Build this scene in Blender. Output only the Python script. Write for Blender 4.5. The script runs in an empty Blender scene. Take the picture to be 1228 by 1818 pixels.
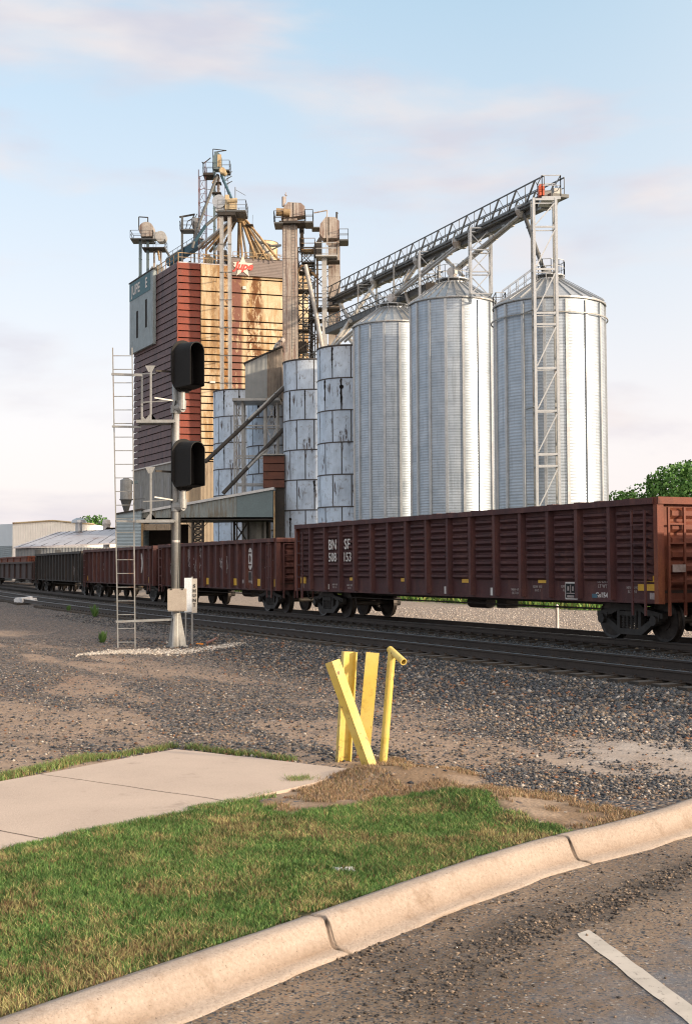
import bpy, math, random
import numpy as np
from mathutils import Vector, Matrix
random.seed(7); np.random.seed(7)
scene = bpy.context.scene
COL = scene.collection
R = math.radians

# ---------------------------------------------------------------- camera
FPX, CX, CY = 2250.0, 614.0, 909.0            # focal length in photo pixels (photo 1228 x 1818)
CAMH = 2.03
PITCH, ROLL = R(2.42), 0.006
F_ = Vector((0, math.cos(PITCH), math.sin(PITCH)))
U0 = Vector((0, -math.sin(PITCH), math.cos(PITCH))); R0 = Vector((1, 0, 0))
U_ = U0 * math.cos(ROLL) + R0 * math.sin(ROLL)
R_ = R0 * math.cos(ROLL) - U0 * math.sin(ROLL)
cam = bpy.data.objects.new('camera', bpy.data.cameras.new('camera')); COL.objects.link(cam)
cam.data.sensor_fit = 'HORIZONTAL'; cam.data.sensor_width = 36.0
cam.data.lens = 36.0 * FPX / 1228.0
cam.data.clip_start = 0.1; cam.data.clip_end = 8000
M = Matrix.Identity(4)
for i in range(3):
    M[i][0] = R_[i]; M[i][1] = U_[i]; M[i][2] = -F_[i]
M[2][3] = CAMH
cam.matrix_world = M
scene.camera = cam

# ---------------------------------------------------------------- light
SUN_EL = R(12.5)
SH = Vector((0.88, -0.475, 0)).normalized()       # horizontal direction to the sun
SUN_ROT = math.atan2(SH.x, SH.y)
sd = Vector((SH.x * math.cos(SUN_EL), SH.y * math.cos(SUN_EL), math.sin(SUN_EL)))
sun = bpy.data.objects.new('sun', bpy.data.lights.new('sun', 'SUN')); COL.objects.link(sun)
sun.data.energy = 3.0; sun.data.angle = R(2.5); sun.data.color = (1.0, 0.80, 0.58)
sun.rotation_euler = sd.to_track_quat('Z', 'Y').to_euler()
scene.view_settings.view_transform = 'Standard'
scene.view_settings.look = 'None'
scene.view_settings.exposure = 1.0
scene.view_settings.gamma = 1.0
scene.cycles.filter_width = 1.15
world = bpy.data.worlds.new('World'); scene.world = world; world.use_nodes = True
nt = world.node_tree; N = nt.nodes; L = nt.links
for n_ in list(N): N.remove(n_)
def nn(t, **kw):
    n = N.new(t)
    for k, v in kw.items(): setattr(n, k, v)
    return n
out = nn('ShaderNodeOutputWorld'); bg = nn('ShaderNodeBackground'); bg.inputs[1].default_value = 0.12
sky = nn('ShaderNodeTexSky', sky_type='NISHITA', sun_disc=False, sun_elevation=SUN_EL, sun_rotation=SUN_ROT)
sky.altitude = 200; sky.air_density = 1.0; sky.dust_density = 1.6; sky.ozone_density = 1.2
tc = nn('ShaderNodeTexCoord')
sep = nn('ShaderNodeSeparateXYZ'); L.new(tc.outputs['Generated'], sep.inputs[0])
# haze towards the horizon
hz = nn('ShaderNodeMapRange'); L.new(sep.outputs[2], hz.inputs[0])
hz.inputs[1].default_value = 0.0; hz.inputs[2].default_value = 0.42; hz.inputs[3].default_value = 0.97; hz.inputs[4].default_value = 0.70
hcol = nn('ShaderNodeMixRGB'); hcol.inputs[1].default_value = (2.05, 2.8, 3.2, 1); hcol.inputs[2].default_value = (4.15, 3.75, 3.75, 1)
hm = nn('ShaderNodeMapRange'); L.new(sep.outputs[2], hm.inputs[0])
hm.inputs[1].default_value = 0.10; hm.inputs[2].default_value = 0.47; hm.inputs[3].default_value = 1.0; hm.inputs[4].default_value = 0.0
L.new(hm.outputs[0], hcol.inputs[0])
skm = nn('ShaderNodeMixRGB', blend_type='MIX'); L.new(hz.outputs[0], skm.inputs[0])
skg = nn('ShaderNodeMixRGB', blend_type='MULTIPLY'); skg.inputs[0].default_value = 1; skg.inputs[2].default_value = (1.5, 1.7, 1.75, 1)
L.new(sky.outputs[0], skg.inputs[1]); L.new(skg.outputs[0], skm.inputs[1]); L.new(hcol.outputs[0], skm.inputs[2])
# soft clouds, stretched along the horizon
mp = nn('ShaderNodeMapping'); mp.inputs['Scale'].default_value = (2.4, 2.4, 8.5); mp.inputs['Location'].default_value = (0.35, 0.2, 0.55)
L.new(tc.outputs['Generated'], mp.inputs[0])
cn = nn('ShaderNodeTexNoise'); cn.inputs['Scale'].default_value = 1.5; cn.inputs['Detail'].default_value = 7; cn.inputs['Roughness'].default_value = 0.52
cn.inputs['Distortion'].default_value = 0.25
L.new(mp.outputs[0], cn.inputs['Vector'])
cr = nn('ShaderNodeValToRGB'); cr.color_ramp.elements[0].position = 0.47; cr.color_ramp.elements[1].position = 0.68
cr.color_ramp.elements[0].color = (0, 0, 0, 1); cr.color_ramp.elements[1].color = (0.8, 0.8, 0.8, 1)
cr.color_ramp.interpolation = 'EASE'
L.new(cn.outputs[0], cr.inputs[0])
cn2 = nn('ShaderNodeTexNoise'); cn2.inputs['Scale'].default_value = 3.4; cn2.inputs['Detail'].default_value = 4
L.new(mp.outputs[0], cn2.inputs['Vector'])
ccol = nn('ShaderNodeMixRGB'); ccol.inputs[1].default_value = (3.0, 2.85, 3.15, 1); ccol.inputs[2].default_value = (3.75, 3.4, 3.35, 1)
cr2 = nn('ShaderNodeValToRGB'); cr2.color_ramp.elements[0].position = 0.4; cr2.color_ramp.elements[1].position = 0.62
L.new(cn2.outputs[0], cr2.inputs[0]); L.new(cr2.outputs[0], ccol.inputs[0])
cm = nn('ShaderNodeMixRGB'); L.new(cr.outputs[0], cm.inputs[0]); L.new(skm.outputs[0], cm.inputs[1]); L.new(ccol.outputs[0], cm.inputs[2])
# brighter, warmer sky on the side of the low sun
dp = nn('ShaderNodeVectorMath', operation='DOT_PRODUCT'); L.new(tc.outputs['Generated'], dp.inputs[0]); dp.inputs[1].default_value = tuple(sd)
gr_ = nn('ShaderNodeMapRange', interpolation_type='SMOOTHSTEP'); L.new(dp.outputs['Value'], gr_.inputs[0]); gr_.inputs[1].default_value = -.25; gr_.inputs[2].default_value = 1.0
gm = nn('ShaderNodeMixRGB'); L.new(gr_.outputs[0], gm.inputs[0]); L.new(cm.outputs[0], gm.inputs[1]); gm.inputs[2].default_value = (10.5, 8.8, 7.4, 1)
L.new(gm.outputs[0], bg.inputs[0]); L.new(bg.outputs[0], out.inputs[0])

# ---------------------------------------------------------------- coordinate helpers
def ray(px, py): return (R_ * ((px - CX) / FPX) + U_ * ((CY - py) / FPX) + F_)
def atZ(px, py, z=0.0):
    d = ray(px, py); return Vector((0, 0, CAMH)) + d * ((z - CAMH) / d.z)
def P(px, py, Y):
    d = ray(px, py); return Vector((0, 0, CAMH)) + d * (Y / d.y)
TA = R(26.1)
UD = Vector((math.sin(TA), -math.cos(TA), 0))     # along the tracks, towards the near right
ND = Vector((math.cos(TA), math.sin(TA), 0))      # across the tracks, away from the camera
def atN(px, py, n):
    d = ray(px, py); return Vector((0, 0, CAMH)) + d * (n / (d.dot(ND)))
RAILZ = 0.35
def curve_off(s): return 0.00081 * max(0.0, min(s, 82.0) - 36.0) ** 2 + .0745 * max(0.0, s - 82.0)
def trk(s, n, z=0.0):
    p = UD * (-s) + ND * (n + curve_off(s)); p.z = z; return p
def heading(s):
    a = trk(s + .5, 0); b = trk(s - .5, 0); d = b - a
    return math.atan2(d.y, d.x)
def s_of_px(px, n):
    r = (px - CX) / FPX; lo, hi = -20.0, 400.0
    for _ in range(50):
        m = (lo + hi) / 2; p = trk(m, n, CAMH)
        if p.x / p.y > r: lo = m
        else: hi = m
    return (lo + hi) / 2

# ---------------------------------------------------------------- mesh builder
class MB:
    def __init__(s): s.v = []; s.f = []; s.uv = None
    def add(s, vs, fs):
        o = len(s.v); s.v += [tuple(x) for x in vs]; s.f += [tuple(i + o for i in f) for f in fs]; return s
    def box(s, c, size, rz=0.0, axes=None):
        c = Vector(c); hx, hy, hz_ = size[0] / 2, size[1] / 2, size[2] / 2
        if axes is None:
            ax = Vector((math.cos(rz), math.sin(rz), 0)); ay = Vector((-math.sin(rz), math.cos(rz), 0)); az = Vector((0, 0, 1))
        else: ax, ay, az = axes
        vs = [c + ax * (i * hx) + ay * (j * hy) + az * (k * hz_) for k in (-1, 1) for j in (-1, 1) for i in (-1, 1)]
        return s.add(vs, [(0, 2, 3, 1), (4, 5, 7, 6), (0, 1, 5, 4), (2, 6, 7, 3), (0, 4, 6, 2), (1, 3, 7, 5)])
    def bb(s, x0, x1, y0, y1, z0, z1):
        return s.box(((x0 + x1) / 2, (y0 + y1) / 2, (z0 + z1) / 2), (abs(x1 - x0), abs(y1 - y0), abs(z1 - z0)))
    def beam(s, a, b, w, h=None, side=None):
        a = Vector(a); b = Vector(b); h = h or w; d = b - a; ln = d.length
        if ln < 1e-6: return s
        d /= ln
        up = Vector((0, 0, 1)) if abs(d.z) < .95 else Vector((0, 1, 0))
        sx = side or d.cross(up).normalized(); sz = sx.cross(d).normalized()
        return s.box((a + b) / 2, (ln, w, h), axes=(d, sx, sz))
    def cyl(s, a, b, r, r2=None, seg=12, caps=True):
        a = Vector(a); b = Vector(b); r2 = r if r2 is None else r2; d = (b - a).normalized()
        t = Vector((1, 0, 0)) if abs(d.x) < .9 else Vector((0, 1, 0))
        e1 = d.cross(t).normalized(); e2 = d.cross(e1)
        vs = []
        for c, rr in ((a, r), (b, r2)):
            for i in range(seg):
                an = 2 * math.pi * i / seg; vs.append(c + e1 * (rr * math.cos(an)) + e2 * (rr * math.sin(an)))
        fs = [(i, (i + 1) % seg, seg + (i + 1) % seg, seg + i) for i in range(seg)]
        if caps: fs += [tuple(range(seg))[::-1], tuple(range(seg, 2 * seg))]
        return s.add(vs, fs)
    def tube(s, pts, r, seg=8):
        for i in range(len(pts) - 1): s.cyl(pts[i], pts[i + 1], r, seg=seg)
        return s
    def prism(s, poly, ext):
        poly = [Vector(p) for p in poly]; ext = Vector(ext); n = len(poly)
        vs = poly + [p + ext for p in poly]
        return s.add(vs, [tuple(range(n))[::-1], tuple(range(n, 2 * n))] + [(i, (i + 1) % n, n + (i + 1) % n, n + i) for i in range(n)])
    def lathe(s, c, prof, seg=32, a0=0, a1=2 * math.pi):
        c = Vector(c); full = abs(a1 - a0 - 2 * math.pi) < 1e-6; m = seg if full else seg + 1
        vs = []
        for (r, z) in prof:
            for i in range(m):
                a = a0 + (a1 - a0) * i / seg; vs.append((c.x + r * math.cos(a), c.y + r * math.sin(a), c.z + z))
        fs = []
        for k in range(len(prof) - 1):
            for i in range(seg):
                j = (i + 1) % m; fs.append((k * m + i, k * m + j, (k + 1) * m + j, (k + 1) * m + i))
        return s.add(vs, fs)

def wm(o):
    m = o.matrix_basis.copy()
    while o.parent is not None:
        o = o.parent; m = o.matrix_basis @ m
    return m
def obj(name, mb, m, parent=None, world=True, smooth=False, uvs=None):
    """link one mesh object; with world=True the builder holds world coordinates"""
    me = bpy.data.meshes.new(name)
    vs = mb.v
    o = bpy.data.objects.new(name, None if False else me)
    if parent is not None and world:
        inv = wm(parent).inverted(); vs = [tuple(inv @ Vector(v)) for v in vs]
    elif parent is None and world and vs:
        a = np.array(vs); c = Vector((float(a[:, 0].mean()), float(a[:, 1].mean()), float(a[:, 2].min())))
        o.location = c; vs = [tuple(Vector(v) - c) for v in vs]
    me.from_pydata(vs, [], mb.f); me.validate(); me.update()
    for mm in (m if isinstance(m, (list, tuple)) else [m]): me.materials.append(mm)
    if smooth:
        for p in me.polygons: p.use_smooth = True
    if uvs is not None:
        ul = me.uv_layers.new(name='uv')
        for lp in me.loops: ul.data[lp.index].uv = uvs[lp.vertex_index]
    COL.objects.link(o)
    if parent is not None: o.parent = parent
    return o
def tag(o, label=None, cat=None, group=None, kind=None):
    if label: o['label'] = label
    if cat: o['category'] = cat
    if group: o['group'] = group
    if kind: o['kind'] = kind
    return o
def thing(name, label, cat, loc=(0, 0, 0), rz=0.0, group=None):
    o = bpy.data.objects.new(name, None); COL.objects.link(o); o.location = loc; o.rotation_euler = (0, 0, rz)
    o.empty_display_size = .3
    return tag(o, label, cat, group)
def npmesh(name, v, f, m, smooth=False):
    me = bpy.data.meshes.new(name); nf, k = f.shape
    me.vertices.add(len(v)); me.vertices.foreach_set('co', v.astype(np.float32).ravel())
    me.loops.add(nf * k); me.loops.foreach_set('vertex_index', f.astype(np.int32).ravel())
    me.polygons.add(nf); me.polygons.foreach_set('loop_start', np.arange(0, nf * k, k, dtype=np.int32))
    me.polygons.foreach_set('loop_total', np.full(nf, k, dtype=np.int32))
    if smooth: me.polygons.foreach_set('use_smooth', np.ones(nf, dtype=bool))
    me.update(calc_edges=True); me.materials.append(m)
    o = bpy.data.objects.new(name, me); COL.objects.link(o); return o
def vcol(o, name, arr):
    a = o.data.color_attributes.new(name=name, type='FLOAT_COLOR', domain='POINT')
    c = np.ones((len(arr), 4), dtype=np.float32); c[:, :3] = arr; a.data.foreach_set('color', c.ravel())

# ---------------------------------------------------------------- materials
class NT:
    def __init__(s, name):
        s.m = bpy.data.materials.new(name); s.m.use_nodes = True; s.t = s.m.node_tree
        s.b = s.t.nodes['Principled BSDF']; s.co = s.n('ShaderNodeTexCoord')
    def n(s, t, **kw):
        x = s.t.nodes.new(t)
        for k, v in kw.items(): setattr(x, k, v)
        return x
    def l(s, a, b): s.t.links.new(a, b)
    def noise(s, scale, detail=5, rough=.6, vec=None, stretch=None):
        x = s.n('ShaderNodeTexNoise'); x.inputs['Scale'].default_value = scale; x.inputs['Detail'].default_value = detail; x.inputs['Roughness'].default_value = rough
        v = vec or s.co.outputs['Object']
        if stretch:
            mp = s.n('ShaderNodeMapping'); mp.inputs['Scale'].default_value = stretch; s.l(v, mp.inputs[0]); v = mp.outputs[0]
        s.l(v, x.inputs['Vector']); return x.outputs[0]
    def ramp(s, x, p0, p1, c0=(0, 0, 0, 1), c1=(1, 1, 1, 1)):
        r = s.n('ShaderNodeValToRGB'); r.color_ramp.elements[0].position = p0; r.color_ramp.elements[1].position = p1
        r.color_ramp.elements[0].color = c0; r.color_ramp.elements[1].color = c1; s.l(x, r.inputs[0]); return r.outputs[0]
    def mix(s, f, a, b, mode='MIX'):
        x = s.n('ShaderNodeMixRGB', blend_type=mode)
        for i, v in enumerate((f, a, b)):
            if isinstance(v, (int, float)): x.inputs[i].default_value = v if i == 0 else (v, v, v, 1)
            elif isinstance(v, tuple): x.inputs[i].default_value = v if len(v) == 4 else v + (1,)
            else: s.l(v, x.inputs[i])
        return x.outputs[0]
    def bump(s, h, dist=.02, strength=1.0):
        x = s.n('ShaderNodeBump'); x.inputs['Distance'].default_value = dist; x.inputs['Strength'].default_value = strength
        s.l(h, x.inputs['Height']); s.l(x.outputs[0], s.b.inputs['Normal']); return x
    def fin(s, color, rough=.6, metal=0.0, spec=None):
        if isinstance(color, tuple): s.b.inputs['Base Color'].default_value = color if len(color) == 4 else color + (1,)
        else: s.l(color, s.b.inputs['Base Color'])
        if isinstance(rough, (int, float)): s.b.inputs['Roughness'].default_value = rough
        else: s.l(rough, s.b.inputs['Roughness'])
        s.b.inputs['Metallic'].default_value = metal
        if spec is not None: s.b.inputs['Specular IOR Level'].default_value = spec
        return s.m
def wmat(name, base, alt, scale=2.0, rough=.7, metal=0.0, streak=None, th=(.55, .65), stretch=(2.5, 2.5, .35), bump=0.0, bscale=30, p=(.35, .65)):
    t = NT(name); c = t.mix(t.ramp(t.noise(scale, 8, .65), *p), base, alt)
    f2 = t.noise(scale * 9, 4, .6); c = t.mix(t.ramp(f2, .3, .75), c, t.mix(1.0, c, (.72, .72, .72), 'MULTIPLY'))
    if streak: c = t.mix(t.ramp(t.noise(scale * .8, 9, .7, stretch=stretch), *th), c, streak)
    if bump: t.bump(t.noise(bscale, 4), bump)
    return t.fin(c, rough, metal)
def ribmat(name, base, alt, freq, axis='X', rough=.5, metal=0.3, amp=.03, streak=None, th=(.55, .68), dirt=.3):
    """sheet metal with pressed ribs (bump) along one axis"""
    t = NT(name); w = t.n('ShaderNodeTexWave', wave_type='BANDS', bands_direction=axis); w.inputs['Scale'].default_value = freq
    t.l(t.co.outputs['Object'], w.inputs['Vector'])
    c = t.mix(t.ramp(t.noise(.9, 7, .65), .35, .7), base, alt)
    if streak: c = t.mix(t.ramp(t.noise(1.3, 8, .7, stretch=(2, 2, .3)), *th), c, streak)
    t.bump(w.outputs[0], amp)
    return t.fin(c, rough, metal)
MT = {}
MT['galv'] = wmat('galvanised steel', (.52, .54, .56), (.42, .44, .46), 1.5, .42, .55)
MT['galv_dull'] = wmat('dull galvanised steel', (.36, .37, .37), (.25, .25, .24), 1.2, .55, .3, streak=(.20, .10, .05), th=(.58, .7))
MT['truss'] = wmat('weathered truss steel', (.10, .112, .122), (.14, .14, .135), 1.5, .6, .3, streak=(.12, .06, .03), th=(.6, .7))
MT['pipe'] = wmat('pale spout steel', (.50, .50, .49), (.38, .37, .35), 1.0, .45, .4, streak=(.28, .17, .09), th=(.56, .68))
MT['pipe_tan'] = wmat('stained spout steel', (.42, .31, .17), (.28, .17, .08), 1.0, .6, .15, streak=(.12, .06, .03), th=(.5, .65))
MT['trunk'] = wmat('rust stained leg casing', (.46, .42, .38), (.36, .30, .26), .9, .6, .15, streak=(.15, .08, .06), th=(.47, .62), stretch=(3, 3, .25))
MT['trunk_blue'] = wmat('blue grey leg casing', (.10, .16, .19), (.16, .20, .21), .9, .6, .2)
MT['darksteel'] = wmat('dark dirty steel', (.030, .028, .026), (.055, .045, .038), 2, .7, .2)
MT['black'] = wmat('black painted steel', (.003, .003, .0035), (.006, .0055, .0055), 3, .8, 0)
MT['rail'] = wmat('brown rail side', (.035, .026, .022), (.055, .040, .032), 3, .6, .3)
MT['railtop'] = wmat('worn rail head', (.16, .17, .18), (.10, .10, .10), 3, .38, .8)
MT['tie'] = wmat('creosoted timber', (.025, .020, .017), (.05, .042, .035), 3, .85, 0)
MT['signal_grey'] = wmat('signal aluminium paint', (.36, .37, .37), (.29, .29, .28), 4, .5, .3, streak=(.28, .19, .12), th=(.60, .72))
MT['signal_box'] = wmat('beige equipment box', (.44, .39, .33), (.38, .33, .28), 5, .6, 0)
MT['yellow'] = None
t = NT('chipped yellow paint')
c = t.mix(t.ramp(t.noise(6, 6, .6), .35, .7), (.60, .45, .085), (.52, .38, .085))
c = t.mix(t.ramp(t.noise(1.6, 3, .5), .45, .65), c, (.60, .49, .19))
chip0 = t.ramp(t.noise(14, 8, .75), .5, .62)
sz_ = t.n('ShaderNodeSeparateXYZ'); t.l(t.co.outputs['Object'], sz_.inputs[0])
mz_ = t.n('ShaderNodeMapRange'); t.l(sz_.outputs[2], mz_.inputs[0]); mz_.inputs[1].default_value = .22; mz_.inputs[2].default_value = .48; mz_.inputs[3].default_value = 1; mz_.inputs[4].default_value = 0
ml_ = t.n('ShaderNodeMath', operation='MULTIPLY'); t.l(mz_.outputs[0], ml_.inputs[0]); t.l(chip0, ml_.inputs[1])
c = t.mix(ml_.outputs[0], c, (.16, .085, .035))
c = t.mix(t.ramp(t.noise(5, 9, .75), .52, .64), c, t.mix(1.0, c, (.74, .70, .66), 'MULTIPLY'))
chip = t.ramp(t.noise(9, 8, .75, stretch=(1, 1, .6)), .60, .62)
c = t.mix(chip, c, (.10, .035, .015)); t.bump(t.noise(60, 3), .002)
MT['yellow'] = t.fin(c, .55, 0)
def carmat(name, base, alt, rust):
    t = NT(name); c = t.mix(t.ramp(t.noise(1.4, 8, .7), .35, .65), base, alt)
    c = t.mix(t.ramp(t.noise(1.8, 9, .72, stretch=(1.6, 1.6, .3)), .50, .66), c, rust)
    c = t.mix(t.ramp(t.noise(2.6, 8, .75, stretch=(1.3, 1.3, .7)), .60, .68), c, t.mix(1.0, c, (.45, .45, .48), 'MULTIPLY'))
    c = t.mix(t.ramp(t.noise(35, 5, .7), .35, .8), c, t.mix(1.0, c, (.55, .52, .5), 'MULTIPLY'))
    t.bump(t.noise(40, 4), .006); return t.fin(c, .72, 0)
MT['car'] = carmat('oxide brown wagon paint', (.082, .0225, .0225), (.052, .0165, .0180), (.115, .042, .034))
MT['car_end'] = carmat('orange rusted wagon end', (.18, .043, .020), (.125, .032, .018), (.23, .075, .030))
MT['car_red'] = carmat('faded red wagon paint', (.088, .025, .023), (.056, .019, .018), (.15, .055, .040))
MT['car_black'] = carmat('sooty black wagon paint', (.017, .016, .016), (.028, .024, .022), (.05, .035, .028))
MT['car_dark'] = carmat('dark brown wagon paint', (.038, .017, .014), (.028, .014, .012), (.06, .022, .014))
MT['white'] = wmat('aged white lettering', (.72, .69, .66), (.55, .50, .47), 6, .7)
MT['whitedim'] = wmat('faded white chalk', (.42, .36, .35), (.26, .2, .19), 8, .8)
MT['reflect'] = wmat('yellow reflective plate', (.78, .45, .03), (.65, .35, .03), 6, .5)
MT['teal'] = wmat('teal sign paint', (.035, .12, .15), (.05, .14, .165), 2, .6)
MT['bluegrey'] = ribmat('blue grey ribbed siding', (.27, .32, .34), (.21, .25, .265), 2.2, 'DIAGONAL', .6, .1, .02, streak=(.13, .11, .09))
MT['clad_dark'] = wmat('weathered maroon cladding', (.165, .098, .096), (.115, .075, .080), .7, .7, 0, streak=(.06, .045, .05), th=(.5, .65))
MT['clad_red'] = wmat('red cladding', (.25, .055, .030), (.19, .046, .030), .8, .75, 0, streak=(.15, .05, .036), th=(.5, .68))
MT['gap'] = wmat('recess shade and rust', (.012, .007, .005), (.008, .005, .004), 2, .95)  # near-black: recess shade put into the colour; rust seams share it
t = NT('stained ochre cladding')
c = t.mix(t.ramp(t.noise(.35, 6, .6), .38, .62), (.61, .515, .37), (.50, .40, .265))
c = t.mix(t.ramp(t.noise(.5, 9, .7, stretch=(1.6, 1.6, .18)), .46, .58), c, (.36, .235, .12))
sx = t.n('ShaderNodeSeparateXYZ'); t.l(t.co.outputs['Object'], sx.inputs[0])
# heavier rust where the roof drains run down the wall (a band along the wall)
def band(val, a, b, w):
    m1 = t.n('ShaderNodeMapRange', interpolation_type='SMOOTHSTEP'); t.l(val, m1.inputs[0]); m1.inputs[1].default_value = a - w; m1.inputs[2].default_value = a + w
    m2 = t.n('ShaderNodeMapRange', interpolation_type='SMOOTHSTEP'); t.l(val, m2.inputs[0]); m2.inputs[1].default_value = b - w; m2.inputs[2].default_value = b + w
    m2.inputs[3].default_value = 1; m2.inputs[4].default_value = 0
    k = t.n('ShaderNodeMath', operation='MULTIPLY'); t.l(m1.outputs[0], k.inputs[0]); t.l(m2.outputs[0], k.inputs[1]); return k.outputs[0]
pat = t.noise(.55, 10, .78, stretch=(1.5, 1.5, .55))
for (a, b, lo, hi, colr, w) in ((6.6, 8.3, .40, .47, (.20, .095, .075), .25), (8.9, 11.0, .46, .52, (.16, .075, .035), .3), (5.2, 6.7, .43, .52, (.26, .13, .05), .3), (4.2, 5.1, .42, .56, (.25, .16, .09), .3)):
    k = t.n('ShaderNodeMath', operation='MULTIPLY'); t.l(band(sx.outputs[0], a, b, w), k.inputs[0]); t.l(t.ramp(pat, lo, hi), k.inputs[1])
    c = t.mix(k.outputs[0], c, colr)
c = t.mix(t.ramp(t.noise(7, 6, .7), .35, .75), c, t.mix(1.0, c, (.70, .68, .66), 'MULTIPLY'))
MT['clad_yellow'] = t.fin(c, .85, 0, .2)
MT['tan'] = ribmat('tan ribbed siding', (.30, .24, .17), (.24, .19, .14), 1.8, 'X', .7, 0, .03, streak=(.16, .11, .07))
MT['concrete_old'] = ribmat('grey ribbed concrete', (.25, .24, .22), (.18, .175, .165), 1.5, 'X', .8, 0, .03, streak=(.10, .09, .08))
MT['parapet'] = ribmat('mauve grey parapet sheeting', (.20, .165, .155), (.16, .135, .13), 1.6, 'Z', .6, .2, .03)
MT['window'] = wmat('dark window opening', (.02, .03, .035), (.03, .04, .05), 2, .3)
MT['redsign'] = wmat('red sign paint', (.55, .045, .03), (.45, .04, .03), 4, .5)
MT['starwhite'] = wmat('pale star paint', (.72, .62, .55), (.60, .48, .42), 2, .6, streak=(.5, .25, .18), th=(.6, .75))
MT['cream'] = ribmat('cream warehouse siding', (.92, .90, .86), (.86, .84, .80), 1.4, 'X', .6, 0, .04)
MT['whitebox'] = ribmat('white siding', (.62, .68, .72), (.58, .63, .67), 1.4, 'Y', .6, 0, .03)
MT['roofgrey'] = wmat('grey metal roof', (.56, .55, .58), (.46, .44, .47), .35, .5, .2, streak=(.30, .22, .20), th=(.55, .66), stretch=(1, 1, 1))
MT['brick'] = wmat('rusty brown bin panels', (.14, .05, .03), (.09, .035, .025), 1.2, .8, streak=(.05, .03, .02))
MT['cream_tank'] = wmat('cream steel tank', (.58, .47, .30), (.50, .38, .22), .6, .6, .1, streak=(.28, .15, .07), th=(.55, .68))
MT['bluebox'] = wmat('blue conveyor casing', (.05, .12, .17), (.04, .09, .12), 1.5, .5, .2)
MT['redmotor'] = wmat('red motor housing', (.62, .12, .05), (.5, .1, .05), 5, .5)
MT['orange'] = wmat('orange plastic', (.85, .32, .02), (.75, .25, .02), 5, .5)
MT['hose'] = wmat('faded pink hose', (.30, .15, .125), (.24, .12, .10), 5, .6)
MT['paper'] = wmat('white litter', (.75, .75, .75), (.6, .6, .62), 8, .7)
MT['rubble'] = wmat('pale broken concrete', (.58, .54, .48), (.40, .36, .32), 4, .85)
MT['lens'] = NT('dark lens').fin((.01, .01, .012), .15)
MT['back_brick'] = wmat('red brick wall', (.30, .12, .08), (.24, .1, .07), 2, .85)
MT['bark'] = wmat('bark', (.07, .05, .035), (.11, .08, .06), 5, .9)
# grain bin wall: fine horizontal corrugation and sheet rings, uv in metres
t = NT('corrugated galvanised bin wall'); uv = t.co.outputs['UV']
w = t.n('ShaderNodeTexWave', wave_type='BANDS', bands_direction='Y'); w.inputs['Scale'].default_value = 1.5; t.l(uv, w.inputs['Vector'])
bk = t.n('ShaderNodeTexBrick'); bk.inputs['Scale'].default_value = 1.0; bk.inputs['Brick Width'].default_value = 2.6; bk.inputs['Row Height'].default_value = 1.12
bk.inputs['Mortar Size'].default_value = .018; bk.inputs['Mortar Smooth'].default_value = .4
bk.inputs['Color1'].default_value = (.47, .53, .60, 1); bk.inputs['Color2'].default_value = (.42, .485, .56, 1); bk.inputs['Mortar'].default_value = (.34, .39, .45, 1)
t.l(uv, bk.inputs['Vector'])
c = t.mix(t.ramp(t.noise(.6, 9, .75, vec=uv), .38, .62), bk.outputs[0], t.mix(1.0, bk.outputs[0], (.78, .79, .80), 'MULTIPLY'))
c = t.mix(t.ramp(t.noise(1.2, 6, .6, vec=uv, stretch=(2.2, .12, 1)), .55, .72), c, t.mix(1.0, c, (.70, .70, .69), 'MULTIPLY'))
c = t.mix(.16, c, t.mix(1.0, c, w.outputs[0], 'MULTIPLY'))
t.bump(w.outputs[0], .007)
MT['bin'] = t.fin(c, t.ramp(t.noise(.8, 7, .7, vec=uv), .3, .7, (.36, .36, .36, 1), (.52, .52, .52, 1)), .62)
MT['binroof'] = wmat('galvanised roof sheet', (.50, .52, .54), (.40, .42, .44), .8, .38, .6)
# old bolted silo plates, uv in metres
t = NT('old bolted silo plates'); uv = t.co.outputs['UV']
bk = t.n('ShaderNodeTexBrick'); bk.inputs['Scale'].default_value = 1.0; bk.inputs['Brick Width'].default_value = 1.75; bk.inputs['Row Height'].default_value = 2.9
bk.inputs['Mortar Size'].default_value = .07; bk.inputs['Mortar Smooth'].default_value = .3; bk.inputs['Bias'].default_value = -.2
bk.inputs['Color1'].default_value = (.50, .57, .66, 1); bk.inputs['Color2'].default_value = (.43, .50, .59, 1); bk.inputs['Mortar'].default_value = (.05, .045, .045, 1)
t.l(uv, bk.inputs['Vector'])
c = t.mix(t.ramp(t.noise(.8, 8, .7, vec=uv, stretch=(1.6, .5, 1)), .42, .68), bk.outputs[0], t.mix(1.0, bk.outputs[0], (.70, .70, .71), 'MULTIPLY'))
c = t.mix(t.ramp(t.noise(1.1, 6, .6, vec=uv, stretch=(3.4, .42, 1)), .605, .64), c, (.055, .035, .028))
c = t.mix(t.ramp(t.noise(1.5, 10, .78, vec=uv), .54, .66), c, (.21, .20, .195))
t.bump(bk.outputs['Fac'], .03, -1)
MT['silo'] = t.fin(c, .62, .1)
MT['siloband'] = wmat('dark silo joint band', (.05, .045, .045), (.1, .09, .085), 2, .8)

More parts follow.
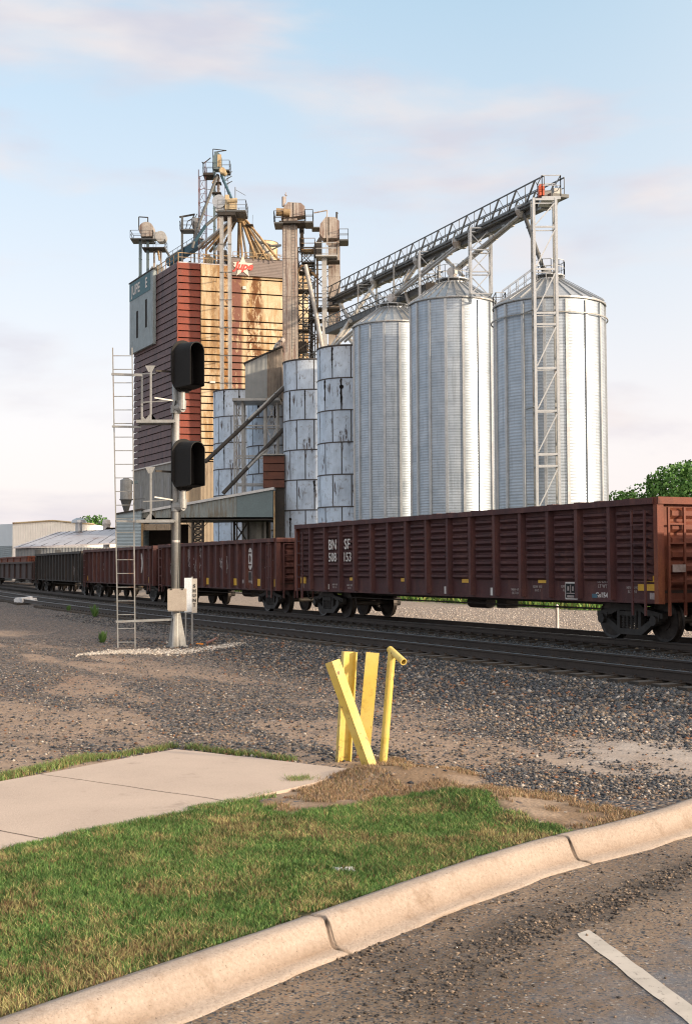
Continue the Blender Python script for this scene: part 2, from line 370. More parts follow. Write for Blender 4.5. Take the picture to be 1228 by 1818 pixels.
# ---------------------------------------------------------------- numpy noise
def vnoise(x, y, sc, seed=0):
    x = np.asarray(x) * sc; y = np.asarray(y) * sc; xi = np.floor(x).astype(np.int64); yi = np.floor(y).astype(np.int64)
    fx = x - xi; fy = y - yi; fx = fx * fx * (3 - 2 * fx); fy = fy * fy * (3 - 2 * fy)
    def h(a, b):
        k = (a * 374761393 + b * 668265263 + seed * 1442695041) & 0xffffffff
        k = ((k ^ (k >> 13)) * 1274126177) & 0xffffffff; return ((k ^ (k >> 16)) & 0xffff) / 65535.0
    return (h(xi, yi) * (1 - fx) + h(xi + 1, yi) * fx) * (1 - fy) + (h(xi, yi + 1) * (1 - fx) + h(xi + 1, yi + 1) * fx) * fy
def fnoise(x, y, sc, seed=0): return (vnoise(x, y, sc, seed) * .5 + vnoise(x, y, sc * 2.1, seed + 1) * .3 + vnoise(x, y, sc * 4.3, seed + 2) * .2)
def inpoly(x, y, poly):
    r = np.zeros(np.shape(x), bool); n = len(poly); j = n - 1
    for i in range(n):
        xi, yi = poly[i]; xj, yj = poly[j]
        c_ = ((yi > y) != (yj > y)) & (x < (xj - xi) * (y - yi) / (yj - yi + 1e-12) + xi); r ^= c_; j = i
    return r
def pl(pts, z=0.0): return [(atZ(a, b, z).x, atZ(a, b, z).y) for a, b in pts]
def smooth01(t): t = np.clip(t, 0, 1); return t * t * (3 - 2 * t)

def text_mb(txt, size, shear=0.0, ext=.004, align='CENTER', bold=0.0, xs=1.0):
    cu = bpy.data.curves.new('txt', 'FONT'); cu.body = txt; cu.size = size; cu.shear = shear; cu.extrude = ext; cu.align_x = align; cu.align_y = 'CENTER'; cu.offset = bold
    cu.resolution_u = 3
    ob = bpy.data.objects.new('txt', cu); COL.objects.link(ob)
    me = bpy.data.meshes.new_from_object(ob.evaluated_get(bpy.context.evaluated_depsgraph_get()))
    mb = MB(); mb.v = [(v.co.x * xs, v.co.y, v.co.z) for v in me.vertices]; mb.f = [tuple(p.vertices) for p in me.polygons]
    bpy.data.objects.remove(ob); bpy.data.meshes.remove(me); bpy.data.curves.remove(cu); return mb
def put_text(mb, origin, ax, up):
    nrm = ax.cross(up).normalized(); r = MB(); r.f = mb.f
    r.v = [tuple(origin + ax * v[0] + up * v[1] + nrm * v[2]) for v in mb.v]; return r
# ---------------------------------------------------------------- lettering meshes (made first, while the scene is small)
TX = {}
for k_, a_ in dict(BN=('BN', .46, 0, .004), SF=('SF', .46, 0, .004), n508=('508', .40, 0, .003), n153=('153', .40, 0, .003), SHUNT=('S\nH\nU\nN\nT', .125, 0, .002),
                   JUPE=('JUPE', 1.85, 0, .05), E=('E', 1.85, 0, .05), Jupe=('Jupe', 1.35, .35, .06), s154=('Gs154', .17, 0, .004), ldl=('LD LMT\nLT WT', .11, 0, .002),
                   w1=('EXW 10 8\nH 12 1', .085, 0, .001), w2=('NEW 4-95\nBLT 154', .085, 0, .001), num=('508153', .13, 0, .002)).items():
    TX[k_] = text_mb(a_[0], a_[1], a_[2], .004, 'CENTER', a_[3])

# ---------------------------------------------------------------- kerb, road, pavement
KB = [(0, 1808), (177, 1750), (303, 1704.5), (429, 1666.6), (550, 1626), (600, 1607), (717.6, 1566.5), (830, 1528), (917, 1500), (1019.5, 1474.8), (1137, 1451.8), (1183, 1431), (1228, 1418.5)]
KF = [(323, 1818), (429, 1780), (530, 1732), (601, 1702), (630.7, 1682.6), (753, 1643), (856, 1600), (958, 1561), (1040, 1530.7), (1096, 1504), (1137, 1482.5), (1228, 1446.7)]
ROADZ = -0.15
kd_ = Vector((.60, .80, 0)); kp_ = Vector((.80, -.60, 0))
def apk(v): return (v.dot(kd_), v.dot(kp_))
kb = sorted(apk(atZ(a, b, 0.02)) for a, b in KB); kf = sorted(apk(atZ(a, b, ROADZ)) for a, b in KF)
def ext(k, lo=14.0, hi=20.0):
    (a0, p0), (a1, p1) = k[0], k[-1]; sl = (k[4][1] - k[0][1]) / (k[4][0] - k[0][0]); sr = (k[-1][1] - k[-4][1]) / (k[-1][0] - k[-4][0])
    return [(a0 - lo, p0 - sl * .3 * lo)] + k + [(a1 + hi, p1 + sr * .5 * hi)]
kb = ext(kb); kf = ext(kf)
kba, kbp = np.array(kb).T; kfa, kfp = np.array(kf).T
def smooth_line(a, p, x):
    v = np.zeros_like(x, dtype=float)
    for d in (-.5, -.25, 0, .25, .5): v += np.interp(x + d, a, p) / 5
    return v
def kerb_d(x, y):                                  # > 0 on the road side of the back of the kerb
    a = x * kd_.x + y * kd_.y; p = x * kp_.x + y * kp_.y
    return p - smooth_line(kba, kbp, a)

JO = [apk(atZ(602, 1660, -.05))[0], apk(atZ(1027, 1508, -.05))[0], -1.5, 17.5]
A_ = np.unique(np.concatenate([np.arange(-8.0, 30.0, .05)] + [np.arange(j - .05, j + .05, .004) for j in JO])); B0 = smooth_line(kba, kbp, A_); F0 = smooth_line(kfa, kfp, A_)
F0 = np.maximum(F0, B0 + .30)
prof = [(-.10, -.28), (-.06, -.02), (0.0, .015), (.015, .026), (.15, .032), (.33, .028), (.40, .018), (.45, -.002), (.54, -.045), (.63, -.090), (.69, -.112), (.75, -.122), (.86, -.130), (.97, -.140), (1.0, -.152), (1.02, -.28)]
JO = [apk(atZ(602, 1660, -.05))[0], apk(atZ(1027, 1508, -.05))[0], -1.5, 17.5]
V = []
for i, a in enumerate(A_):
    w = F0[i] - B0[i]
    jg = min(abs(a - j) for j in JO)
    dip = .035 * math.exp(-(jg / .010) ** 2) if jg < .1 else 0
    # the crack wanders down the face
    for k, (q, z) in enumerate(prof):
        wob = (fnoise(a, q * w, 3.0, 5) - .5) * .020 + (fnoise(a, q, 14.0, 9) - .5) * .010
        p = kd_ * (a + .03 * math.sin(q * 7) * (1 if dip > 0 else 0)) + kp_ * (B0[i] + q * w + (wob if 1 < k < 14 else (fnoise(a, 0, 2.5, 3) - .5) * .05))
        V.append((p.x, p.y, z + (wob * .5 if k > 0 and k < 15 else 0) - (dip if 0 < k < 15 else 0)))
nP = len(prof); Fq = [(i * nP + k, i * nP + k + 1, (i + 1) * nP + k + 1, (i + 1) * nP + k) for i in range(len(A_) - 1) for k in range(nP - 1)]
t = NT('worn kerb concrete')
c = t.mix(t.ramp(t.noise(1.2, 8, .65), .35, .68), (.43, .36, .305), (.36, .295, .245))
at = t.n('ShaderNodeAttribute', attribute_name='stain')
c = t.mix(at.outputs['Fac'], c, (.22, .15, .10)); ac = t.n('ShaderNodeAttribute', attribute_name='crack'); c = t.mix(ac.outputs['Fac'], c, (.035, .028, .022))
c = t.mix(t.ramp(t.noise(45, 5, .7), .35, .72), c, t.mix(1.0, c, (.72, .70, .68), 'MULTIPLY'))
c = t.mix(t.ramp(t.noise(90, 3, .6), .64, .72), c, (.13, .10, .08)); c = t.mix(t.ramp(t.noise(3.5, 9, .75), .54, .68), c, t.mix(1.0, c, (.72, .66, .60), 'MULTIPLY'))
t.bump(t.noise(70, 6, .7), .010)
MT['kerb'] = t.fin(c, .85)
ko = npmesh('kerb', np.array(V), np.array(Fq), MT['kerb'], True); tag(ko, kind='structure')
va = np.array(V); aa = va[:, 0] * kd_.x + va[:, 1] * kd_.y
q_ = np.tile(np.array([p[0] for p in prof]), len(A_))
st = np.clip(np.exp(-((q_ - .68) / .09) ** 2) * (.1 + 1.1 * fnoise(aa, q_, 1.3, 11)) - .1, 0, .8)
st = np.maximum(st, np.where(q_ < .05, .45 * fnoise(aa, q_, 5, 21), 0))
crk = np.exp(-(np.min(np.abs(aa[:, None] - .02 * np.sin(va[:, :1] * 40) - np.array(JO)[None, :]), axis=1) / .009) ** 2)
vcol(ko, 'crack', np.repeat(crk[:, None], 3, axis=1))
jd = np.min(np.abs(aa[:, None] - np.array(JO)[None, :]), axis=1); st = np.maximum(st, np.clip(.8 - jd / .05, 0, 1) * .6)
vcol(ko, 'stain', np.repeat(st[:, None], 3, axis=1))

# road: a sheet lofted off the kerb line
dd = np.concatenate([np.arange(-.15, 5.0, .12), [5.5, 7, 10, 16, 30, 60]])
RA = np.concatenate([[-200, -60, -20], np.arange(-8, 26, .15), [40, 80, 200]]); RF = smooth_line(kfa, kfp, RA)
V = np.zeros((len(RA), len(dd), 3)); D = np.zeros((len(RA), len(dd)))
for i in range(len(RA)):
    pp = RF[i] + dd; V[i, :, 0] = RA[i] * kd_.x + pp * kp_.x; V[i, :, 1] = RA[i] * kd_.y + pp * kp_.y; V[i, :, 2] = ROADZ; D[i] = dd
V[:, :, 2] += (fnoise(V[:, :, 0], V[:, :, 1], 1.2, 31) - .5) * .004 * (D > .1)
nx, ny = len(RA), len(dd)
Fq = np.array([(i * ny + j, i * ny + j + 1, (i + 1) * ny + j + 1, (i + 1) * ny + j) for i in range(nx - 1) for j in range(ny - 1)])
def stonepal(t, vec, scale, dark=1.0):
    vo = t.n('ShaderNodeTexVoronoi'); vo.inputs['Scale'].default_value = scale; t.l(vec, vo.inputs['Vector'])
    sp = t.n('ShaderNodeSeparateXYZ'); t.l(vo.outputs['Color'], sp.inputs[0])
    r = t.n('ShaderNodeValToRGB'); e = r.color_ramp; e.interpolation = 'CONSTANT'
    pal = [(0, (.040, .045, .055)), (.28, (.075, .080, .092)), (.45, (.12, .118, .125)), (.58, (.17, .14, .12)), (.68, (.235, .18, .13)), (.78, (.055, .055, .062)), (.87, (.30, .26, .22)), (.93, (.26, .13, .07)), (.96, (.42, .38, .34))]
    e.elements[0].position = 0; e.elements[0].color = tuple(v * dark for v in pal[0][1]) + (1,)
    e.elements[1].position = pal[1][0]; e.elements[1].color = tuple(v * dark for v in pal[1][1]) + (1,)
    for p_, cc in pal[2:]: x = e.elements.new(p_); x.color = tuple(v * dark for v in cc) + (1,)
    t.l(sp.outputs[0], r.inputs[0]); return r.outputs[0], vo.outputs['Distance'], sp.outputs[1]
t = NT('dusty asphalt'); O = t.co.outputs['Object']
at = t.n('ShaderNodeAttribute', attribute_name='dirt')
asp = t.mix(t.ramp(t.noise(.6, 6, .6, vec=O), .35, .65), (.215, .22, .245), (.165, .17, .19))
pal, dist, rnd = stonepal(t, O, 75)
asp = t.mix(.32, asp, pal)
dirt = t.mix(t.ramp(t.noise(.9, 7, .65, vec=O), .35, .65), (.30, .22, .155), (.20, .142, .10))
dirt = t.mix(t.ramp(t.noise(26, 5, .7, vec=O), .5, .75), dirt, (.12, .09, .07))
mpk = t.n('ShaderNodeMapping'); mpk.inputs['Rotation'].default_value = (0, 0, -math.atan2(.8, .6)); t.l(O, mpk.inputs[0])
rut = t.noise(1.0, 6, .65, vec=mpk.outputs[0], stretch=(.35, 2.6, 1))
dirt = t.mix(t.ramp(rut, .46, .62), dirt, t.mix(1.0, dirt, (.52, .50, .48), 'MULTIPLY'))
dirt = t.mix(t.ramp(rnd, .66, .70), dirt, pal)
edge = t.n('ShaderNodeMath', operation='ADD'); nz = t.n('ShaderNodeMath', operation='MULTIPLY_ADD'); nz.inputs[1].default_value = 1.5; nz.inputs[2].default_value = -.75
t.l(t.noise(1.6, 9, .72, vec=O), nz.inputs[0]); t.l(at.outputs['Fac'], edge.inputs[0]); t.l(nz.outputs[0], edge.inputs[1])
c = t.mix(t.ramp(edge.outputs[0], .30, .62), asp, dirt)
ad = t.n('ShaderNodeAttribute', attribute_name='clod'); cl_ = t.n('ShaderNodeMath', operation='MULTIPLY'); t.l(ad.outputs['Fac'], cl_.inputs[0]); t.l(t.ramp(t.noise(9, 8, .75, vec=O), .36, .52), cl_.inputs[1])
c = t.mix(cl_.outputs[0], c, (.05, .042, .036))
t.bump(t.noise(55, 8, .75, vec=O), .022)
MT['road'] = t.fin(c, .9)
ro = npmesh('road', V.reshape(-1, 3), Fq, MT['road'], True); tag(ro, kind='structure')
dv = np.clip(1.15 - D / 2.2, 0, 1); aa = V[:, :, 0] * kd_.x + V[:, :, 1] * kd_.y
dv = np.clip(dv + np.where(aa < 5.6, .35 * (1 - D / 4), 0), 0, 1)
vcol(ro, 'dirt', np.repeat(dv.reshape(-1, 1), 3, axis=1))
cd_ = np.zeros_like(D)
for (px, py, rx_, w_) in ((905, 1668, .40, .9), (960, 1640, .35, .8), (1060, 1615, .45, .9), (1150, 1575, .5, .9), (1200, 1545, .5, .8), (830, 1720, .45, .8), (760, 1760, .45, .7), (700, 1800, .4, .6), (690, 1700, .3, .5)):
    q_ = atZ(px, py, ROADZ); ua = (V[:, :, 0] - q_.x) * kd_.x + (V[:, :, 1] - q_.y) * kd_.y; ub = (V[:, :, 0] - q_.x) * kp_.x + (V[:, :, 1] - q_.y) * kp_.y
    cd_ = np.maximum(cd_, w_ * np.exp(-(ua / rx_) ** 2 - (ub / .24) ** 2))
vcol(ro, 'clod', np.repeat(cd_.reshape(-1, 1), 3, axis=1))
# painted line
t = NT('worn white road paint'); O = t.co.outputs['Object']
c = t.mix(t.ramp(t.noise(4, 6, .6, vec=O), .4, .7), (.46, .42, .37), (.36, .33, .29)); c = t.mix(t.ramp(t.noise(16, 9, .78, vec=O), .57, .63), c, (.17, .15, .135))
MT['paint'] = t.fin(c, .8)
qa = [atZ(1019.5, 1658.6, ROADZ), atZ(1046, 1652.0, ROADZ)]; qb = [atZ(1219, 1818, ROADZ), atZ(1240, 1797, ROADZ)]
mb = MB(); nseg = 60; dl = (qb[0] - qa[0]); dr = (qb[1] - qa[1])
lv = []; rv = []
for i in range(nseg + 1):
    f = i / nseg * 3.2; j1 = (fnoise(f * 3, 0, 3, 41) - .5) * .045; j2 = (fnoise(f * 3, 5, 3, 42) - .5) * .022
    l_ = qa[0] + dl * f; r_ = qa[1] + dr * f; w_ = (r_ - l_).normalized()
    if i < 1: l_ += dl.normalized() * .02
    lv.append(l_ + w_ * j1 + Vector((0, 0, .0045))); rv.append(r_ + w_ * j2 + Vector((0, 0, .0045)))
mb.add(lv + rv, [(i, i + 1, nseg + 2 + i, nseg + 1 + i) for i in range(nseg)])
tag(obj('road_marking', mb, MT['paint']), kind='structure')

# ---------------------------------------------------------------- ground sheet
def axis(lo, d0, d1, hi, st):
    a = list(np.arange(d0, d1, st)); g = st
    while a[-1] < hi: g *= 1.35; a.append(a[-1] + g)
    g = st; b = [d0]
    while b[-1] > lo: g *= 1.35; b.append(b[-1] - g)
    return np.array(sorted(b[1:]) + a)
gx = axis(-2500, -14, 13, 2500, .09); gy = axis(-300, 5, 44, 4000, .10)
X, Y = np.meshgrid(gx, gy, indexing='ij')
Nn = X * ND.x + Y * ND.y; Ss = -(X * UD.x + Y * UD.y); Nn = Nn - 0.00081 * np.clip(Ss - 36, 0, 200) ** 2
SWP = [(-420, 1480), (0, 1385), (72, 1371), (310, 1330), (420, 1342), (632, 1366), (628, 1371), (540, 1395), (410, 1424), (160, 1475), (0, 1508), (-420, 1600)]
GRP = [(-500, 1620), (0, 1504), (160, 1471), (410, 1420), (440, 1404), (462, 1410), (452, 1436), (520, 1452), (600, 1441), (690, 1424), (800, 1412), (840, 1425), (890, 1447), (960, 1466), (1030, 1478), (917, 1506), (717, 1572), (550, 1632), (303, 1712), (0, 1818), (-900, 2100)]
BRP = [(530, 1393), (632, 1364), (628, 1353), (700, 1350), (800, 1370), (870, 1395), (1000, 1420), (1090, 1440), (1150, 1451), (1030, 1480), (960, 1468), (890, 1450), (800, 1416), (690, 1430), (600, 1448), (500, 1456), (425, 1440), (432, 1414)]
sw_w, gr_w, br_w = pl(SWP), pl(GRP), pl(BRP)
def jit(x, y, a=.22, sc=1.6, sd=0): return x + (fnoise(x, y, sc, 50 + sd) - .5) * a * 2, y + (fnoise(x, y, sc, 60 + sd) - .5) * a * 2
def masks(x, y):
    n = x * ND.x + y * ND.y; s = -(x * UD.x + y * UD.y); n = n - 0.00081 * np.clip(s - 36, 0, 200) ** 2
    jx, jy = jit(x, y); jx, jy = jit(jx, jy, .12, 7.0, 3); jx, jy = jit(jx, jy, .05, 25.0, 5); kd = kerb_d(x, y)
    gr = inpoly(jx, jy, gr_w) & (kd < .02); br = inpoly(*jit(*jit(x, y, .3, 1.1, 7), .16, 6.0, 2), br_w) & ~gr; sw = inpoly(x, y, sw_w)
    pale = fnoise(x, y, 2.6, 77) * 1.9 * np.clip(1.25 - np.hypot((x - 3.25) / 1.3, (y - 13.3) / 1.7), 0, 1)
    dirt = smooth01((fnoise(s * .3, n * 1.0, .75, 70) - .50) / .15) * np.clip((9.6 - n) / 2.0, 0, 1) * .8
    lf = atZ(60, 1358); dirt = np.maximum(dirt, smooth01(1.4 - np.hypot((x - lf.x) / 1.8, (y - lf.y) / .75)) * .95)
    bed = smooth01((n - 10.3) / 1.6) * (n < 21.3)
    return n, s, gr, br, sw, pale, dirt, bed, kd
n_, s_, gr, br, sw, pale, dirt, bed, kd = masks(X, Y)
Z = (fnoise(X, Y, .9, 80) - .5) * .05 * (np.hypot(X, Y) < 60) + (fnoise(X, Y, .25, 83) - .5) * .10 * ((n_ < 11))
near = np.clip((kd + 1.2) / 1.2, 0, 1); Z = Z * (1 - near)
Z = np.where(inpoly(X, Y, pl([(a + (a - 200) * .02, b + (b - 1420) * .06) for a, b in SWP])), -.012, Z)
Z += smooth01((n_ - 11.2) / 1.5) * .12 * (1 - smooth01((n_ - 20.6) / 1.6)) + .03 * (n_ > 21)
# small mounds of dead grass and earth by the posts
for (px, py, h, r) in ((660, 1384, .10, .35), (760, 1388, .10, .45), (850, 1425, .09, .40), (600, 1415, .04, .4), (930, 1445, .05, .4)):
    c_ = atZ(px, py); Z += h * np.exp(-((X - c_.x) ** 2 + (Y - c_.y) ** 2) / r ** 2) * (kd < -.1) * (1 - sw)
Z = np.where(kd > .08, -.40, Z)
base = np.zeros(X.shape + (3,)); base[:] = (.29, .215, .165)
def lay(m, c):
    global base
    m = np.asarray(m, float)[..., None]; base = base * (1 - m) + np.array(c) * m
lay(dirt * .8, (.40, .30, .225)); lay(np.clip(pale, 0, 1) * .95, (.46, .41, .37)); lay(bed * .9, (.075, .067, .062))
lay(br * 1.0, (.25, .175, .115)); lay(br * smooth01((fnoise(X, Y, 1.3, 91) - .5) / .15) * .9, (.38, .29, .215))
lay(gr * 1.0, (.065, .072, .030)); lay(((n_ > 12.9) & (n_ < 20.4)) * .8, (.032, .030, .030))
lay((n_ > 21.2) * smooth01((n_ - 21.2) / .6), (.42, .35, .29))
wd = smooth01((fnoise(X, Y, .35, 93) - .35) / .2)
lay((n_ > 33.5) * np.clip(wd + .3, 0, 1), (.12, .15, .05)); lay((n_ > 60) * .6, (.22, .2, .12))
grav = np.where(gr, .12, np.where(br, .12, np.clip(.92 - dirt * .85 - pale * .8, .08, 1)))
grav = np.where(n_ > 21.5, .35, grav); grav = np.maximum(grav, bed); grav = np.where(n_ > 33.5, .1, grav)
lf = atZ(-10, 1215); rsty = smooth01(1.2 - np.hypot((X - lf.x) / 2.2, (Y - lf.y) / 2.4)) * fnoise(X, Y, 1.8, 151)
lay(rsty * .7, (.27, .13, .07))
nx, ny = X.shape; idx = np.arange(nx * ny).reshape(nx, ny)
Fq = np.stack([idx[:-1, :-1], idx[1:, :-1], idx[1:, 1:], idx[:-1, 1:]], -1).reshape(-1, 4)
t = NT('gravel and dirt'); O = t.co.outputs['Object']
ab = t.n('ShaderNodeAttribute', attribute_name='base'); ag = t.n('ShaderNodeAttribute', attribute_name='grav')
pal, dist, rnd = stonepal(t, O, 26); pal2, dist2, rnd2 = stonepal(t, O, 58)
bs = t.mix(t.ramp(t.noise(3.0, 8, .7, vec=O), .35, .7), ab.outputs['Color'], t.mix(1.0, ab.outputs['Color'], (.68, .66, .64), 'MULTIPLY'))
bs = t.mix(t.ramp(t.noise(55, 4, .7, vec=O), .4, .75), bs, t.mix(1.0, bs, (.60, .57, .55), 'MULTIPLY'))
def thr(rnd_o, mul, add):
    a = t.n('ShaderNodeMath', operation='MULTIPLY_ADD'); t.l(ag.outputs['Fac'], a.inputs[0]); a.inputs[1].default_value = mul; a.inputs[2].default_value = add
    nzz = t.n('ShaderNodeMath', operation='MULTIPLY_ADD'); t.l(t.noise(1.7, 6, .7, vec=O), nzz.inputs[0]); nzz.inputs[1].default_value = .9; nzz.inputs[2].default_value = -.45
    ad = t.n('ShaderNodeMath', operation='ADD'); t.l(a.outputs[0], ad.inputs[0]); t.l(nzz.outputs[0], ad.inputs[1])
    g = t.n('ShaderNodeMath', operation='GREATER_THAN'); t.l(ad.outputs[0], g.inputs[0]); t.l(rnd_o, g.inputs[1]); return g.outputs[0]
c = t.mix(thr(rnd2, .95, -.10), bs, t.mix(.35, pal2, bs)); c = t.mix(thr(rnd, .75, -.10), c, pal)
hgt = t.n('ShaderNodeMath', operation='MULTIPLY'); inv = t.n('ShaderNodeMath', operation='SUBTRACT'); inv.inputs[0].default_value = 1.0; t.l(dist, inv.inputs[1])
t.l(inv.outputs[0], hgt.inputs[0]); t.l(ag.outputs['Fac'], hgt.inputs[1]); t.bump(hgt.outputs[0], .045)
MT['ground'] = t.fin(c, .95, 0, .2)
V = np.stack([X, Y, Z], -1).reshape(-1, 3)
go = npmesh('ground', V, Fq, MT['ground'], True); tag(go, kind='structure')
vcol(go, 'base', base.reshape(-1, 3)); vcol(go, 'grav', np.repeat(grav.reshape(-1, 1), 3, axis=1))
def gz(x, y):                                        # ground height by bilinear lookup
    x = np.atleast_1d(x); y = np.atleast_1d(y)
    i = np.clip(np.searchsorted(gx, x) - 1, 0, nx - 2); j = np.clip(np.searchsorted(gy, y) - 1, 0, ny - 2)
    fx = (x - gx[i]) / (gx[i + 1] - gx[i]); fy = (y - gy[j]) / (gy[j + 1] - gy[j])
    return (Z[i, j] * (1 - fx) + Z[i + 1, j] * fx) * (1 - fy) + (Z[i, j + 1] * (1 - fx) + Z[i + 1, j + 1] * fx) * fy

# pavement slabs
t = NT('pale footpath concrete')
c = t.mix(t.ramp(t.noise(.9, 8, .6), .35, .68), (.52, .42, .345), (.45, .36, .295)); c = t.mix(t.ramp(t.noise(60, 5, .7), .35, .75), c, t.mix(1.0, c, (.78, .76, .75), 'MULTIPLY'))
c = t.mix(t.ramp(t.noise(2.2, 8, .7), .6, .72), c, (.33, .26, .21)); t.bump(t.noise(90, 5, .7), .004)
MT['path'] = t.fin(c, .85)
def lerp(a, b, f): return (a[0] + (b[0] - a[0]) * f, a[1] + (b[1] - a[1]) * f)
slabs = [[(310, 1330), (420, 1342), (632, 1366), (628, 1371), (540, 1395), (410, 1424), (372, 1417.4), (72, 1374.5)],
         [(71, 1374.8), (370.5, 1417.8), (409, 1424.4), (160, 1475), (83, 1491), (0, 1474), (-300, 1440)],
         [(-301, 1440.6), (0, 1474.8), (81, 1491.6), (0, 1508), (-420, 1600), (-800, 1560)]]
mb = MB()
for sl in slabs:
    pts = []
    for i in range(len(sl)):
        a, b = sl[i], sl[(i + 1) % len(sl)]
        for k in range(8): pts.append(lerp(a, b, k / 8))
    w = [atZ(a, b, 0.03) for a, b in pts]
    w = [v + Vector(((fnoise(v.x, v.y, 3, 7) - .5) * .03, (fnoise(v.x, v.y, 3, 8) - .5) * .05, 0)) for v in w]
    cc = sum(w, Vector()) / len(w); w = [v + (cc - v).normalized() * .008 for v in w]
    mb.prism([v - Vector((0, 0, .12)) for v in w], (0, 0, .12))
tag(obj('footpath', mb, MT['path']), kind='structure')

# ---------------------------------------------------------------- loose stones, grass
def stones(name, x, y, z, r, m, label, cat, pal=None, sq=.65):
    n = len(x); base_ = np.array([(1, 0, 0), (-1, 0, 0), (0, 1, 0), (0, -1, 0), (0, 0, 1), (0, 0, -1), (.6, .6, .55), (-.6, -.55, .6)], float)[:6]
    v = base_[None] * (1 + (np.random.rand(n, 6, 1) - .5) * .7) + (np.random.rand(n, 6, 3) - .5) * .55
    v *= r[:, None, None]; v[:, :, 2] *= sq; a = np.random.rand(n) * 6.28; ca, sa = np.cos(a)[:, None], np.sin(a)[:, None]
    vx = v[:, :, 0] * ca - v[:, :, 1] * sa; vy = v[:, :, 0] * sa + v[:, :, 1] * ca
    v = np.stack([vx + x[:, None], vy + y[:, None], v[:, :, 2] + z[:, None]], -1)
    f = np.array([(0, 2, 4), (2, 1, 4), (1, 3, 4), (3, 0, 4), (2, 0, 5), (1, 2, 5), (3, 1, 5), (0, 3, 5)])
    F = (f[None] + (np.arange(n) * 6)[:, None, None]).reshape(-1, 3)
    o = npmesh(name, v.reshape(-1, 3), F, m); pal = np.array(pal if pal is not None else [(.040, .045, .055), (.07, .078, .09), (.105, .108, .118), (.15, .13, .115), (.22, .165, .12), (.055, .055, .062), (.08, .085, .095), (.30, .26, .22), (.24, .12, .07), (.42, .38, .34)])
    wts = np.array([.16, .14, .12, .13, .14, .08, .08, .075, .045, .035]) if len(pal) == 10 else np.ones(len(pal)); wts = wts / wts.sum()
    cc = pal[np.random.choice(len(pal), n, p=wts)] * (.8 + .4 * np.random.rand(n, 1)); vcol(o, 'col', np.repeat(cc, 6, axis=0))
    return tag(o, label, cat, kind='stuff')
t = NT('stone'); at = t.n('ShaderNodeAttribute', attribute_name='col'); MT['stone'] = t.fin(t.mix(t.ramp(t.noise(40, 4, .6), .35, .7), at.outputs['Color'], t.mix(1.0, at.outputs['Color'], (.7, .7, .7), 'MULTIPLY')), .85, 0, .3)
def scatter(nc, y0, y1, fn, pw=1.6):
    u = np.random.rand(nc); y = (y0 ** (1 - pw) + u * (y1 ** (1 - pw) - y0 ** (1 - pw))) ** (1 / (1 - pw))
    x = (np.random.rand(nc) - .5) * 2 * (.31 * y + .6); k = np.random.rand(nc) < fn(x, y); return x[k], y[k]
def g1(x, y):
    n, s, gr, br, sw, pale, dirt, bed, kd = masks(x, y)
    return np.where((kd > -.05) | gr | sw | (n > 12.75), 0, np.where(br, .04, np.clip(1.0 - dirt * .9 - pale * .8, .06, 1)) * (.12 + .62 * fnoise(s, n, .8, 17) + .5 * smooth01((n - 8.8) / 1.8)))
x, y = scatter(170000, 11.0, 36, g1)
nn_ = x * ND.x + y * ND.y; big = smooth01((nn_ - 8.6) / 2.2)
r = (.008 + .020 * np.random.rand(len(x)) ** 2.2) * (1 + .75 * big); stones('gravel', x, y, gz(x, y) + r * .25, r, MT['stone'], 'loose dark and tan gravel spread between the footpath and the rails', 'gravel')
def g2(x, y):
    n, s, *_ = masks(x, y); return ((n > 11.6) & (n < 20.9)) * 1.0
x, y = scatter(60000, 17, 52, g2, 1.3); r = .022 + .018 * np.random.rand(len(x))
stones('ballast', x, y, gz(x, y) + r * .2, r, MT['stone'], 'dark blue grey ballast stones under and between the two tracks', 'ballast', pal=[(.035, .040, .045), (.055, .065, .072), (.08, .09, .10), (.05, .045, .042), (.12, .115, .11), (.03, .03, .032)])
def g3(x, y): n, s, *_ = masks(x, y); return ((n > 21.2) & (n < 33)) * 1.0
x, y = scatter(26000, 27, 60, g3, 1.3); r = .02 + .02 * np.random.rand(len(x))
stones('pale_gravel', x, y, gz(x, y) + r * .2, r, MT['stone'], 'pale pinkish gravel on the access strip beyond the wagons', 'gravel', pal=[(.5, .43, .37), (.42, .36, .31), (.35, .3, .27), (.55, .5, .45), (.25, .22, .2)])
# grit on the road
u = np.random.rand(22000); yy = 5.2 + u * 7.5; xx = (np.random.rand(22000) - .5) * 2 * (.31 * yy + .3)
ak = xx * kd_.x + yy * kd_.y; rd = (xx * kp_.x + yy * kp_.y) - smooth_line(kfa, kfp, ak)
dens = np.where(rd > .02, np.clip(1.0 - rd / 2.4, .03, 1) * (fnoise(xx, yy, 1.8, 23) > .47) * .6 + .03, 0)
k = np.random.rand(22000) < dens; x, y = xx[k], yy[k]
for (px, py, la, lb, cnt_) in ((905, 1668, .30, .10, 420), (960, 1640, .3, .08, 300), (1060, 1612, .45, .08, 420), (1150, 1575, .5, .09, 420), (1210, 1548, .4, .1, 320), (830, 1722, .35, .13, 420), (740, 1770, .35, .14, 320), (690, 1700, .3, .1, 160), (640, 1695, .12, .05, 80)):
    q_ = atZ(px, py, ROADZ); ga = np.random.randn(cnt_) * la; gb = np.random.randn(cnt_) * lb
    x = np.concatenate([x, q_.x + ga * kd_.x + gb * kp_.x]); y = np.concatenate([y, q_.y + ga * kd_.y + gb * kp_.y])
r = .003 + .012 * np.random.rand(len(x)) ** 2.2
stones('road_grit', x, y, ROADZ + r * .3, r, MT['stone'], 'fine grit and dark clods washed along the foot of the kerb', 'grit', pal=[(.16, .12, .09), (.09, .07, .055), (.06, .05, .042), (.04, .037, .038), (.26, .20, .15)])
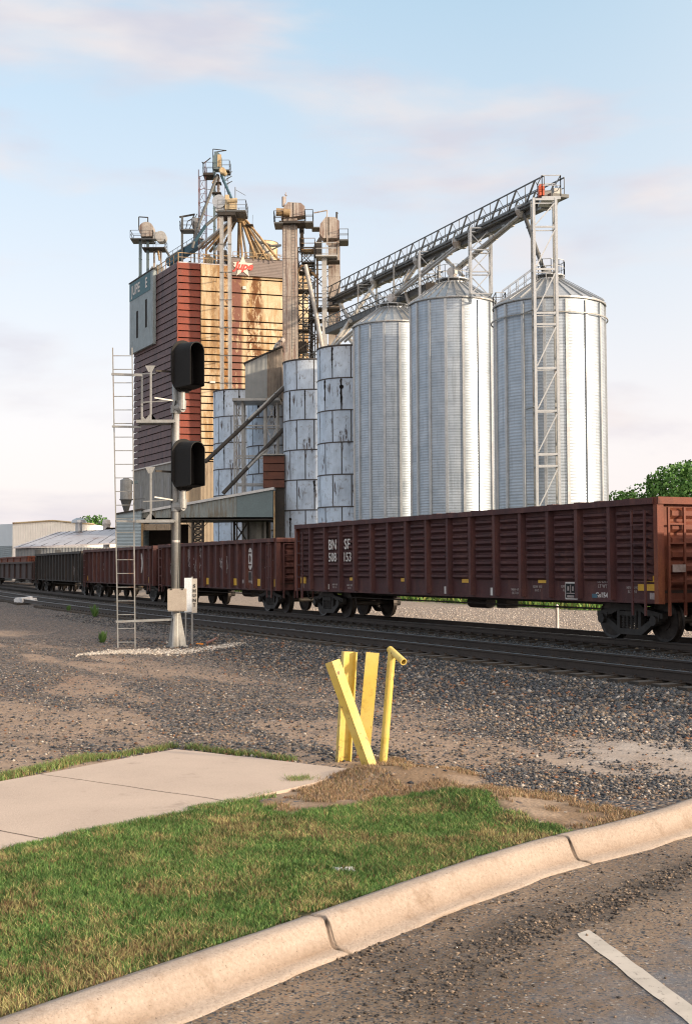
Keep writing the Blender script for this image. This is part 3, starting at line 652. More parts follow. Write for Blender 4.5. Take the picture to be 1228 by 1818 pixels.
# weathered pale strip of chippings under the signal
cx_ = [atZ(a, b) for a, b in ((152, 1163), (200, 1157), (260, 1158), (320, 1160), (380, 1152), (420, 1146))]
xs = []; ys = []
for i in range(3600):
    k = random.random() * 5; a = int(k); p = cx_[a].lerp(cx_[min(a + 1, 5)], k - a); w = .55 * (1 - abs(k / 5 - .45)); xs.append(p.x + random.gauss(0, .15)); ys.append(p.y + random.gauss(0, w * .8) + .5 * (fnoise(np.array([p.x]), np.array([0.0]), 1.4, 33)[0] - .5))
x = np.array(xs); y = np.array(ys); r = .012 + .030 * np.random.rand(len(x)) ** 1.5
stones('pale_rubble', x, y, gz(x, y) + r * .3, r, MT['stone'], 'strip of pale broken concrete chippings at the foot of the signal mast', 'rubble', pal=[(.55, .50, .44), (.42, .37, .32), (.60, .55, .49), (.30, .26, .22)])

def blades(name, x, y, z, h, w, cols, m, label, cat):
    n = len(x); a = np.random.rand(n) * 6.28; lean = np.random.rand(n) * 1.5; la = np.random.rand(n) * 6.28
    dx, dy = np.cos(a) * w / 2, np.sin(a) * w / 2; lx, ly = np.cos(la) * lean * h, np.sin(la) * lean * h
    P0 = np.stack([x - dx, y - dy, z - .01], -1); P1 = np.stack([x + dx, y + dy, z - .01], -1)
    P2 = np.stack([x - dx * .7 + lx * .4, y - dy * .7 + ly * .4, z + h * .6], -1); P3 = np.stack([x + dx * .7 + lx * .4, y + dy * .7 + ly * .4, z + h * .6], -1)
    P4 = np.stack([x + lx, y + ly, z + h], -1); v = np.stack([P0, P1, P2, P3, P4], 1).reshape(-1, 3)
    b = (np.arange(n) * 5)[:, None]; F = np.concatenate([b + [[0, 1, 3]], b + [[0, 3, 2]], b + [[2, 3, 4]]], 0)
    o = npmesh(name, v, F, m); vcol(o, 'col', np.repeat(cols, 5, axis=0)); return tag(o, label, cat, kind='stuff')
t = NT('grass blade'); at = t.n('ShaderNodeAttribute', attribute_name='col'); t.fin(at.outputs['Color'], .65, 0, .2); MT['blade'] = t.m
def area(nc, poly_px, y0, y1):
    yy = np.random.rand(nc) ** .9 * (y1 - y0) + y0; xx = (np.random.rand(nc) - .5) * 2 * (.30 * yy + .5); return xx, yy
xx, yy = area(700000, None, 5.3, 12.2)
n, s, gr, br, sw, pale, dirt, bed, kd = masks(xx, yy)
pn = fnoise(xx, yy, 1.5, 101); pn2 = fnoise(xx, yy, 5.0, 105)
k = gr & (kd < -.0) & ~sw & (np.random.rand(len(xx)) < np.clip(1.15 - .5 * smooth01((pn - .60) / .12), .2, 1) * np.clip(1.35 - yy / 18, .5, 1))
x, y, p1, p2 = xx[k], yy[k], pn[k], pn2[k]
green = np.array((.040, .115, .025)); green2 = np.array((.15, .235, .07)); yel = np.array((.31, .29, .125)); brn = np.array((.20, .125, .07))
f = np.random.rand(len(x), 1); cols = green * (1 - f) + green2 * f
q = np.random.rand(len(x)); dry = np.clip((p1 - .50) / .2, 0, 1) * .6 + .08 + np.clip((p2 - .52) / .2, 0, 1) * .5
cols = np.where((q < dry)[:, None], np.where((np.random.rand(len(x)) < .6)[:, None], yel, brn), cols) * (.65 + .55 * np.random.rand(len(x), 1)) * (.62 + .85 * fnoise(x, y, 4.5, 131))[:, None] * (.75 + .5 * fnoise(x, y, 16, 135))[:, None]
h = (.014 + .028 * np.random.rand(len(x))) * (.6 + .9 * p2); blades('grass', x, y, gz(x, y), h, .0045 + .002 * np.random.rand(len(x)), cols, MT['blade'], 'short patchy green lawn grass between the footpath and the kerb', 'grass')
# dead grass over the earth by the posts, and tufts along the footpath edge
xx, yy = area(260000, None, 9.0, 14.6); n, s, gr, br, sw, pale, dirt, bed, kd = masks(xx, yy)
k = br & (kd < -.0) & ~sw & (fnoise(xx, yy, 1.7, 111) > .44); x, y = xx[k], yy[k]
dp = np.array([(.25, .165, .095), (.31, .22, .135), (.18, .11, .065), (.36, .28, .19), (.13, .14, .05)]); cols = dp[np.random.choice(5, len(x), p=[.35, .25, .2, .12, .08])] * (.75 + .5 * np.random.rand(len(x), 1))
blades('dead_grass', x, y, gz(x, y), .012 + .028 * np.random.rand(len(x)), .005 + .002 * np.random.rand(len(x)), cols, MT['blade'], 'matted brown dead grass around the feet of the yellow posts', 'dead grass')
xs = []; ys = []
for (pa, pb, w, cnt) in (((-60, 1396), (150, 1350), .13, 5200), ((150, 1352), (306, 1328), .07, 1500), ((330, 1331), (520, 1352), .05, 1500), ((515, 1395), (545, 1392), .10, 900)):
    A = atZ(*pa); B = atZ(*pb)
    for i in range(cnt):
        p = A.lerp(B, random.random()); xs.append(p.x + random.gauss(0, w * .5)); ys.append(p.y + abs(random.gauss(0, w * .8) + .5 * (fnoise(np.array([p.x]), np.array([0.0]), 1.4, 33)[0] - .5)) + .02)
x = np.array(xs); y = np.array(ys); f = np.random.rand(len(x), 1); cols = np.where(f < .6, green2, np.where(f < .85, yel, brn)) * (.6 + .6 * np.random.rand(len(x), 1))
blades('edge_grass', x, y, gz(x, y), .03 + .05 * np.random.rand(len(x)), np.full(len(x), .007), cols, MT['blade'], 'ragged tufts of grass along the far edges of the footpath', 'grass')
# weeds on the far side of the tracks
xs = []; ys = []; hs = []
for i in range(13000):
    s = random.uniform(20, 110); n = 33.5 + abs(random.gauss(0, 2.6)); p = trk(s, n); c_ = fnoise(p.x, p.y, .5, 120)
    if c_ > .38: xs.append(p.x); ys.append(p.y); hs.append(random.uniform(.2, .75) * (c_ * 1.6))
x = np.array(xs); y = np.array(ys); cols = np.array([(.07, .15, .03), (.13, .22, .05), (.24, .26, .07)])[np.random.choice(3, len(x))] * (.7 + .6 * np.random.rand(len(x), 1))
blades('weeds', x, y, np.full(len(x), .03), np.array(hs), np.full(len(x), .12), cols, MT['blade'], 'low band of green weeds beyond the pale access strip', 'weeds')
# ---------------------------------------------------------------- railway tracks
def sweep_mb(prof, n0, s0, s1, step=1.5, z0=0.0):
    mb = MB(); ss = list(np.arange(s0, s1 + .01, step)); k = len(prof); vs = []
    for s in ss:
        for (dn, dz) in prof: vs.append(trk(s, n0 + dn, z0 + dz))
    fs = [(i * k + j, i * k + (j + 1) % k, (i + 1) * k + (j + 1) % k, (i + 1) * k + j) for i in range(len(ss) - 1) for j in range(k)]
    fs += [tuple(range(k)), tuple(range((len(ss) - 1) * k, len(ss) * k))[::-1]]
    return mb.add(vs, fs)
RPROF = [(-.07, 0), (.07, 0), (.07, .015), (.012, .035), (.012, .125), (.036, .135), (.036, .166), (-.036, .166), (-.036, .135), (-.012, .125), (-.012, .035), (-.07, .015)]
def track(nc, label, near_ties):
    t = thing('railway_track', label, 'railway track', trk(30, nc, .05))
    for sgn in (-1, 1):
        nr = nc + sgn * .7525
        r_ = obj('rail', sweep_mb(RPROF, nr, -14, 262, 1.5, RAILZ - .17), MT['rail'], t)
        obj('running_surface', sweep_mb([(-.030, 0), (.030, 0), (.026, .005), (-.026, .005)], nr, -14, 262, 1.5, RAILZ - .0035), MT['railtop'], r_)
        pl_ = MB()
        for s in np.arange(12.2, 62, .55):
            c = trk(s, nr, .184); a = heading(s); pl_.box(c, (.2, .34, .012), a)
            for q in (-.1, .1): pl_.box(trk(s, nr + q, .20), (.05, .05, .035), a)
        obj('tie_plate', pl_, MT['rail'], t)['kind'] = 'stuff'
    tm = None; random.seed(5)
    for i, s in enumerate(np.arange(12.2, 62, .55)):
        c = trk(s, nc, .178 - .09); a = heading(s)
        if tm is None:
            mb = MB().box((0, 0, 0), (.23, 2.6, .17)); ob = obj('tie', mb, MT['tie'], t, world=False); tm = ob.data
        else: ob = bpy.data.objects.new('tie', tm); COL.objects.link(ob); ob.parent = t
        ob.location = c - Vector(t.location); ob.rotation_euler = (0, 0, a + random.uniform(-.02, .02))
        if i >= 99: break
    far = MB()
    for s in np.arange(67, 260, .6): far.box(trk(s, nc, .088), (.23, 2.6, .17), heading(s))
    f = obj('tie', far, MT['tie'], t); f['kind'] = 'stuff'
    return t
track(14.20, 'empty railway track with dark rails nearest the camera, in front of the wagons', True)
track(18.90, 'railway track standing under the string of gondola wagons', True)

# ---------------------------------------------------------------- gondola wagons
def bogie_meshes():
    d = {}
    mb = MB(); prof = [(.06, -.075), (.20, -.075), (.20, -.05), (.40, -.04), (.455, -.06), (.455, .045), (.49, .065), (.49, .085), (.43, .085), (.36, .05), (.20, .065), (.06, .085)]
    # wheel about local Y
    seg = 32; vs = []
    for (r, w) in prof:
        for i in range(seg): a = 2 * math.pi * i / seg; vs.append((r * math.cos(a), w, r * math.sin(a)))
    k = len(prof); fs = [(p * seg + i, p * seg + (i + 1) % seg, ((p + 1) % k) * seg + (i + 1) % seg, ((p + 1) % k) * seg + i) for p in range(k) for i in range(seg)]
    mb.add(vs, fs); mb.cyl((0, -.16, 0), (0, -.07, 0), .09, seg=12); d['wheel'] = obj('wheel', mb, MT['wheel'], world=False)
    d['axle'] = obj('axle', MB().cyl((0, -.95, 0), (0, .95, 0), .075, seg=10), MT['darksteel'], world=False)
    f = MB()
    top = [(-1.12, .50), (-1.12, .62), (-.55, .70), (-.38, .80), (.38, .80), (.55, .70), (1.12, .62), (1.12, .50), (.62, .56), (.34, .66), (-.34, .66), (-.62, .56)]
    f.prism([(a, -.07, b) for a, b in top], (0, .14, 0))
    f.prism([(-1.0, -.07, .50), (-.78, -.07, .50), (-.30, -.07, .26), (.30, -.07, .26), (.78, -.07, .50), (1.0, -.07, .50), (.42, -.07, .13), (-.42, -.07, .13)], (0, .14, 0))
    for sx_ in (-1, 1):
        f.bb(sx_ * .36 - .05, sx_ * .36 + .05, -.07, .07, .22, .68)
        f.cyl((sx_ * .89, -.15, .46), (sx_ * .89, .05, .46), .11, seg=12); f.bb(sx_ * .89 - .14, sx_ * .89 + .14, -.09, .09, .44, .60)
    for q in (-.2, -.07, .07, .2):
        for k in range(5): f.cyl((q, -.03, .28 + k * .055), (q, -.03, .31 + k * .055), .055, seg=8)
        f.cyl((q, -.03, .27), (q, -.03, .55), .038, seg=8)
    f.bb(-.3, .3, -.1, .1, .54, .64); d['side_frame'] = obj('side_frame', f, MT['bogie'], world=False)
    b = MB().bb(-.2, .2, -1.0, 1.0, .52, .72); b.cyl((0, 0, .72), (0, 0, .80), .25, seg=16); b.bb(-.6, .6, -.6, -.5, .36, .44); b.bb(-.6, .6, .5, .6, .36, .44)
    d['bolster'] = obj('bolster', b, MT['darksteel'], world=False)
    return d
t = NT('oily wheel steel'); c = t.mix(t.ramp(t.noise(5, 6, .7), .4, .7), (.022, .018, .017), (.055, .046, .040)); MT['wheel'] = t.fin(c, .5, .5)
MT['bogie'] = wmat('grimy bogie casting', (.040, .036, .034), (.018, .016, .015), 5, .7, .1)
BM = bogie_meshes(); BMd = {k: v.data for k, v in BM.items()}
for v in BM.values(): bpy.data.objects.remove(v)
def child(name, data, parent, loc, rz=0):
    o = bpy.data.objects.new(name, data); COL.objects.link(o); o.parent = parent; o.location = loc; o.rotation_euler = (0, 0, rz); return o
def add_bogie(car, x):
    b = child('bogie', BMd['bolster'], car, (x, 0, 0))
    for q in (-.89, .89):
        child('axle', BMd['axle'], b, (q, 0, .457))
        child('wheel', BMd['wheel'], b, (q, -.755, .457)); child('wheel', BMd['wheel'], b, (q, .755, .457), math.pi)
    child('side_frame', BMd['side_frame'], b, (0, -.99, 0)); child('side_frame', BMd['side_frame'], b, (0, .99, 0), math.pi)
    return b
def gondola(label, sa, sb, nc, zt, zb, ribs, m, mend, ridged, group, nrib=15, hw=1.56, endrust=True, tc=1.55, cat='gondola wagon'):
    """sa, sb: track distances of the near (right) and far (left) ends; local +X points to the near right"""
    sm = (sa + sb) / 2; Lh = (sb - sa) / 2
    c = (trk(sa, nc, RAILZ) + trk(sb, nc, RAILZ)) / 2; d = trk(sa, nc) - trk(sb, nc); rz = math.atan2(d.y, d.x)
    g = thing('gondola_wagon', label, cat, c, rz, group); W = dict(world=False)
    if ribs is None: ribs = [-Lh + .5 + (2 * Lh - 1.0) * i / (nrib - 1) for i in range(nrib)]
    th = .05; ys = hw - .13
    for sy, nm in ((-1, 'side_panel'), (1, 'side_panel')):
        p = MB(); p.bb(-Lh, Lh, sy * ys, sy * (ys - th), zb + .05, zt - .05)
        if ridged:
            ed = [-Lh + .02] + list(ribs) + [Lh - .02]
            for a, b in zip(ed[:-1], ed[1:]):
                if b - a < .5: continue
                a2, b2 = a + .16, b - .12; nr = 9
                for i in range(nr):
                    z = 1.37 + i * (2.76 - 1.37) / (nr - 1); y0 = sy * ys; y1 = sy * (ys + .085)
                    prof = [(a2, y0, z - .075), (b2, y0, z - .075), (b2, y0, z + .06), (a2, y0, z + .06), (a2 + .07, y1, z - .015), (b2 - .07, y1, z - .015), (b2 - .07, y1, z + .035), (a2 + .07, y1, z + .035)]
                    p.add(prof, [(0, 1, 5, 4), (1, 2, 6, 5), (2, 3, 7, 6), (3, 0, 4, 7), (4, 5, 6, 7)])
        obj(nm, p, m, g, **W)
    fl = MB().bb(-Lh, Lh, -ys + th, ys - th, zb + .22, zb + .28); obj('floor', fl, MT['darksteel'], g, **W)
    for sy in (-1, 1):
        for x in ribs:
            r_ = MB(); y0 = sy * ys; y1 = sy * hw
            r_.prism([(x - .085, y0, zb + .06), (x - .055, y1, zb + .06), (x + .055, y1, zb + .06), (x + .085, y0, zb + .06)], (0, 0, zt - zb - .14)); obj('rib', r_, m, g, **W)
        tcb = MB().bb(-Lh - .03, Lh + .03, sy * (hw + .03), sy * (ys - .08), zt - .13, zt)
        for i in range(int(2 * Lh / .9)):       # dents along the top chord
            x = -Lh + .4 + i * .9 + random.uniform(-.2, .2); tcb.bb(x - .12, x + .12, sy * (hw + .028), sy * (ys - .04), zt, zt + random.uniform(.004, .02))
        obj('top_chord', tcb, m, g, **W)
        obj('side_sill', MB().bb(-Lh, Lh, sy * (ys + .012), sy * (ys - .10), zb, zb + .10), m, g, **W)
    me_ = mend
    for sx in (-1, 1):
        e = MB(); e.bb(sx * Lh, sx * (Lh - .06), -ys, ys, zb + .02, zt - .04)
        for i in range(6):
            z = zb + .45 + i * (zt - zb - .6) / 5.6; x0 = sx * Lh; x1 = sx * (Lh + .09)
            e.add([(x0, -ys + .25, z - .12), (x0, ys - .25, z - .12), (x0, ys - .25, z + .12), (x0, -ys + .25, z + .12), (x1, -ys + .32, z - .05), (x1, ys - .32, z - .05), (x1, ys - .32, z + .05), (x1, -ys + .32, z + .05)],
                  [(0, 1, 5, 4), (1, 2, 6, 5), (2, 3, 7, 6), (3, 0, 4, 7), (4, 5, 6, 7)])
        en = obj('end_wall', e, me_, g, **W)
        for ya_, yb_ in ((-ys - .11, -ys + .06), (ys - .06, ys + .11), (-.06, .06)): obj('end_post', MB().bb(sx * (Lh + .002), sx * (Lh + .13), ya_, yb_, zb, zt - .14), me_, en, **W)
        obj('end_chord', MB().bb(sx * (Lh - .08), sx * (Lh + .17), -hw + .02, hw - .02, zt - .136, zt + .012), me_, en, **W)
        # ladders on the left corner of each end and round onto the side
        ld = MB(); yl = -ys + .16
        for q in (yl, yl + .42): ld.bb(sx * (Lh + .13), sx * (Lh + .18), q - .025, q + .025, zb - .25, zt - .2)
        for i in range(5): ld.bb(sx * (Lh + .13), sx * (Lh + .17), yl, yl + .42, zb + .05 + i * .40, zb + .085 + i * .40)
        obj('end_ladder', ld, me_, g, **W)
        ld = MB(); xl = sx * (Lh - .22) if sx > 0 else -Lh + .62
        for q in (xl, xl - .42): ld.bb(q - .025, q + .025, -hw - .05, -hw - .015, zb - .25, zt - .25)
        for i in range(5): ld.bb(xl - .42, xl, -hw - .045, -hw - .015, zb + .05 + i * .40, zb + .08 + i * .40)
        obj('side_ladder', ld, m, g, **W)
        cp = MB(); cp.bb(sx * (Lh - .5), sx * (Lh + .32), -.11, .11, .78, .98); cp.bb(sx * (Lh + .30), sx * (Lh + .52), -.16, .13, .72, 1.0); cp.cyl((sx * (Lh + .46), .14, .74), (sx * (Lh + .46), .14, .98), .08, seg=10)
        obj('coupler', cp, MT['darksteel'], g, **W)
        hs = MB(); pts = [(sx * (Lh + .1), -.35, .80), (sx * (Lh + .3), -.38, .55), (sx * (Lh + .5), -.36, .50), (sx * (Lh + .6), -.3, .62)]; hs.tube(pts, .022, 6); obj('air_hose', hs, MT['black'], g, **W)
        add_bogie(g, sx * (Lh - tc))
    un = MB(); un.bb(-Lh + .1, Lh - .1, -.18, .18, zb - .12, zb + .2)
    for k in range(9): x = -Lh + 3.2 + k * (2 * Lh - 6.4) / 8; un.bb(x - .06, x + .06, -hw + .2, hw - .2, zb + .02, zb + .2)
    obj('underframe', un, MT['darksteel'], g, **W)
    br = MB(); br.cyl((-1.2, .45, zb - .22), (-.2, .45, zb - .22), .17, seg=14); br.bb(.5, .95, .2, .6, zb - .35, zb - .02); br.tube([(-Lh + 2.6, -.9, zb - .18), (Lh - 2.6, -.9, zb - .18)], .018, 6)
    br.tube([(-Lh + 2.6, .25, zb - .25), (-.2, .3, zb - .25), (1.1, .2, zb - .25), (Lh - 2.6, .25, zb - .25)], .02, 6); obj('brake_gear', br, MT['darksteel'], g, **W)
    return g, Lh, c, rz
GRP_ = 'gondola wagons coupled on the second track'
nside = 18.90 - 1.56
s1a, s1b = s_of_px(1158, nside), s_of_px(524.5, nside)
def lx(px, sa, sb): return (sa + sb) / 2 - s_of_px(px, nside)
ribs1 = [lx(p, s1a, s1b) for p in (548, 574, 600, 626, 656, 686, 718, 754, 792, 832, 875, 921, 970, 1021, 1079)]
G1, L1, C1, RZ1 = gondola('dark oxide brown gondola wagon nearest the camera, with pressed ridged side panels', s1a, s1b, 18.90, 3.06, .84, ribs1, MT['car'], MT['car_end'], True, GRP_, tc=1.45)
yo = -1.56 - .004; yp = -(1.56 - .13) - .006
def lbl(car, key, x, z, m, y=None, name='lettering'):
    o = obj(name, put_text(TX[key], Vector((x, y if y is not None else yp, z)), Vector((1, 0, 0)), Vector((0, 0, 1))), m, car, world=False); return o
def plate(car, x, z, w, h, m, name='reflector', y=None):
    yy_ = y if y is not None else yp; return obj(name, MB().bb(x - w / 2, x + w / 2, yy_ - .012, yy_, z - h / 2, z + h / 2), m, car, world=False)
bx = lambda a, b: (lx(a, s1a, s1b) + lx(b, s1a, s1b)) / 2
lbl(G1, 'BN', bx(574, 600) + .02, 2.33, MT['white'], -1.56 + .13 - .092); lbl(G1, 'SF', bx(600, 626) + .02, 2.33, MT['white'], -1.56 + .13 - .092)
lbl(G1, 'n508', bx(574, 600) + .02, 1.93, MT['white'], -1.56 + .13 - .092); lbl(G1, 'n153', bx(600, 626) + .02, 1.93, MT['white'], -1.56 + .13 - .092)
lbl(G1, 'w1', bx(626, 600), 1.02, MT['whitedim']); lbl(G1, 'w2', bx(574, 600), 1.03, MT['whitedim']); lbl(G1, 'w1', bx(1021, 970), 1.12, MT['whitedim'])
lbl(G1, 's154', lx(1058, s1a, s1b), .98, MT['white']); lbl(G1, 'ldl', lx(1060, s1a, s1b), 1.24, MT['whitedim']); lbl(G1, 'w2', lx(1112, s1a, s1b), 1.12, MT['whitedim'])
lbl(G1, 'w1', lx(945, s1a, s1b), 1.10, MT['whitedim']); lbl(G1, 'w2', lx(906, s1a, s1b), 1.02, MT['whitedim'])
for px, w, h, z in ((532, .28, .30, 1.24), (619, .28, .13, 1.28), (711, .30, .14, 1.28), (820, .30, .14, 1.28), (955, .26, .15, 1.31), (1140, .42, .13, 1.36), (1140, .42, .14, 1.18), (1154, .10, .13, 1.36)):
    plate(G1, lx(px, s1a, s1b), z, w * 1.5 if px != 1154 else w, h, MT['reflect'])
for px, w, h in ((531, .12, .14), (576, .06, .14), (651, .12, .16), (713, .13, .15), (784, .14, .17), (866, .14, .17), (1150, .16, .12)):
    plate(G1, lx(px, s1a, s1b), 1.00, w * 1.45, h * 1.15, MT['whitedim'] if px in (531, 651, 1150) else MT['white'], 'marking')
x_ = lx(1005, s1a, s1b)
plate(G1, x_, 1.07, .46, .40, MT['white'], 'marking'); plate(G1, x_, 1.07, .39, .33, MT['black'], 'marking', yp - .013)
for dx, dz, w, h in ((0, -.06, .32, .02), (0, .04, .02, .2), (-.09, .05, .05, .10), (.09, .05, .05, .10), (0, -.13, .26, .05)): plate(G1, x_ + dx, 1.07 + dz, w, h, MT['whitedim'], 'marking', yp - .0255)
plate(G1, lx(1046, s1a, s1b), .97, .18, .09, MT['bluebox'], 'marking')
obj('marking', MB().bb(L1 + .181, L1 + .186, -1.2, -.85, 1.50, 1.66), MT['whitedim'], G1, world=False)
def follow(pxa, pxb, label, zt, m, mend, nrib, hw=1.56, tc=1.7):
    return gondola(label, s_of_px(pxa, nside), s_of_px(pxb, nside), 18.90, zt, .80, None, m, mend, False, GRP_, nrib, hw, tc=tc)
G2, L2, C2, RZ2 = follow(487, 281.5, 'faded red brown gondola wagon with chalky graffiti, second from the camera', 2.66, MT['car_red'], MT['car_red'], 17)
G3, L3, _, _ = follow(270, 148.5, 'red brown gondola wagon seen behind the signal ladder, third from the camera', 2.64, MT['car_red'], MT['car_red'], 15)
G4, L4, _, _ = follow(143, 63, 'sooty black gondola wagon, fourth from the camera', 2.60, MT['car_black'], MT['car_black'], 15)
G5, L5, _, _ = follow(59, -45, 'low dark brown gondola wagon at the left end of the train', 2.10, MT['car_dark'], MT['car_dark'], 13)
G0, _, _, _ = gondola('low gondola wagon coupled ahead of the nearest one, out of the frame', s_of_px(1240, nside) - 14.5, s_of_px(1240, nside), 18.90, 2.6, .84, None, MT['car_red'], MT['car_red'], False, GRP_, 13)
def lx2(px, pa, pb): return (s_of_px(pa, nside) + s_of_px(pb, nside)) / 2 - s_of_px(px, nside)
def disc(car, x, z, w, h, m, name='emblem', y=None):
    yy_ = y if y is not None else yp; pts = [(x + w / 2 * math.cos(a), yy_, z + h / 2 * math.sin(a)) for a in [2 * math.pi * i / 20 for i in range(20)]]
    return obj(name, MB().prism(pts, (0, -.012, 0)), m, car, world=False)
x_ = lx2(438, 487, 281.5); disc(G2, x_, 1.95, .50, .82, MT['white']); disc(G2, x_, 1.95, .16, .26, MT['car_red'], y=yp - .013)
for dz in (-.22, .22): plate(G2, x_, 1.95 + dz, .30, .05, MT['car_red'], 'emblem', yp - .013)
plate(G2, x_ - .02, 1.28, .34, .42, MT['whitedim'], 'marking'); plate(G2, x_ - .02, 1.30, .22, .30, MT['car_black'], 'marking', yp - .013)
for px, w in ((286, .3), (362, .3), (411, .3), (455, .45), (485, .42)): plate(G2, lx2(px, 487, 281.5), 1.08, w, .26, MT['reflect'])
for px in (394, 425, 441, 474): plate(G2, lx2(px, 487, 281.5), 1.10, .14, .14, MT['whitedim'], 'marking')
random.seed(12)
def scrawl(car, pa, pb, px0, px1, m, cnt, z0=1.2, z1=2.3):
    mb = MB()
    for k in range(cnt):
        x = lx2(random.uniform(px0, px1), pa, pb); z = random.uniform(z0, z1); pts = []
        for j in range(6): pts.append((x + random.uniform(-.20, .20), z + random.uniform(-.25, .25)))
        for (a, b), (c_, d) in zip(pts[:-1], pts[1:]): mb.beam((a, yp - .004, b), (c_, yp - .004, d), .008, .035, side=Vector((0, 1, 0)))
    obj('graffiti', mb, m, car, world=False)
scrawl(G2, 487, 281.5, 326, 350, MT['whitedim'], 16); scrawl(G2, 487, 281.5, 384, 396, MT['whitedim'], 7, 1.3, 2.0); scrawl(G2, 487, 281.5, 296, 302, MT['whitedim'], 4); scrawl(G2, 487, 281.5, 452, 476, MT['whitedim'], 3, 1.5, 2.1)
x_ = lx2(246, 270, 148.5); disc(G3, x_, 1.85, .55, .95, MT['white']); disc(G3, x_, 1.85, .2, .4, MT['car_red'], y=yp - .013); scrawl(G3, 270, 148.5, 155, 180, MT['whitedim'], 4, 1.4, 2.0); scrawl(G3, 270, 148.5, 240, 262, MT['whitedim'], 3, 1.0, 1.6)
for px in (151, 262): plate(G3, lx2(px, 270, 148.5), 1.06, .5, .26, MT['reflect'])
scrawl(G4, 143, 63, 124, 128, MT['whitedim'], 4, 1.4, 1.9)
# one more wagon on a siding behind, only its rusty top shows
gondola('orange rusted gondola wagon standing behind the low dark wagon at the far left', s_of_px(50, 22.5), s_of_px(-60, 22.5), 24.0, 2.85, .8, None, MT['car_end'], MT['car_end'], False, None, 13)

# ---------------------------------------------------------------- railway signal
YS = 31.7
def S(px, py, dy=0): return P(px, py, YS + dy)
bz = gz(S(312, 1150).x, YS)[0]
SG = thing('railway_signal', 'tall grey railway signal mast with two black hooded heads, ladder and small platforms', 'signal', (S(312, 1150).x, YS, bz))
pt, pb = S(312, 618), S(312, 1088); pb.x = pt.x
m_ = obj('mast', MB().cyl(pb, pt, .095, .092, 20), MT['signal_grey'], SG, smooth=False)
for p_ in m_.data.polygons: p_.use_smooth = len(p_.vertices) == 4
ft = MB(); tp = Vector((pb.x, YS, pb.z + .05)); zb_ = bz
ft.cyl((pb.x, YS, zb_ + .02), (pb.x, YS, pb.z + .02), .085, .09, 14)
for a in (R(20), R(140), R(260)):
    d = Vector((math.cos(a), math.sin(a), 0)); s_ = Vector((-d.y, d.x, 0)) * .02
    ft.prism([tp + d * .05 - s_, tp + d * .10 - s_, Vector((pb.x, YS, zb_)) + d * .27 - s_, Vector((pb.x, YS, zb_)) + d * .10 - s_], s_ * 2)
    ft.box(Vector((pb.x, YS, zb_ + .02)) + d * .2, (.18, .12, .04), a)
obj('base', ft, MT['signal_grey'], SG)
b0, b1 = S(300, 1085, -.13), S(331, 1045, -.13)
bxm = MB().bb(b0.x, b1.x, YS - .30, YS - .09, b0.z, b1.z); bxm.bb(b0.x - .012, b1.x + .012, YS - .315, YS - .301, b0.z + .03, b1.z - .02)
jb = obj('junction_box', bxm, MT['signal_box'], SG); obj('hinge', MB().bb(b0.x + .06, b0.x + .10, YS - .325, YS - .316, b1.z - .03, b1.z + .02).bb(b1.x - .10, b1.x - .06, YS - .325, YS - .316, b1.z - .03, b1.z + .02), MT['darksteel'], jb)
obj('clamp', MB().cyl((pb.x, YS, pb.z - .05), (pb.x, YS, pb.z + .03), .115, seg=16), MT['signal_grey'], SG)
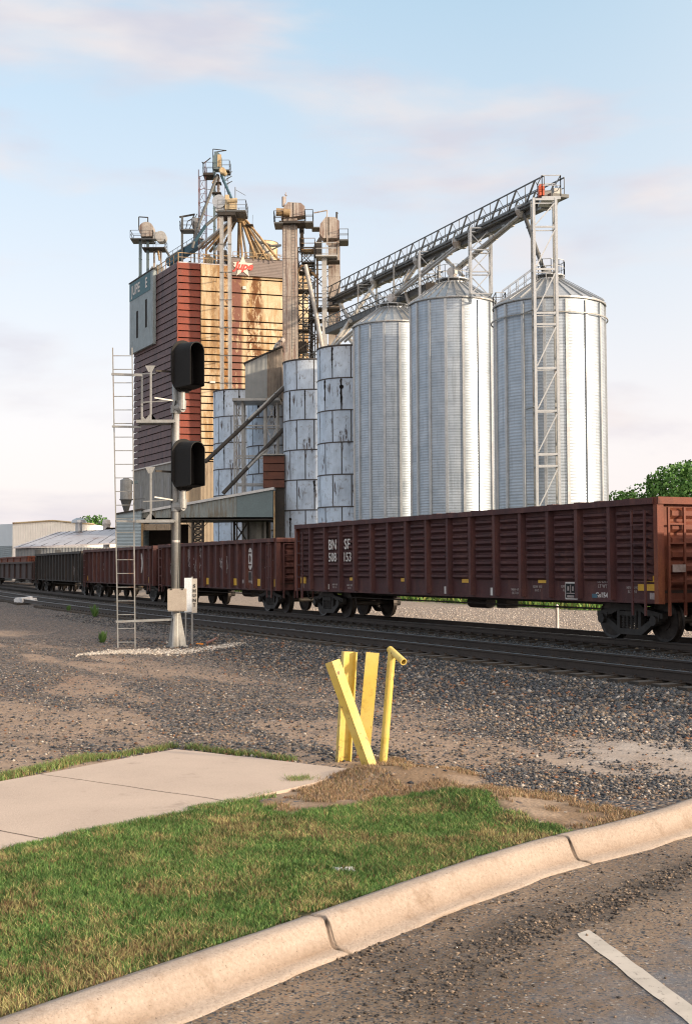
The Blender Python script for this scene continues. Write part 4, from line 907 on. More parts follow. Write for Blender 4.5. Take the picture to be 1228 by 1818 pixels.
def head(cpx, cpy):
    c = S(cpx, cpy, -.12); fa = R(-90 + 43); fd = Vector((math.cos(fa), math.sin(fa), 0)); rd = Vector((-fd.y, fd.x, 0)); up = Vector((0, 0, 1))
    W2, H2 = .375, .665
    def stad(w, h, n=14):
        pts = []
        for i in range(n + 1): a = math.pi * i / n; pts.append((w * math.cos(a), (h - w) + w * math.sin(a)))
        for i in range(n + 1): a = math.pi + math.pi * i / n; pts.append((w * math.cos(a), -(h - w) + w * math.sin(a)))
        return pts
    h_ = obj('signal_head', MB().prism([c + rd * a + up * b for a, b in stad(W2, H2)], fd * .03), MT['black'], SG)
    # long hood: arch section, open front and bottom edge cut square
    n = 14; hb = MB(); ring = []
    for (w, h0, h1, dz) in ((.30, .60, .56, .031), (.215, .56, .53, .60)):
        pts = [(w, -h1)] + [(w * math.cos(math.pi * i / n), (h0 - w) + w * math.sin(math.pi * i / n)) for i in range(n + 1)] + [(-w, -h1)]
        ring.append([c + rd * a + up * b + fd * dz for a, b in pts])
    k = len(ring[0]); 
    inner = [[c + (p - c) * 1.0 for p in r] for r in ring]
    cc0 = c + fd * .031; cc1 = c + fd * .60
    inner = [[cc0 + (p - cc0) * .965 for p in ring[0]], [cc1 + (p - cc1) * .955 for p in ring[1]]]
    vs = ring[0] + ring[1] + inner[0] + inner[1]
    fs = [(i, i + 1, k + i + 1, k + i) for i in range(k - 1)] + [(2 * k + i + 1, 2 * k + i, 3 * k + i, 3 * k + i + 1) for i in range(k - 1)] + [(k + i, k + i + 1, 3 * k + i + 1, 3 * k + i) for i in range(k - 1)]
    fs += [(k - 1, 0, k, 2 * k - 1), (2 * k, 3 * k - 1, 4 * k - 1, 3 * k)]
    hb.add(vs, fs); obj('hood', hb, MT['black'], h_)
    for z in (.26, 0, -.26): obj('lens', MB().cyl(c + up * z + fd * .031, c + up * z + fd * .06, .10, seg=18), MT['lens'], h_)
    obj('rear_housing', MB().prism([c - fd * .18 + rd * a + up * b for a, b in stad(.17, .5)], fd * .179), MT['black'], h_)
    k0 = S(cpx - 2, cpy + 49, -.12)
    kn = MB().cyl(k0 + Vector((0, 0, .06)), k0 - Vector((0, 0, .16)), .085, seg=14); kn.cyl(k0 - Vector((0, 0, .161)), k0 - Vector((0, 0, .38)), .115, .10, 16)
    kn.cyl(Vector((pt.x - .02, YS, k0.z - .33)), Vector((k0.x + .02, k0.y, k0.z - .33)), .12, seg=14); kn.cyl((pt.x, YS, k0.z - .46), (pt.x, YS, k0.z - .26), .125, seg=16)
    obj('knuckle', kn, MT['signal_grey'], h_)
    bo = MB()
    for dx, dz in ((-.12, .52), (.0, .56), (.12, .52), (-.1, -.55), (.1, -.55)): bo.cyl(c + rd * dx + up * dz + fd * .03, c + rd * dx + up * dz + fd * .045, .014, seg=8)
    obj('bolt', bo, MT['signal_grey'], h_)['kind'] = 'stuff'
head(325, 651); head(326, 826)
# ladder
l0, l1, r0, r1 = S(209.5, 1142, -.05), S(200, 617, -.05), S(240, 1142, -.05), S(234.5, 617, -.05)
l0.z = r0.z = bz
ld = MB(); ld.beam(l0, l1, .028, .02); ld.beam(r0, r1, .028, .02)
nr = 22
for i in range(nr):
    f = (i + .4) / nr; ld.cyl(l0.lerp(l1, f), r0.lerp(r1, f), .011, seg=6)
obj('ladder', ld, MT['galv_dull'], SG)
def strut(pxa, pya, pxb, pyb, w=.05, h=.05, dya=-.05, dyb=-.05): return MB().beam(S(pxa, pya, dya), S(pxb, pyb, dyb), w, h)
obj('brace', strut(198, 664, 252, 666, .05, .06), MT['signal_grey'], SG); obj('brace', strut(240, 664, 276, 663, .04, .03, .1, .1), MT['signal_grey'], SG)
obj('brace', strut(199, 757, 250, 758, .05, .05), MT['signal_grey'], SG); obj('brace', strut(206, 1104, 306, 1100, .06, .055), MT['signal_grey'], SG)
obj('brace', strut(206, 925, 262, 927, .05, .05), MT['signal_grey'], SG)
def platform(yp_, ya, armL):
    pf = MB(); a, b = S(247, yp_), S(313, yp_); 
    for k in range(5): pf.bb(a.x, b.x, YS - .42 + k * .11, YS - .34 + k * .11, a.z, a.z + .03)
    pf.bb(a.x, b.x, YS - .46, YS - .425, a.z - .03, a.z + .045); pf.bb(a.x, b.x, YS + .10, YS + .13, a.z - .03, a.z + .045); pf.bb(a.x, a.x + .04, YS - .42, YS + .1, a.z - .03, a.z + .04)
    p_ = obj('platform', pf, MT['signal_grey'], SG)
    x = S(272, yp_).x
    st = MB(); st.beam((x, YS - .38, a.z + .045), (x, YS - .38, S(272, ya).z), .045); zt_ = S(272, ya).z
    for s_ in (-1, 1): st.prism([(x - .14 * (s_ < 0) , YS - .40, a.z + .05), (x + .14, YS - .40, a.z + .05), (x + .02, YS - .40, a.z + .20), (x - .02, YS - .40, a.z + .20)], (0, .012, 0))
    st.prism([(x - .06, YS - .40, zt_ - .12), (x + .03, YS - .40, zt_ - .12), (x + .11, YS - .40, zt_ + .04), (x - .14, YS - .40, zt_ + .04)], (0, .012, 0))
    obj('stanchion', st, MT['signal_grey'], p_)
    if armL:
        x2 = S(251, yp_).x; s2 = MB(); s2.beam((x2, YS + .08, a.z + .045), (x2, YS + .08, S(251, ya + 8).z), .045); s2.prism([(x2 - .02, YS + .07, a.z + .05), (x2 + .15, YS + .07, a.z + .05), (x2 + .02, YS + .07, a.z + .2), (x2 - .02, YS + .07, a.z + .2)], (0, .012, 0)); obj('stanchion', s2, MT['signal_grey'], p_)
    ar = MB(); ym = (ya + yp_) / 2 + 2; ar.beam(S(274, ym, -.38), S(306, ym + 5, -.08), .035); ar.beam(S(254, ym + 8, .05), S(306, ym + 5, -.02), .03); obj('arm', ar, MT['signal_grey'], p_)
    ar = MB(); ar.beam(S(276, ya + 2, -.38), S(310, ya + 4, -.05), .03, .05); obj('arm', ar, MT['darksteel'], p_)
platform(752, 656, True); platform(927, 834, False)
obj('band', MB().cyl((pt.x, YS, S(312, 963).z), (pt.x, YS, S(312, 959).z), .0965, seg=20), MT['white'], SG)

cb_ = MB().tube([Vector((pt.x + .11, YS - .10, S(312, 1044).z)), Vector((pt.x + .12, YS - .07, S(312, 960).z)), Vector((pt.x + .115, YS - .07, S(312, 905).z)), Vector((pt.x + .16, YS - .12, S(312, 880).z))], .017, 6)
cb_.tube([Vector((pt.x - .09, YS - .10, S(312, 1044).z)), Vector((pt.x - .105, YS - .06, S(312, 980).z)), Vector((pt.x - .10, YS - .06, S(312, 760).z)), Vector((pt.x + .02, YS - .14, S(312, 712).z))], .015, 6); obj('cable', cb_, MT['black'], SG)
# shunt marker
Y2 = 33.2; q = P(337, 1143, Y2)
SH_ = thing('shunt_sign', 'narrow two-faced white marker with black SHUNT lettering beside the signal mast', 'sign', (q.x, Y2, gz(q.x, Y2)[0]))
zt_, zb2 = P(337, 1026, Y2).z, P(337, 1087, Y2).z; zg = gz(q.x, Y2)[0]
xa, xm, xb = P(328.5, 1060, Y2).x, P(340.5, 1060, Y2).x, P(350, 1060, Y2).x
sl = MB().prism([(xa, Y2 - .16, zb2), (xm, Y2, zb2), (xm, Y2 + .02, zb2), (xa, Y2 - .14, zb2)], (0, 0, zt_ - zb2)); obj('panel', sl, MT['bluepanel'] if 'bluepanel' in MT else wmat('shaded grey blue panel', (.42, .47, .54), (.36, .41, .48), 3, .5), SH_)
sr = MB().prism([(xm, Y2, zb2 - .02), (xb, Y2 - .03, zb2 - .02), (xb, Y2 - .01, zb2 - .02), (xm, Y2 + .02, zb2 - .02)], (0, 0, zt_ - zb2)); pr = obj('panel', sr, wmat('white sign panel', (.68, .63, .55), (.6, .55, .48), 4, .6), SH_)
ax = Vector((xb - xm, -.03, 0)).normalized(); pr['label'] = 'white face with vertical black lettering'
obj('lettering', put_text(TX['SHUNT'], Vector(((xm + xb) / 2, Y2 - .022, (zt_ + zb2) / 2 - .02)), ax, Vector((0, 0, 1))), MT['black'], pr)
obj('post', MB().beam((xa + .03, Y2 - .1, zg - .1), (xa + .03, Y2 - .1, zt_ - .05), .035), MT['galv_dull'], SH_); obj('post', MB().beam((xm, Y2 + .04, zg - .1), (xm, Y2 + .04, zt_ + .03), .045), MT['galv_dull'], SH_)
# debris
def lump(name, label, cat, px, py, r, m, n=3, flat=.5, Y=None):
    p = atZ(px, py, .03); mb = MB(); random.seed(int(px))
    for i in range(n):
        c = Vector((p.x + random.uniform(-r, r) * 1.2, p.y + random.uniform(-r, r), gz(p.x, p.y)[0] + r * flat * .5)); e = Vector((random.uniform(.5, 1) * r, random.uniform(.4, .9) * r, random.uniform(.3, .7) * r * flat * 1.6))
        a = random.uniform(0, 3); axs = (Vector((math.cos(a), math.sin(a), random.uniform(-.3, .3))).normalized(),); x1 = axs[0]; y1 = x1.cross(Vector((0, 0, 1))).normalized(); z1 = y1.cross(x1).normalized() * -1
        mb.box(c, (e.x * 1.4, e.y * 1.4, e.z * 1.4), axes=(x1, y1, z1))
    return tag(obj(name, mb, m), label, cat)
lump('rubbish_pile', 'heap of broken white boards lying beside the near track at far left', 'rubbish', 48, 1074, .50, MT['paper'], 7, .55)
lump('concrete_chunk', 'pale chunk of broken concrete lying right of the white rubbish heap', 'rubble', 88, 1079, .16, MT['rubble'], 2)
lump('orange_rag', 'crumpled orange plastic on the chippings near the signal foot', 'litter', 357, 1143, .10, MT['orange'], 3, .4)
lump('paper_scrap', 'white and red paper scrap beside the near rail, right of the yellow posts', 'litter', 855, 1173, .07, MT['paper'], 1, .4)
lump('paper_scrap', 'white scrap of litter just beyond the yellow posts', 'litter', 660, 1152, .07, MT['paper'], 2, .4)
lump('crumpled_wrapper', 'crumpled white wrapper lying on the lawn near the kerb', 'litter', 610, 1540, .05, MT['paper'], 3, .35)
hp = MB().tube([atZ(x, y, .06) for x, y in ((368, 1141), (385, 1134), (400, 1129), (425, 1126), (452, 1125), (475, 1126))], .035, 8); tag(obj('hose', hp, MT['hose']), 'faded pink hose trailing from the signal foot toward the rails', 'hose')
mk = atN(989, 1110, 21.6); mb = MB().cyl((mk.x, mk.y, 0), (mk.x, mk.y, P(989, 1076, mk.y).z), .05, seg=12); mb.cyl((mk.x, mk.y, P(989, 1076, mk.y).z), (mk.x, mk.y, P(989, 1075, mk.y).z + .03), .05, .02, seg=12)
tag(obj('marker_post', mb, MT['white']), 'short white marker post beyond the rails under the nearest wagon', 'post')
# small weeds in the gravel
def weed(px, py, h, label):
    p = atZ(px, py, .02); mb = MB(); random.seed(int(px * 3)); z = gz(p.x, p.y)[0]
    for i in range(70):
        a = random.uniform(0, 6.28); r = random.uniform(.02, .22) * h * 2; hh = random.uniform(.2, 1) * h; q = Vector((p.x + math.cos(a) * r * .3, p.y + math.sin(a) * r * .3, z)); e = Vector((p.x + math.cos(a) * r, p.y + math.sin(a) * r, z + hh))
        sd_ = Vector((-math.sin(a), math.cos(a), .2)) * .028; mid = q.lerp(e, .6); mb.add([q, mid + sd_, e, mid - sd_], [(0, 1, 2, 3)])
    tag(obj('weed', mb, MT['weed']), label, 'weed')
MT['weed'] = wmat('weed leaf', (.06, .14, .03), (.10, .19, .04), 4, .7)
weed(168, 1100, .55, 'leafy green weed in the gravel left of the signal ladder'); weed(122, 1090, .3, 'low weed in the gravel left of the taller weed')
weed(182, 1140, .35, 'small weed in the gravel below the tall green weed'); weed(900, 1523, .0 + .04, 'clump of leaves lying against the kerb at the crack') if False else None

# ---------------------------------------------------------------- yellow posts
def channel(a, b, w, d, face, th=.012):
    """steel channel from a to b; flat web towards 'face'"""
    a, b = Vector(a), Vector(b); ax = (b - a).normalized(); f = (face - ax * face.dot(ax)).normalized(); s = ax.cross(f).normalized(); mb = MB()
    pr = [(-w / 2, d), (-w / 2, 0), (w / 2, 0), (w / 2, d), (w / 2 - th, d), (w / 2 - th, th), (-w / 2 + th, th), (-w / 2 + th, d)]
    mb.prism([a + s * x - f * y for x, y in pr], b - a); return mb
def base_pt(px, py): p = atZ(px, py, 0.0); p.z = gz(p.x, p.y)[0]; return p
def post(name, label, mb): return tag(obj(name, mb, MT['yellow']), label, 'guard post', 'yellow guard posts by the end of the footpath')
def top_at(base, px, py, dy=0.0): return P(px, py, base.y + dy)
b = base_pt(605, 1351); tp = top_at(b, 618, 1157); post('guard_post', 'yellow steel channel post standing upright behind the leaning one', channel(b - Vector((0, 0, .2)), tp, .165, .07, Vector((-.72, -.2, 0)) * 1, .014) if False else channel(b - Vector((0, 0, .2)), tp, .150, .075, Vector((-.35, .9, 0)), .014))
b = base_pt(658, 1367); tp = top_at(b, 590, 1175, .02); post('guard_post', 'yellow folded steel post leaning far to the left across the others', MB().add(*(lambda A, B: (
    [A + v for v in (Vector((-.078, .02, 0)), Vector((-.005, -.035, 0)), Vector((.072, .01, 0)), Vector((.066, .03, 0)), Vector((-.005, -.010, 0)), Vector((-.068, .05, 0)))] +
    [B + v for v in (Vector((-.074, .02, -.02)), Vector((-.005, -.035, .005)), Vector((.072, .01, .028)), Vector((.066, .03, .028)), Vector((-.005, -.010, .005)), Vector((-.068, .05, -.02)))],
    [(i, (i + 1) % 6, 6 + (i + 1) % 6, 6 + i) for i in range(6)] + [(6, 7, 8, 9, 10, 11), (5, 4, 3, 2, 1, 0)]))(b - Vector((-.07, 0, .2)) , tp)))
b = base_pt(641, 1345); tp = top_at(b, 661.5, 1159); post('guard_post', 'flat faced yellow steel post between the leaning post and the pipe', channel(b - Vector((0, 0, .2)), tp, .138, .05, Vector((.06, -1, 0)), .012))
b = base_pt(677, 1355); tp = top_at(b, 695.5, 1157); mb = MB().cyl(b - Vector((0, 0, .2)), tp, .041, seg=18)
a_ = tp + Vector((-.02, .05, .02)); e_ = P(716.5, 1175.5, b.y - .22); dd_ = (e_ - a_).normalized()
n0 = len(mb.v); mb.cyl(a_, e_, .036, seg=18, caps=False); mb.cyl(a_, a_ + dd_ * .004, .036, seg=18); mb.cyl(e_ - dd_ * .05, a_ + dd_ * .05, .028, seg=18)
seg = 18; ring = [Vector(v) for v in mb.v[n0 + seg:n0 + 2 * seg]]; mb.add(ring + [e_ + (v - e_) * .76 for v in ring], [(i, (i + 1) % seg, seg + (i + 1) % seg, seg + i) for i in range(seg)])
post('guard_post', 'thin yellow pipe post with a short open pipe welded across its top', mb)
# ================================================================ grain site
def wx(px, Y, py=700): return P(px, py, Y).x
def wz(py, Y, px=614): return P(px, py, Y).z
ZUP = Vector((0, 0, 1))
def railing(mb, pts, h=1.07, sp=1.3, r=.028, mid=True):
    pts = [Vector(p) for p in pts]
    for a, b in zip(pts[:-1], pts[1:]):
        n = max(1, int((b - a).length / sp + .5))
        for i in range(n + 1): p = a.lerp(b, i / n); mb.beam(p, p + ZUP * h, r * 2)
        mb.beam(a + ZUP * h, b + ZUP * h, r * 2); 
        if mid: mb.beam(a + ZUP * h * .52, b + ZUP * h * .52, r * 1.6)
    return mb
def lattice(name, label, cat, c, w, d, z0, z1, bay, m, leg=.14, br=.06, rz=0.0, parent=None, style='Z', group=None):
    """four-legged braced tower; returns the thing"""
    if parent is None: t = thing(name, label, cat, (c[0], c[1], z0), rz, group)
    else: t = parent
    ax = Vector((math.cos(rz), math.sin(rz), 0)); ay = Vector((-math.sin(rz), math.cos(rz), 0)); C_ = Vector((c[0], c[1], 0))
    cs = [C_ + ax * (i * w / 2) + ay * (j * d / 2) for i, j in ((-1, -1), (1, -1), (1, 1), (-1, 1))]
    for p in cs: obj('leg', MB().beam(p + ZUP * z0, p + ZUP * z1, leg, side=ax), m, t)
    n = max(1, int(round((z1 - z0) / bay))); b = MB()
    for i in range(n + 1):
        z = z0 + (z1 - z0) * i / n
        for k in range(4): b.beam(cs[k] + ZUP * z, cs[(k + 1) % 4] + ZUP * z, br * 1.3)
    for i in range(n):
        za, zb_ = z0 + (z1 - z0) * i / n, z0 + (z1 - z0) * (i + 1) / n
        for k in range(4):
            p, q = cs[k], cs[(k + 1) % 4]
            if style == 'Z': b.beam(p + ZUP * za, q + ZUP * zb_, br)
            else: b.beam(p + ZUP * za, q + ZUP * zb_, br); b.beam(q + ZUP * za, p + ZUP * zb_, br)
    obj('bracing', b, m, t); return t
def deck(px0, px1, py, Y0, Y1, m, parent, rail=True, mr=None, h=1.07, skip=(), thick=.14, name='platform'):
    x0, x1 = wx(px0, Y0, py), wx(px1, Y0, py); z = wz(py, Y0, (px0 + px1) / 2)
    o = obj(name, MB().bb(x0, x1, Y0, Y1, z - thick, z), m, parent)
    if rail:
        cs = [(x0, Y0), (x1, Y0), (x1, Y1), (x0, Y1), (x0, Y0)]; r = MB()
        for k in range(4):
            if k in skip: continue
            railing(r, [Vector((*cs[k], z)), Vector((*cs[k + 1], z))], h)
        obj('railing', r, mr or m, o)
    return o
def casing(px0, px1, py0, py1, Y, d, m, parent, z0=None, name='casing', flange=2.4):
    x0, x1 = wx(px0, Y, (py0 + py1) / 2), wx(px1, Y, (py0 + py1) / 2); z1 = wz(py0, Y, px0); z0 = wz(py1, Y, px0) if z0 is None else z0
    mb = MB().bb(x0, x1, Y, Y + d, z0, z1); z = z1 - .3
    while z > z0 + .3: mb.bb(x0 - .04, x1 + .04, Y - .04, Y + d + .04, z - .05, z); z -= flange
    return obj(name, mb, m, parent)
def spout(parent, a, b, r=.17, m='pipe', name='spout'):
    mb = MB().cyl(a, b, r, seg=12); a, b = Vector(a), Vector(b); n = int((b - a).length / 3)
    for i in range(n + 1): p = a.lerp(b, (i + .5) / (n + 1)); d = (b - a).normalized() * .04; mb.cyl(p - d, p + d, r + .035, seg=12)
    return obj(name, mb, MT[m], parent)

# ---- three grain bins
def bin_(label, px, Y, r, pye, pyc, pxc, rc, nst=16, zring=(), disc=True):
    cx = wx(px, Y); z1 = wz(pye, Y, px); zc = wz(pyc, Y, px)
    t = thing('grain_bin', label, 'grain bin', (cx, Y, 0), 0, 'galvanised grain bins'); seg = 96
    def lz(prof, uvz=True, seg=seg, a1=2 * math.pi * .999999): mb = MB().lathe((cx, Y, 0), prof, seg, 0, a1); return mb
    w = lz([(r, 0), (r, z1)]); uv = [(2 * math.pi * i / seg * r, z) for z in (0, z1) for i in range(seg + 1)]
    obj('wall', w, MT['bin'], t, smooth=True, uvs=uv)
    for k in range(nst):
        a = 2 * math.pi * (k + .37) / nst; d = Vector((math.cos(a), math.sin(a), 0)); s = Vector((-d.y, d.x, 0)); C_ = Vector((cx, Y, 0))
        mb = MB()
        for q in (-.085, .085): mb.box(C_ + d * (r + .055) + s * q + ZUP * (z1 / 2 - .1), (.11, .022, z1 - .2), axes=(d, s, ZUP))
        mb.box(C_ + d * (r + .115) + ZUP * (z1 / 2 - .1), (.014, .192, z1 - .2), axes=(d, s, ZUP)); obj('stiffener', mb, MT['galv'], t)
    # roof of standing seam sheets
    nr = 28; rf = MB().lathe((cx, Y, 0), [(r + .10, z1 - .06), (r + .10, z1 + .02), (rc, zc), (rc, zc + .08), (0, zc + .10)], nr)
    C_ = Vector((cx, Y, 0))
    for k in range(nr):
        a = 2 * math.pi * k / nr; d = Vector((math.cos(a), math.sin(a), 0)); s = Vector((-d.y, d.x, 0)); p, q = C_ + d * (r + .12) + ZUP * (z1 + .05), C_ + d * rc + ZUP * (zc + .03)
        rf.beam(p, q, .05, .10, side=s)
    ro_ = obj('roof', rf, MT['binroof'], t)
    ev = MB().lathe((cx, Y, 0), [(r + .02, z1 - .12), (r + .15, z1 - .12), (r + .15, z1 - .055), (r + .02, z1 - .055)], 64); obj('eave_ring', ev, MT['galv_dull'], t)
    for z in zring: obj('wind_ring', MB().lathe((cx, Y, 0), [(r + .20, z - .04), (r + .27, z - .04), (r + .27, z + .04), (r + .20, z + .04), (r + .20, z - .04)], 64), MT['galv_dull'], t)
    # cap ring walkway
    ex = wx(pxc, Y) - cx; zp = zc + .28; C2 = C_ + Vector((ex * .0, 0, 0)); rp = rc + .18
    cp = MB().lathe((C2.x, Y, 0), [(rc * .45, zp), (rp, zp), (rp, zp + .07), (rc * .45, zp + .07), (rc * .45, zp)], 20)
    for k in range(10):
        a = 2 * math.pi * k / 10; d = Vector((math.cos(a), math.sin(a), 0)); cp.beam(C2 + d * rp + ZUP * (zp), C2 + d * (rc * .55) + ZUP * (zc - .02), .05); cp.beam(C2 + d * rp + ZUP * zp, C2 + d * (rc * 1.15) + ZUP * (zc - .12), .04)
    pf = obj('cap_platform', cp, MT['galv'], t)
    rl = MB(); n = 12; ps = [C2 + Vector((math.cos(2 * math.pi * k / n) * rp, math.sin(2 * math.pi * k / n) * rp, zp + .07)) for k in range(n + 1)]; railing(rl, ps, 1.0, 2.0, .022); obj('railing', rl, MT['galv'], pf)
    obj('lid', MB().lathe((C2.x, Y, 0), [(rc * .40, zc + .1), (rc * .40, zc + .5), (rc * .22, zc + .75), (0, zc + .8)], 18), MT['galv_dull'], t)
    if disc: obj('vent_drum', MB().cyl((C2.x - .15, Y - rc * .5, zp + .62), (C2.x + .1, Y - rc * .5 + .35, zp + .62), .37, seg=20), MT['white'], t)
    # roof ladder steps on the right slope
    st = MB(); a = R(-28); d = Vector((math.cos(a), math.sin(a), 0)); s = Vector((-d.y, d.x, 0))
    for q in (-.22, .22): st.beam(C_ + d * (r + .1) + s * q + ZUP * (z1 + .16), C_ + d * rc + s * q + ZUP * (zc + .16), .04)
    for k in range(12): p = (C_ + d * (r + .1) + ZUP * (z1 + .16)).lerp(C_ + d * rc + ZUP * (zc + .16), k / 11); st.beam(p - s * .22, p + s * .22, .03)
    obj('roof_ladder', st, MT['galv'], t)
    return t, cx, z1, zc
B1 = bin_('widest silver grain bin, rightmost, standing behind the tall conveyor support tower', 976, 88, 3.79, 545, 499, 981, .95, 16, (wz(573, 88, 976),), disc=False)
B2 = bin_('tall silver grain bin in the middle of the three, left of the support tower', 804.5, 99.4, 3.37, 541, 505, 804, 1.15)
B3 = bin_('silver grain bin partly hidden behind the middle bin, next to the old plate silos', 697, 109, 3.34, 581, 549, 697, 1.2)

# ---- four old plate silos
def silo(label, px, Y, r, pyt, pxl):
    cx = wx(px, Y); z1 = wz(pyt, Y, pxl); t = thing('plate_silo', label, 'silo', (cx, Y, 0), 0, 'old riveted plate silos'); seg = 72
    nring = int(z1 // 2.9) + 1; prof = []; uvz = []
    for i in range(nring + 1):
        za = max(0, z1 - 2.9 * i); rr = r - (.0 if i % 2 else .0)
        prof.append((r + .035, za)); zb_ = max(0, za - 2.9); prof.append((r, zb_ + .0))
        if zb_ <= 0: break
    prof = prof[::-1]; mb = MB().lathe((cx, Y, 0), prof, seg, 0, 2 * math.pi * .999999)
    uv = [(2 * math.pi * i / seg * r, z - z1 + 29) for (_, z) in prof for i in range(seg + 1)]
    # a few separated plates curling at the joints
    obj('wall', mb, MT['silo'], t, smooth=False, uvs=uv)
    for p_ in t.children[0].data.polygons: p_.use_smooth = True
    bd = MB()
    for i in range(1, nring):
        z = z1 - 2.9 * i
        if z > .3: bd.lathe((cx, Y, 0), [(r, z - .05), (r + .055, z - .05), (r + .055, z + .03), (r, z + .03)], 64)
    obj('joint_band', bd, MT['siloband'], t)
    obj('rim', MB().lathe((cx, Y, 0), [(r - .05, z1), (r + .09, z1), (r + .09, z1 + .10), (r - .05, z1 + .10), (r - .05, z1)], 64), MT['siloband'], t)
    obj('roof', MB().lathe((cx, Y, 0), [(r, z1 + .06), (.6, z1 + .35), (0, z1 + .38)], 40), MT['galv_dull'], t)
    random.seed(int(px))
    for i in range(6):                                            # missing plate edges, dark open seams
        hs = MB(); row = random.choice([0, 0, 0, 1, 1, 2, 4, 5]); off = .5 if (9 - row) % 2 == 0 else 0
        a = (round(random.uniform(3.9, 5.6) * r / 1.75) - off) * 1.75 / r; z = z1 - 2.9 * row - random.choice([.12, .12, .7]); h = random.uniform(.8, 2.6); w_ = random.uniform(.07, .19)
        d = Vector((math.cos(a), math.sin(a), 0)); s = Vector((-d.y, d.x, 0)); n = 13; L_ = []; R__ = []
        for k in range(n): zz = z - h * k / (n - 1); ww = w_ * (1 - .6 * k / n) * random.uniform(.5, 1.2); o_ = Vector((cx, Y, zz)) + d * (r + .048); L_.append(o_ - s * ww + s * random.uniform(-.03, .03)); R__.append(o_ + s * ww * random.uniform(.3, 1.6))
        hs.add(L_ + R__, [(k, k + 1, n + k + 1, n + k) for k in range(n - 1)]); obj('rust_seam', hs, MT['gap'], t)
    return t
silo('old grey plate silo beside the silver bins, closest of the plate silos', 620, 116, 2.94, 623, 563)
silo('old grey plate silo with dark rusted open seams, second from the silver bins', 556, 124, 2.94, 646.5, 503)
silo('old grey plate silo behind the steel scaffold and the metal shed on stilts', 488, 132, 2.94, 697, 440)
silo('old grey plate silo farthest left, in front of the stained ochre wall', 426, 141, 2.94, 698, 379)

# ---- the elevator block
CE = Vector((wx(315, 159, 640), 159, 0)); aD = Vector((.954, .30, 0)).normalized(); rzE = math.atan2(aD.y, aD.x); aN = Vector((-aD.y, aD.x, 0))
bD = Vector((-.459, .889, 0)).normalized(); b2 = Vector((bD.dot(aD), bD.dot(aN), 0)); bOut = Vector((-b2.y, b2.x, 0))          # local frame
def lz_(px, py, Y): return wz(py, Y, px)
zR = wz(465, 159, 315); zB = wz(819, 159, 315)
EL = thing('grain_elevator', 'towering grain elevator block clad in maroon, red and stained ochre boards', 'grain elevator', CE, rzE)
W = dict(world=False); WL = 17.2; SL = 17.4
def lit(x0, x1, z0, z1, y0, y1): return MB().bb(x0, x1, y0, y1, z0, z1)
far1 = Vector((WL, 0, 0)); far2 = b2 * SL
# core volume just behind the cladding, near-black to put shade in the gaps
core = MB(); q = [Vector((.25, .22, 0)), Vector((WL - .1, .22, 0)), Vector((WL - .1, 16, 0)), b2 * SL + Vector((.4, .0, 0)), ]
core.prism([v + ZUP * .0 for v in q], (0, 0, zR - .25)); obj('core', core, MT['gap'], EL, **W)
cl = MB(); z = zR; dz = 12.4 / 2250 * 159
rows = []
while z > zB + .2: rows.append((max(z - dz, zB), z)); z -= dz
for i, (a, b) in enumerate(rows):                      # lapped boards: bottom edge kicks out
    for x0, x1 in ((.0, 1.5), (1.505, 2.93)):
        cl.add([(x0, -.02, b - .02), (x1, -.02, b - .02), (x1, -.14, a + .10), (x0, -.14, a + .10), (x0, .10, b - .02), (x1, .10, b - .02), (x1, .10, a + .10), (x0, .10, a + .10)],
               [(0, 3, 2, 1), (4, 5, 6, 7), (0, 1, 5, 4), (3, 7, 6, 2), (0, 4, 7, 3), (1, 2, 6, 5)])
obj('red_cladding', cl, MT['clad_red'], EL, **W)
ys_ = [468, 491, 516.7, 541.5, 567]; y = 567
while y < 805: y += 12.45; ys_.append(y)
cl = MB(); yz = [wz(v, 159.9, 356) for v in ys_] + [zB]
for b, a in zip(yz[:-1], yz[1:]):
    for x0, x1 in ((2.98, 4.4), (4.405, 8.3), (8.305, 12.2), (12.205, WL)):
        cl.add([(x0, .04, b - .02), (x1, .04, b - .02), (x1, -.07, a + .13), (x0, -.07, a + .13), (x0, .16, b - .02), (x1, .16, b - .02), (x1, .16, a + .13), (x0, .16, a + .13)],
               [(0, 3, 2, 1), (4, 5, 6, 7), (0, 1, 5, 4), (3, 7, 6, 2), (0, 4, 7, 3), (1, 2, 6, 5)])
obj('ochre_cladding', cl, MT['clad_yellow'], EL, **W)
obj('lower_wall', MB().bb(.05, WL, -.02, .21, 0, zB - .02), MT['tan'], EL, **W)
# side wall (in shade): boards built along b2
def side_pt(t, o, z): return b2 * t + bOut * o * 1.0 + ZUP * z
sgn = 1 if bOut.dot(Vector((-1, -.2, 0))) > 0 else -1
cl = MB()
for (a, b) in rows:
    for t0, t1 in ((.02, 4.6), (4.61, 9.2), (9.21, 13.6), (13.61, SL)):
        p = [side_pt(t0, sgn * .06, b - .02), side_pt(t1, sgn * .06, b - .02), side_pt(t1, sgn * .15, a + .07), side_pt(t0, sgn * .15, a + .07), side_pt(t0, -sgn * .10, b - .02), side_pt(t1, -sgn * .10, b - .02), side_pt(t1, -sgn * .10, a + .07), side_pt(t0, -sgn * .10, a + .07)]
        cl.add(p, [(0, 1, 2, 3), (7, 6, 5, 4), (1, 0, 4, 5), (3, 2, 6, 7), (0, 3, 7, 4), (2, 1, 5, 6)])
obj('side_cladding', cl, MT['clad_dark'], EL, **W)
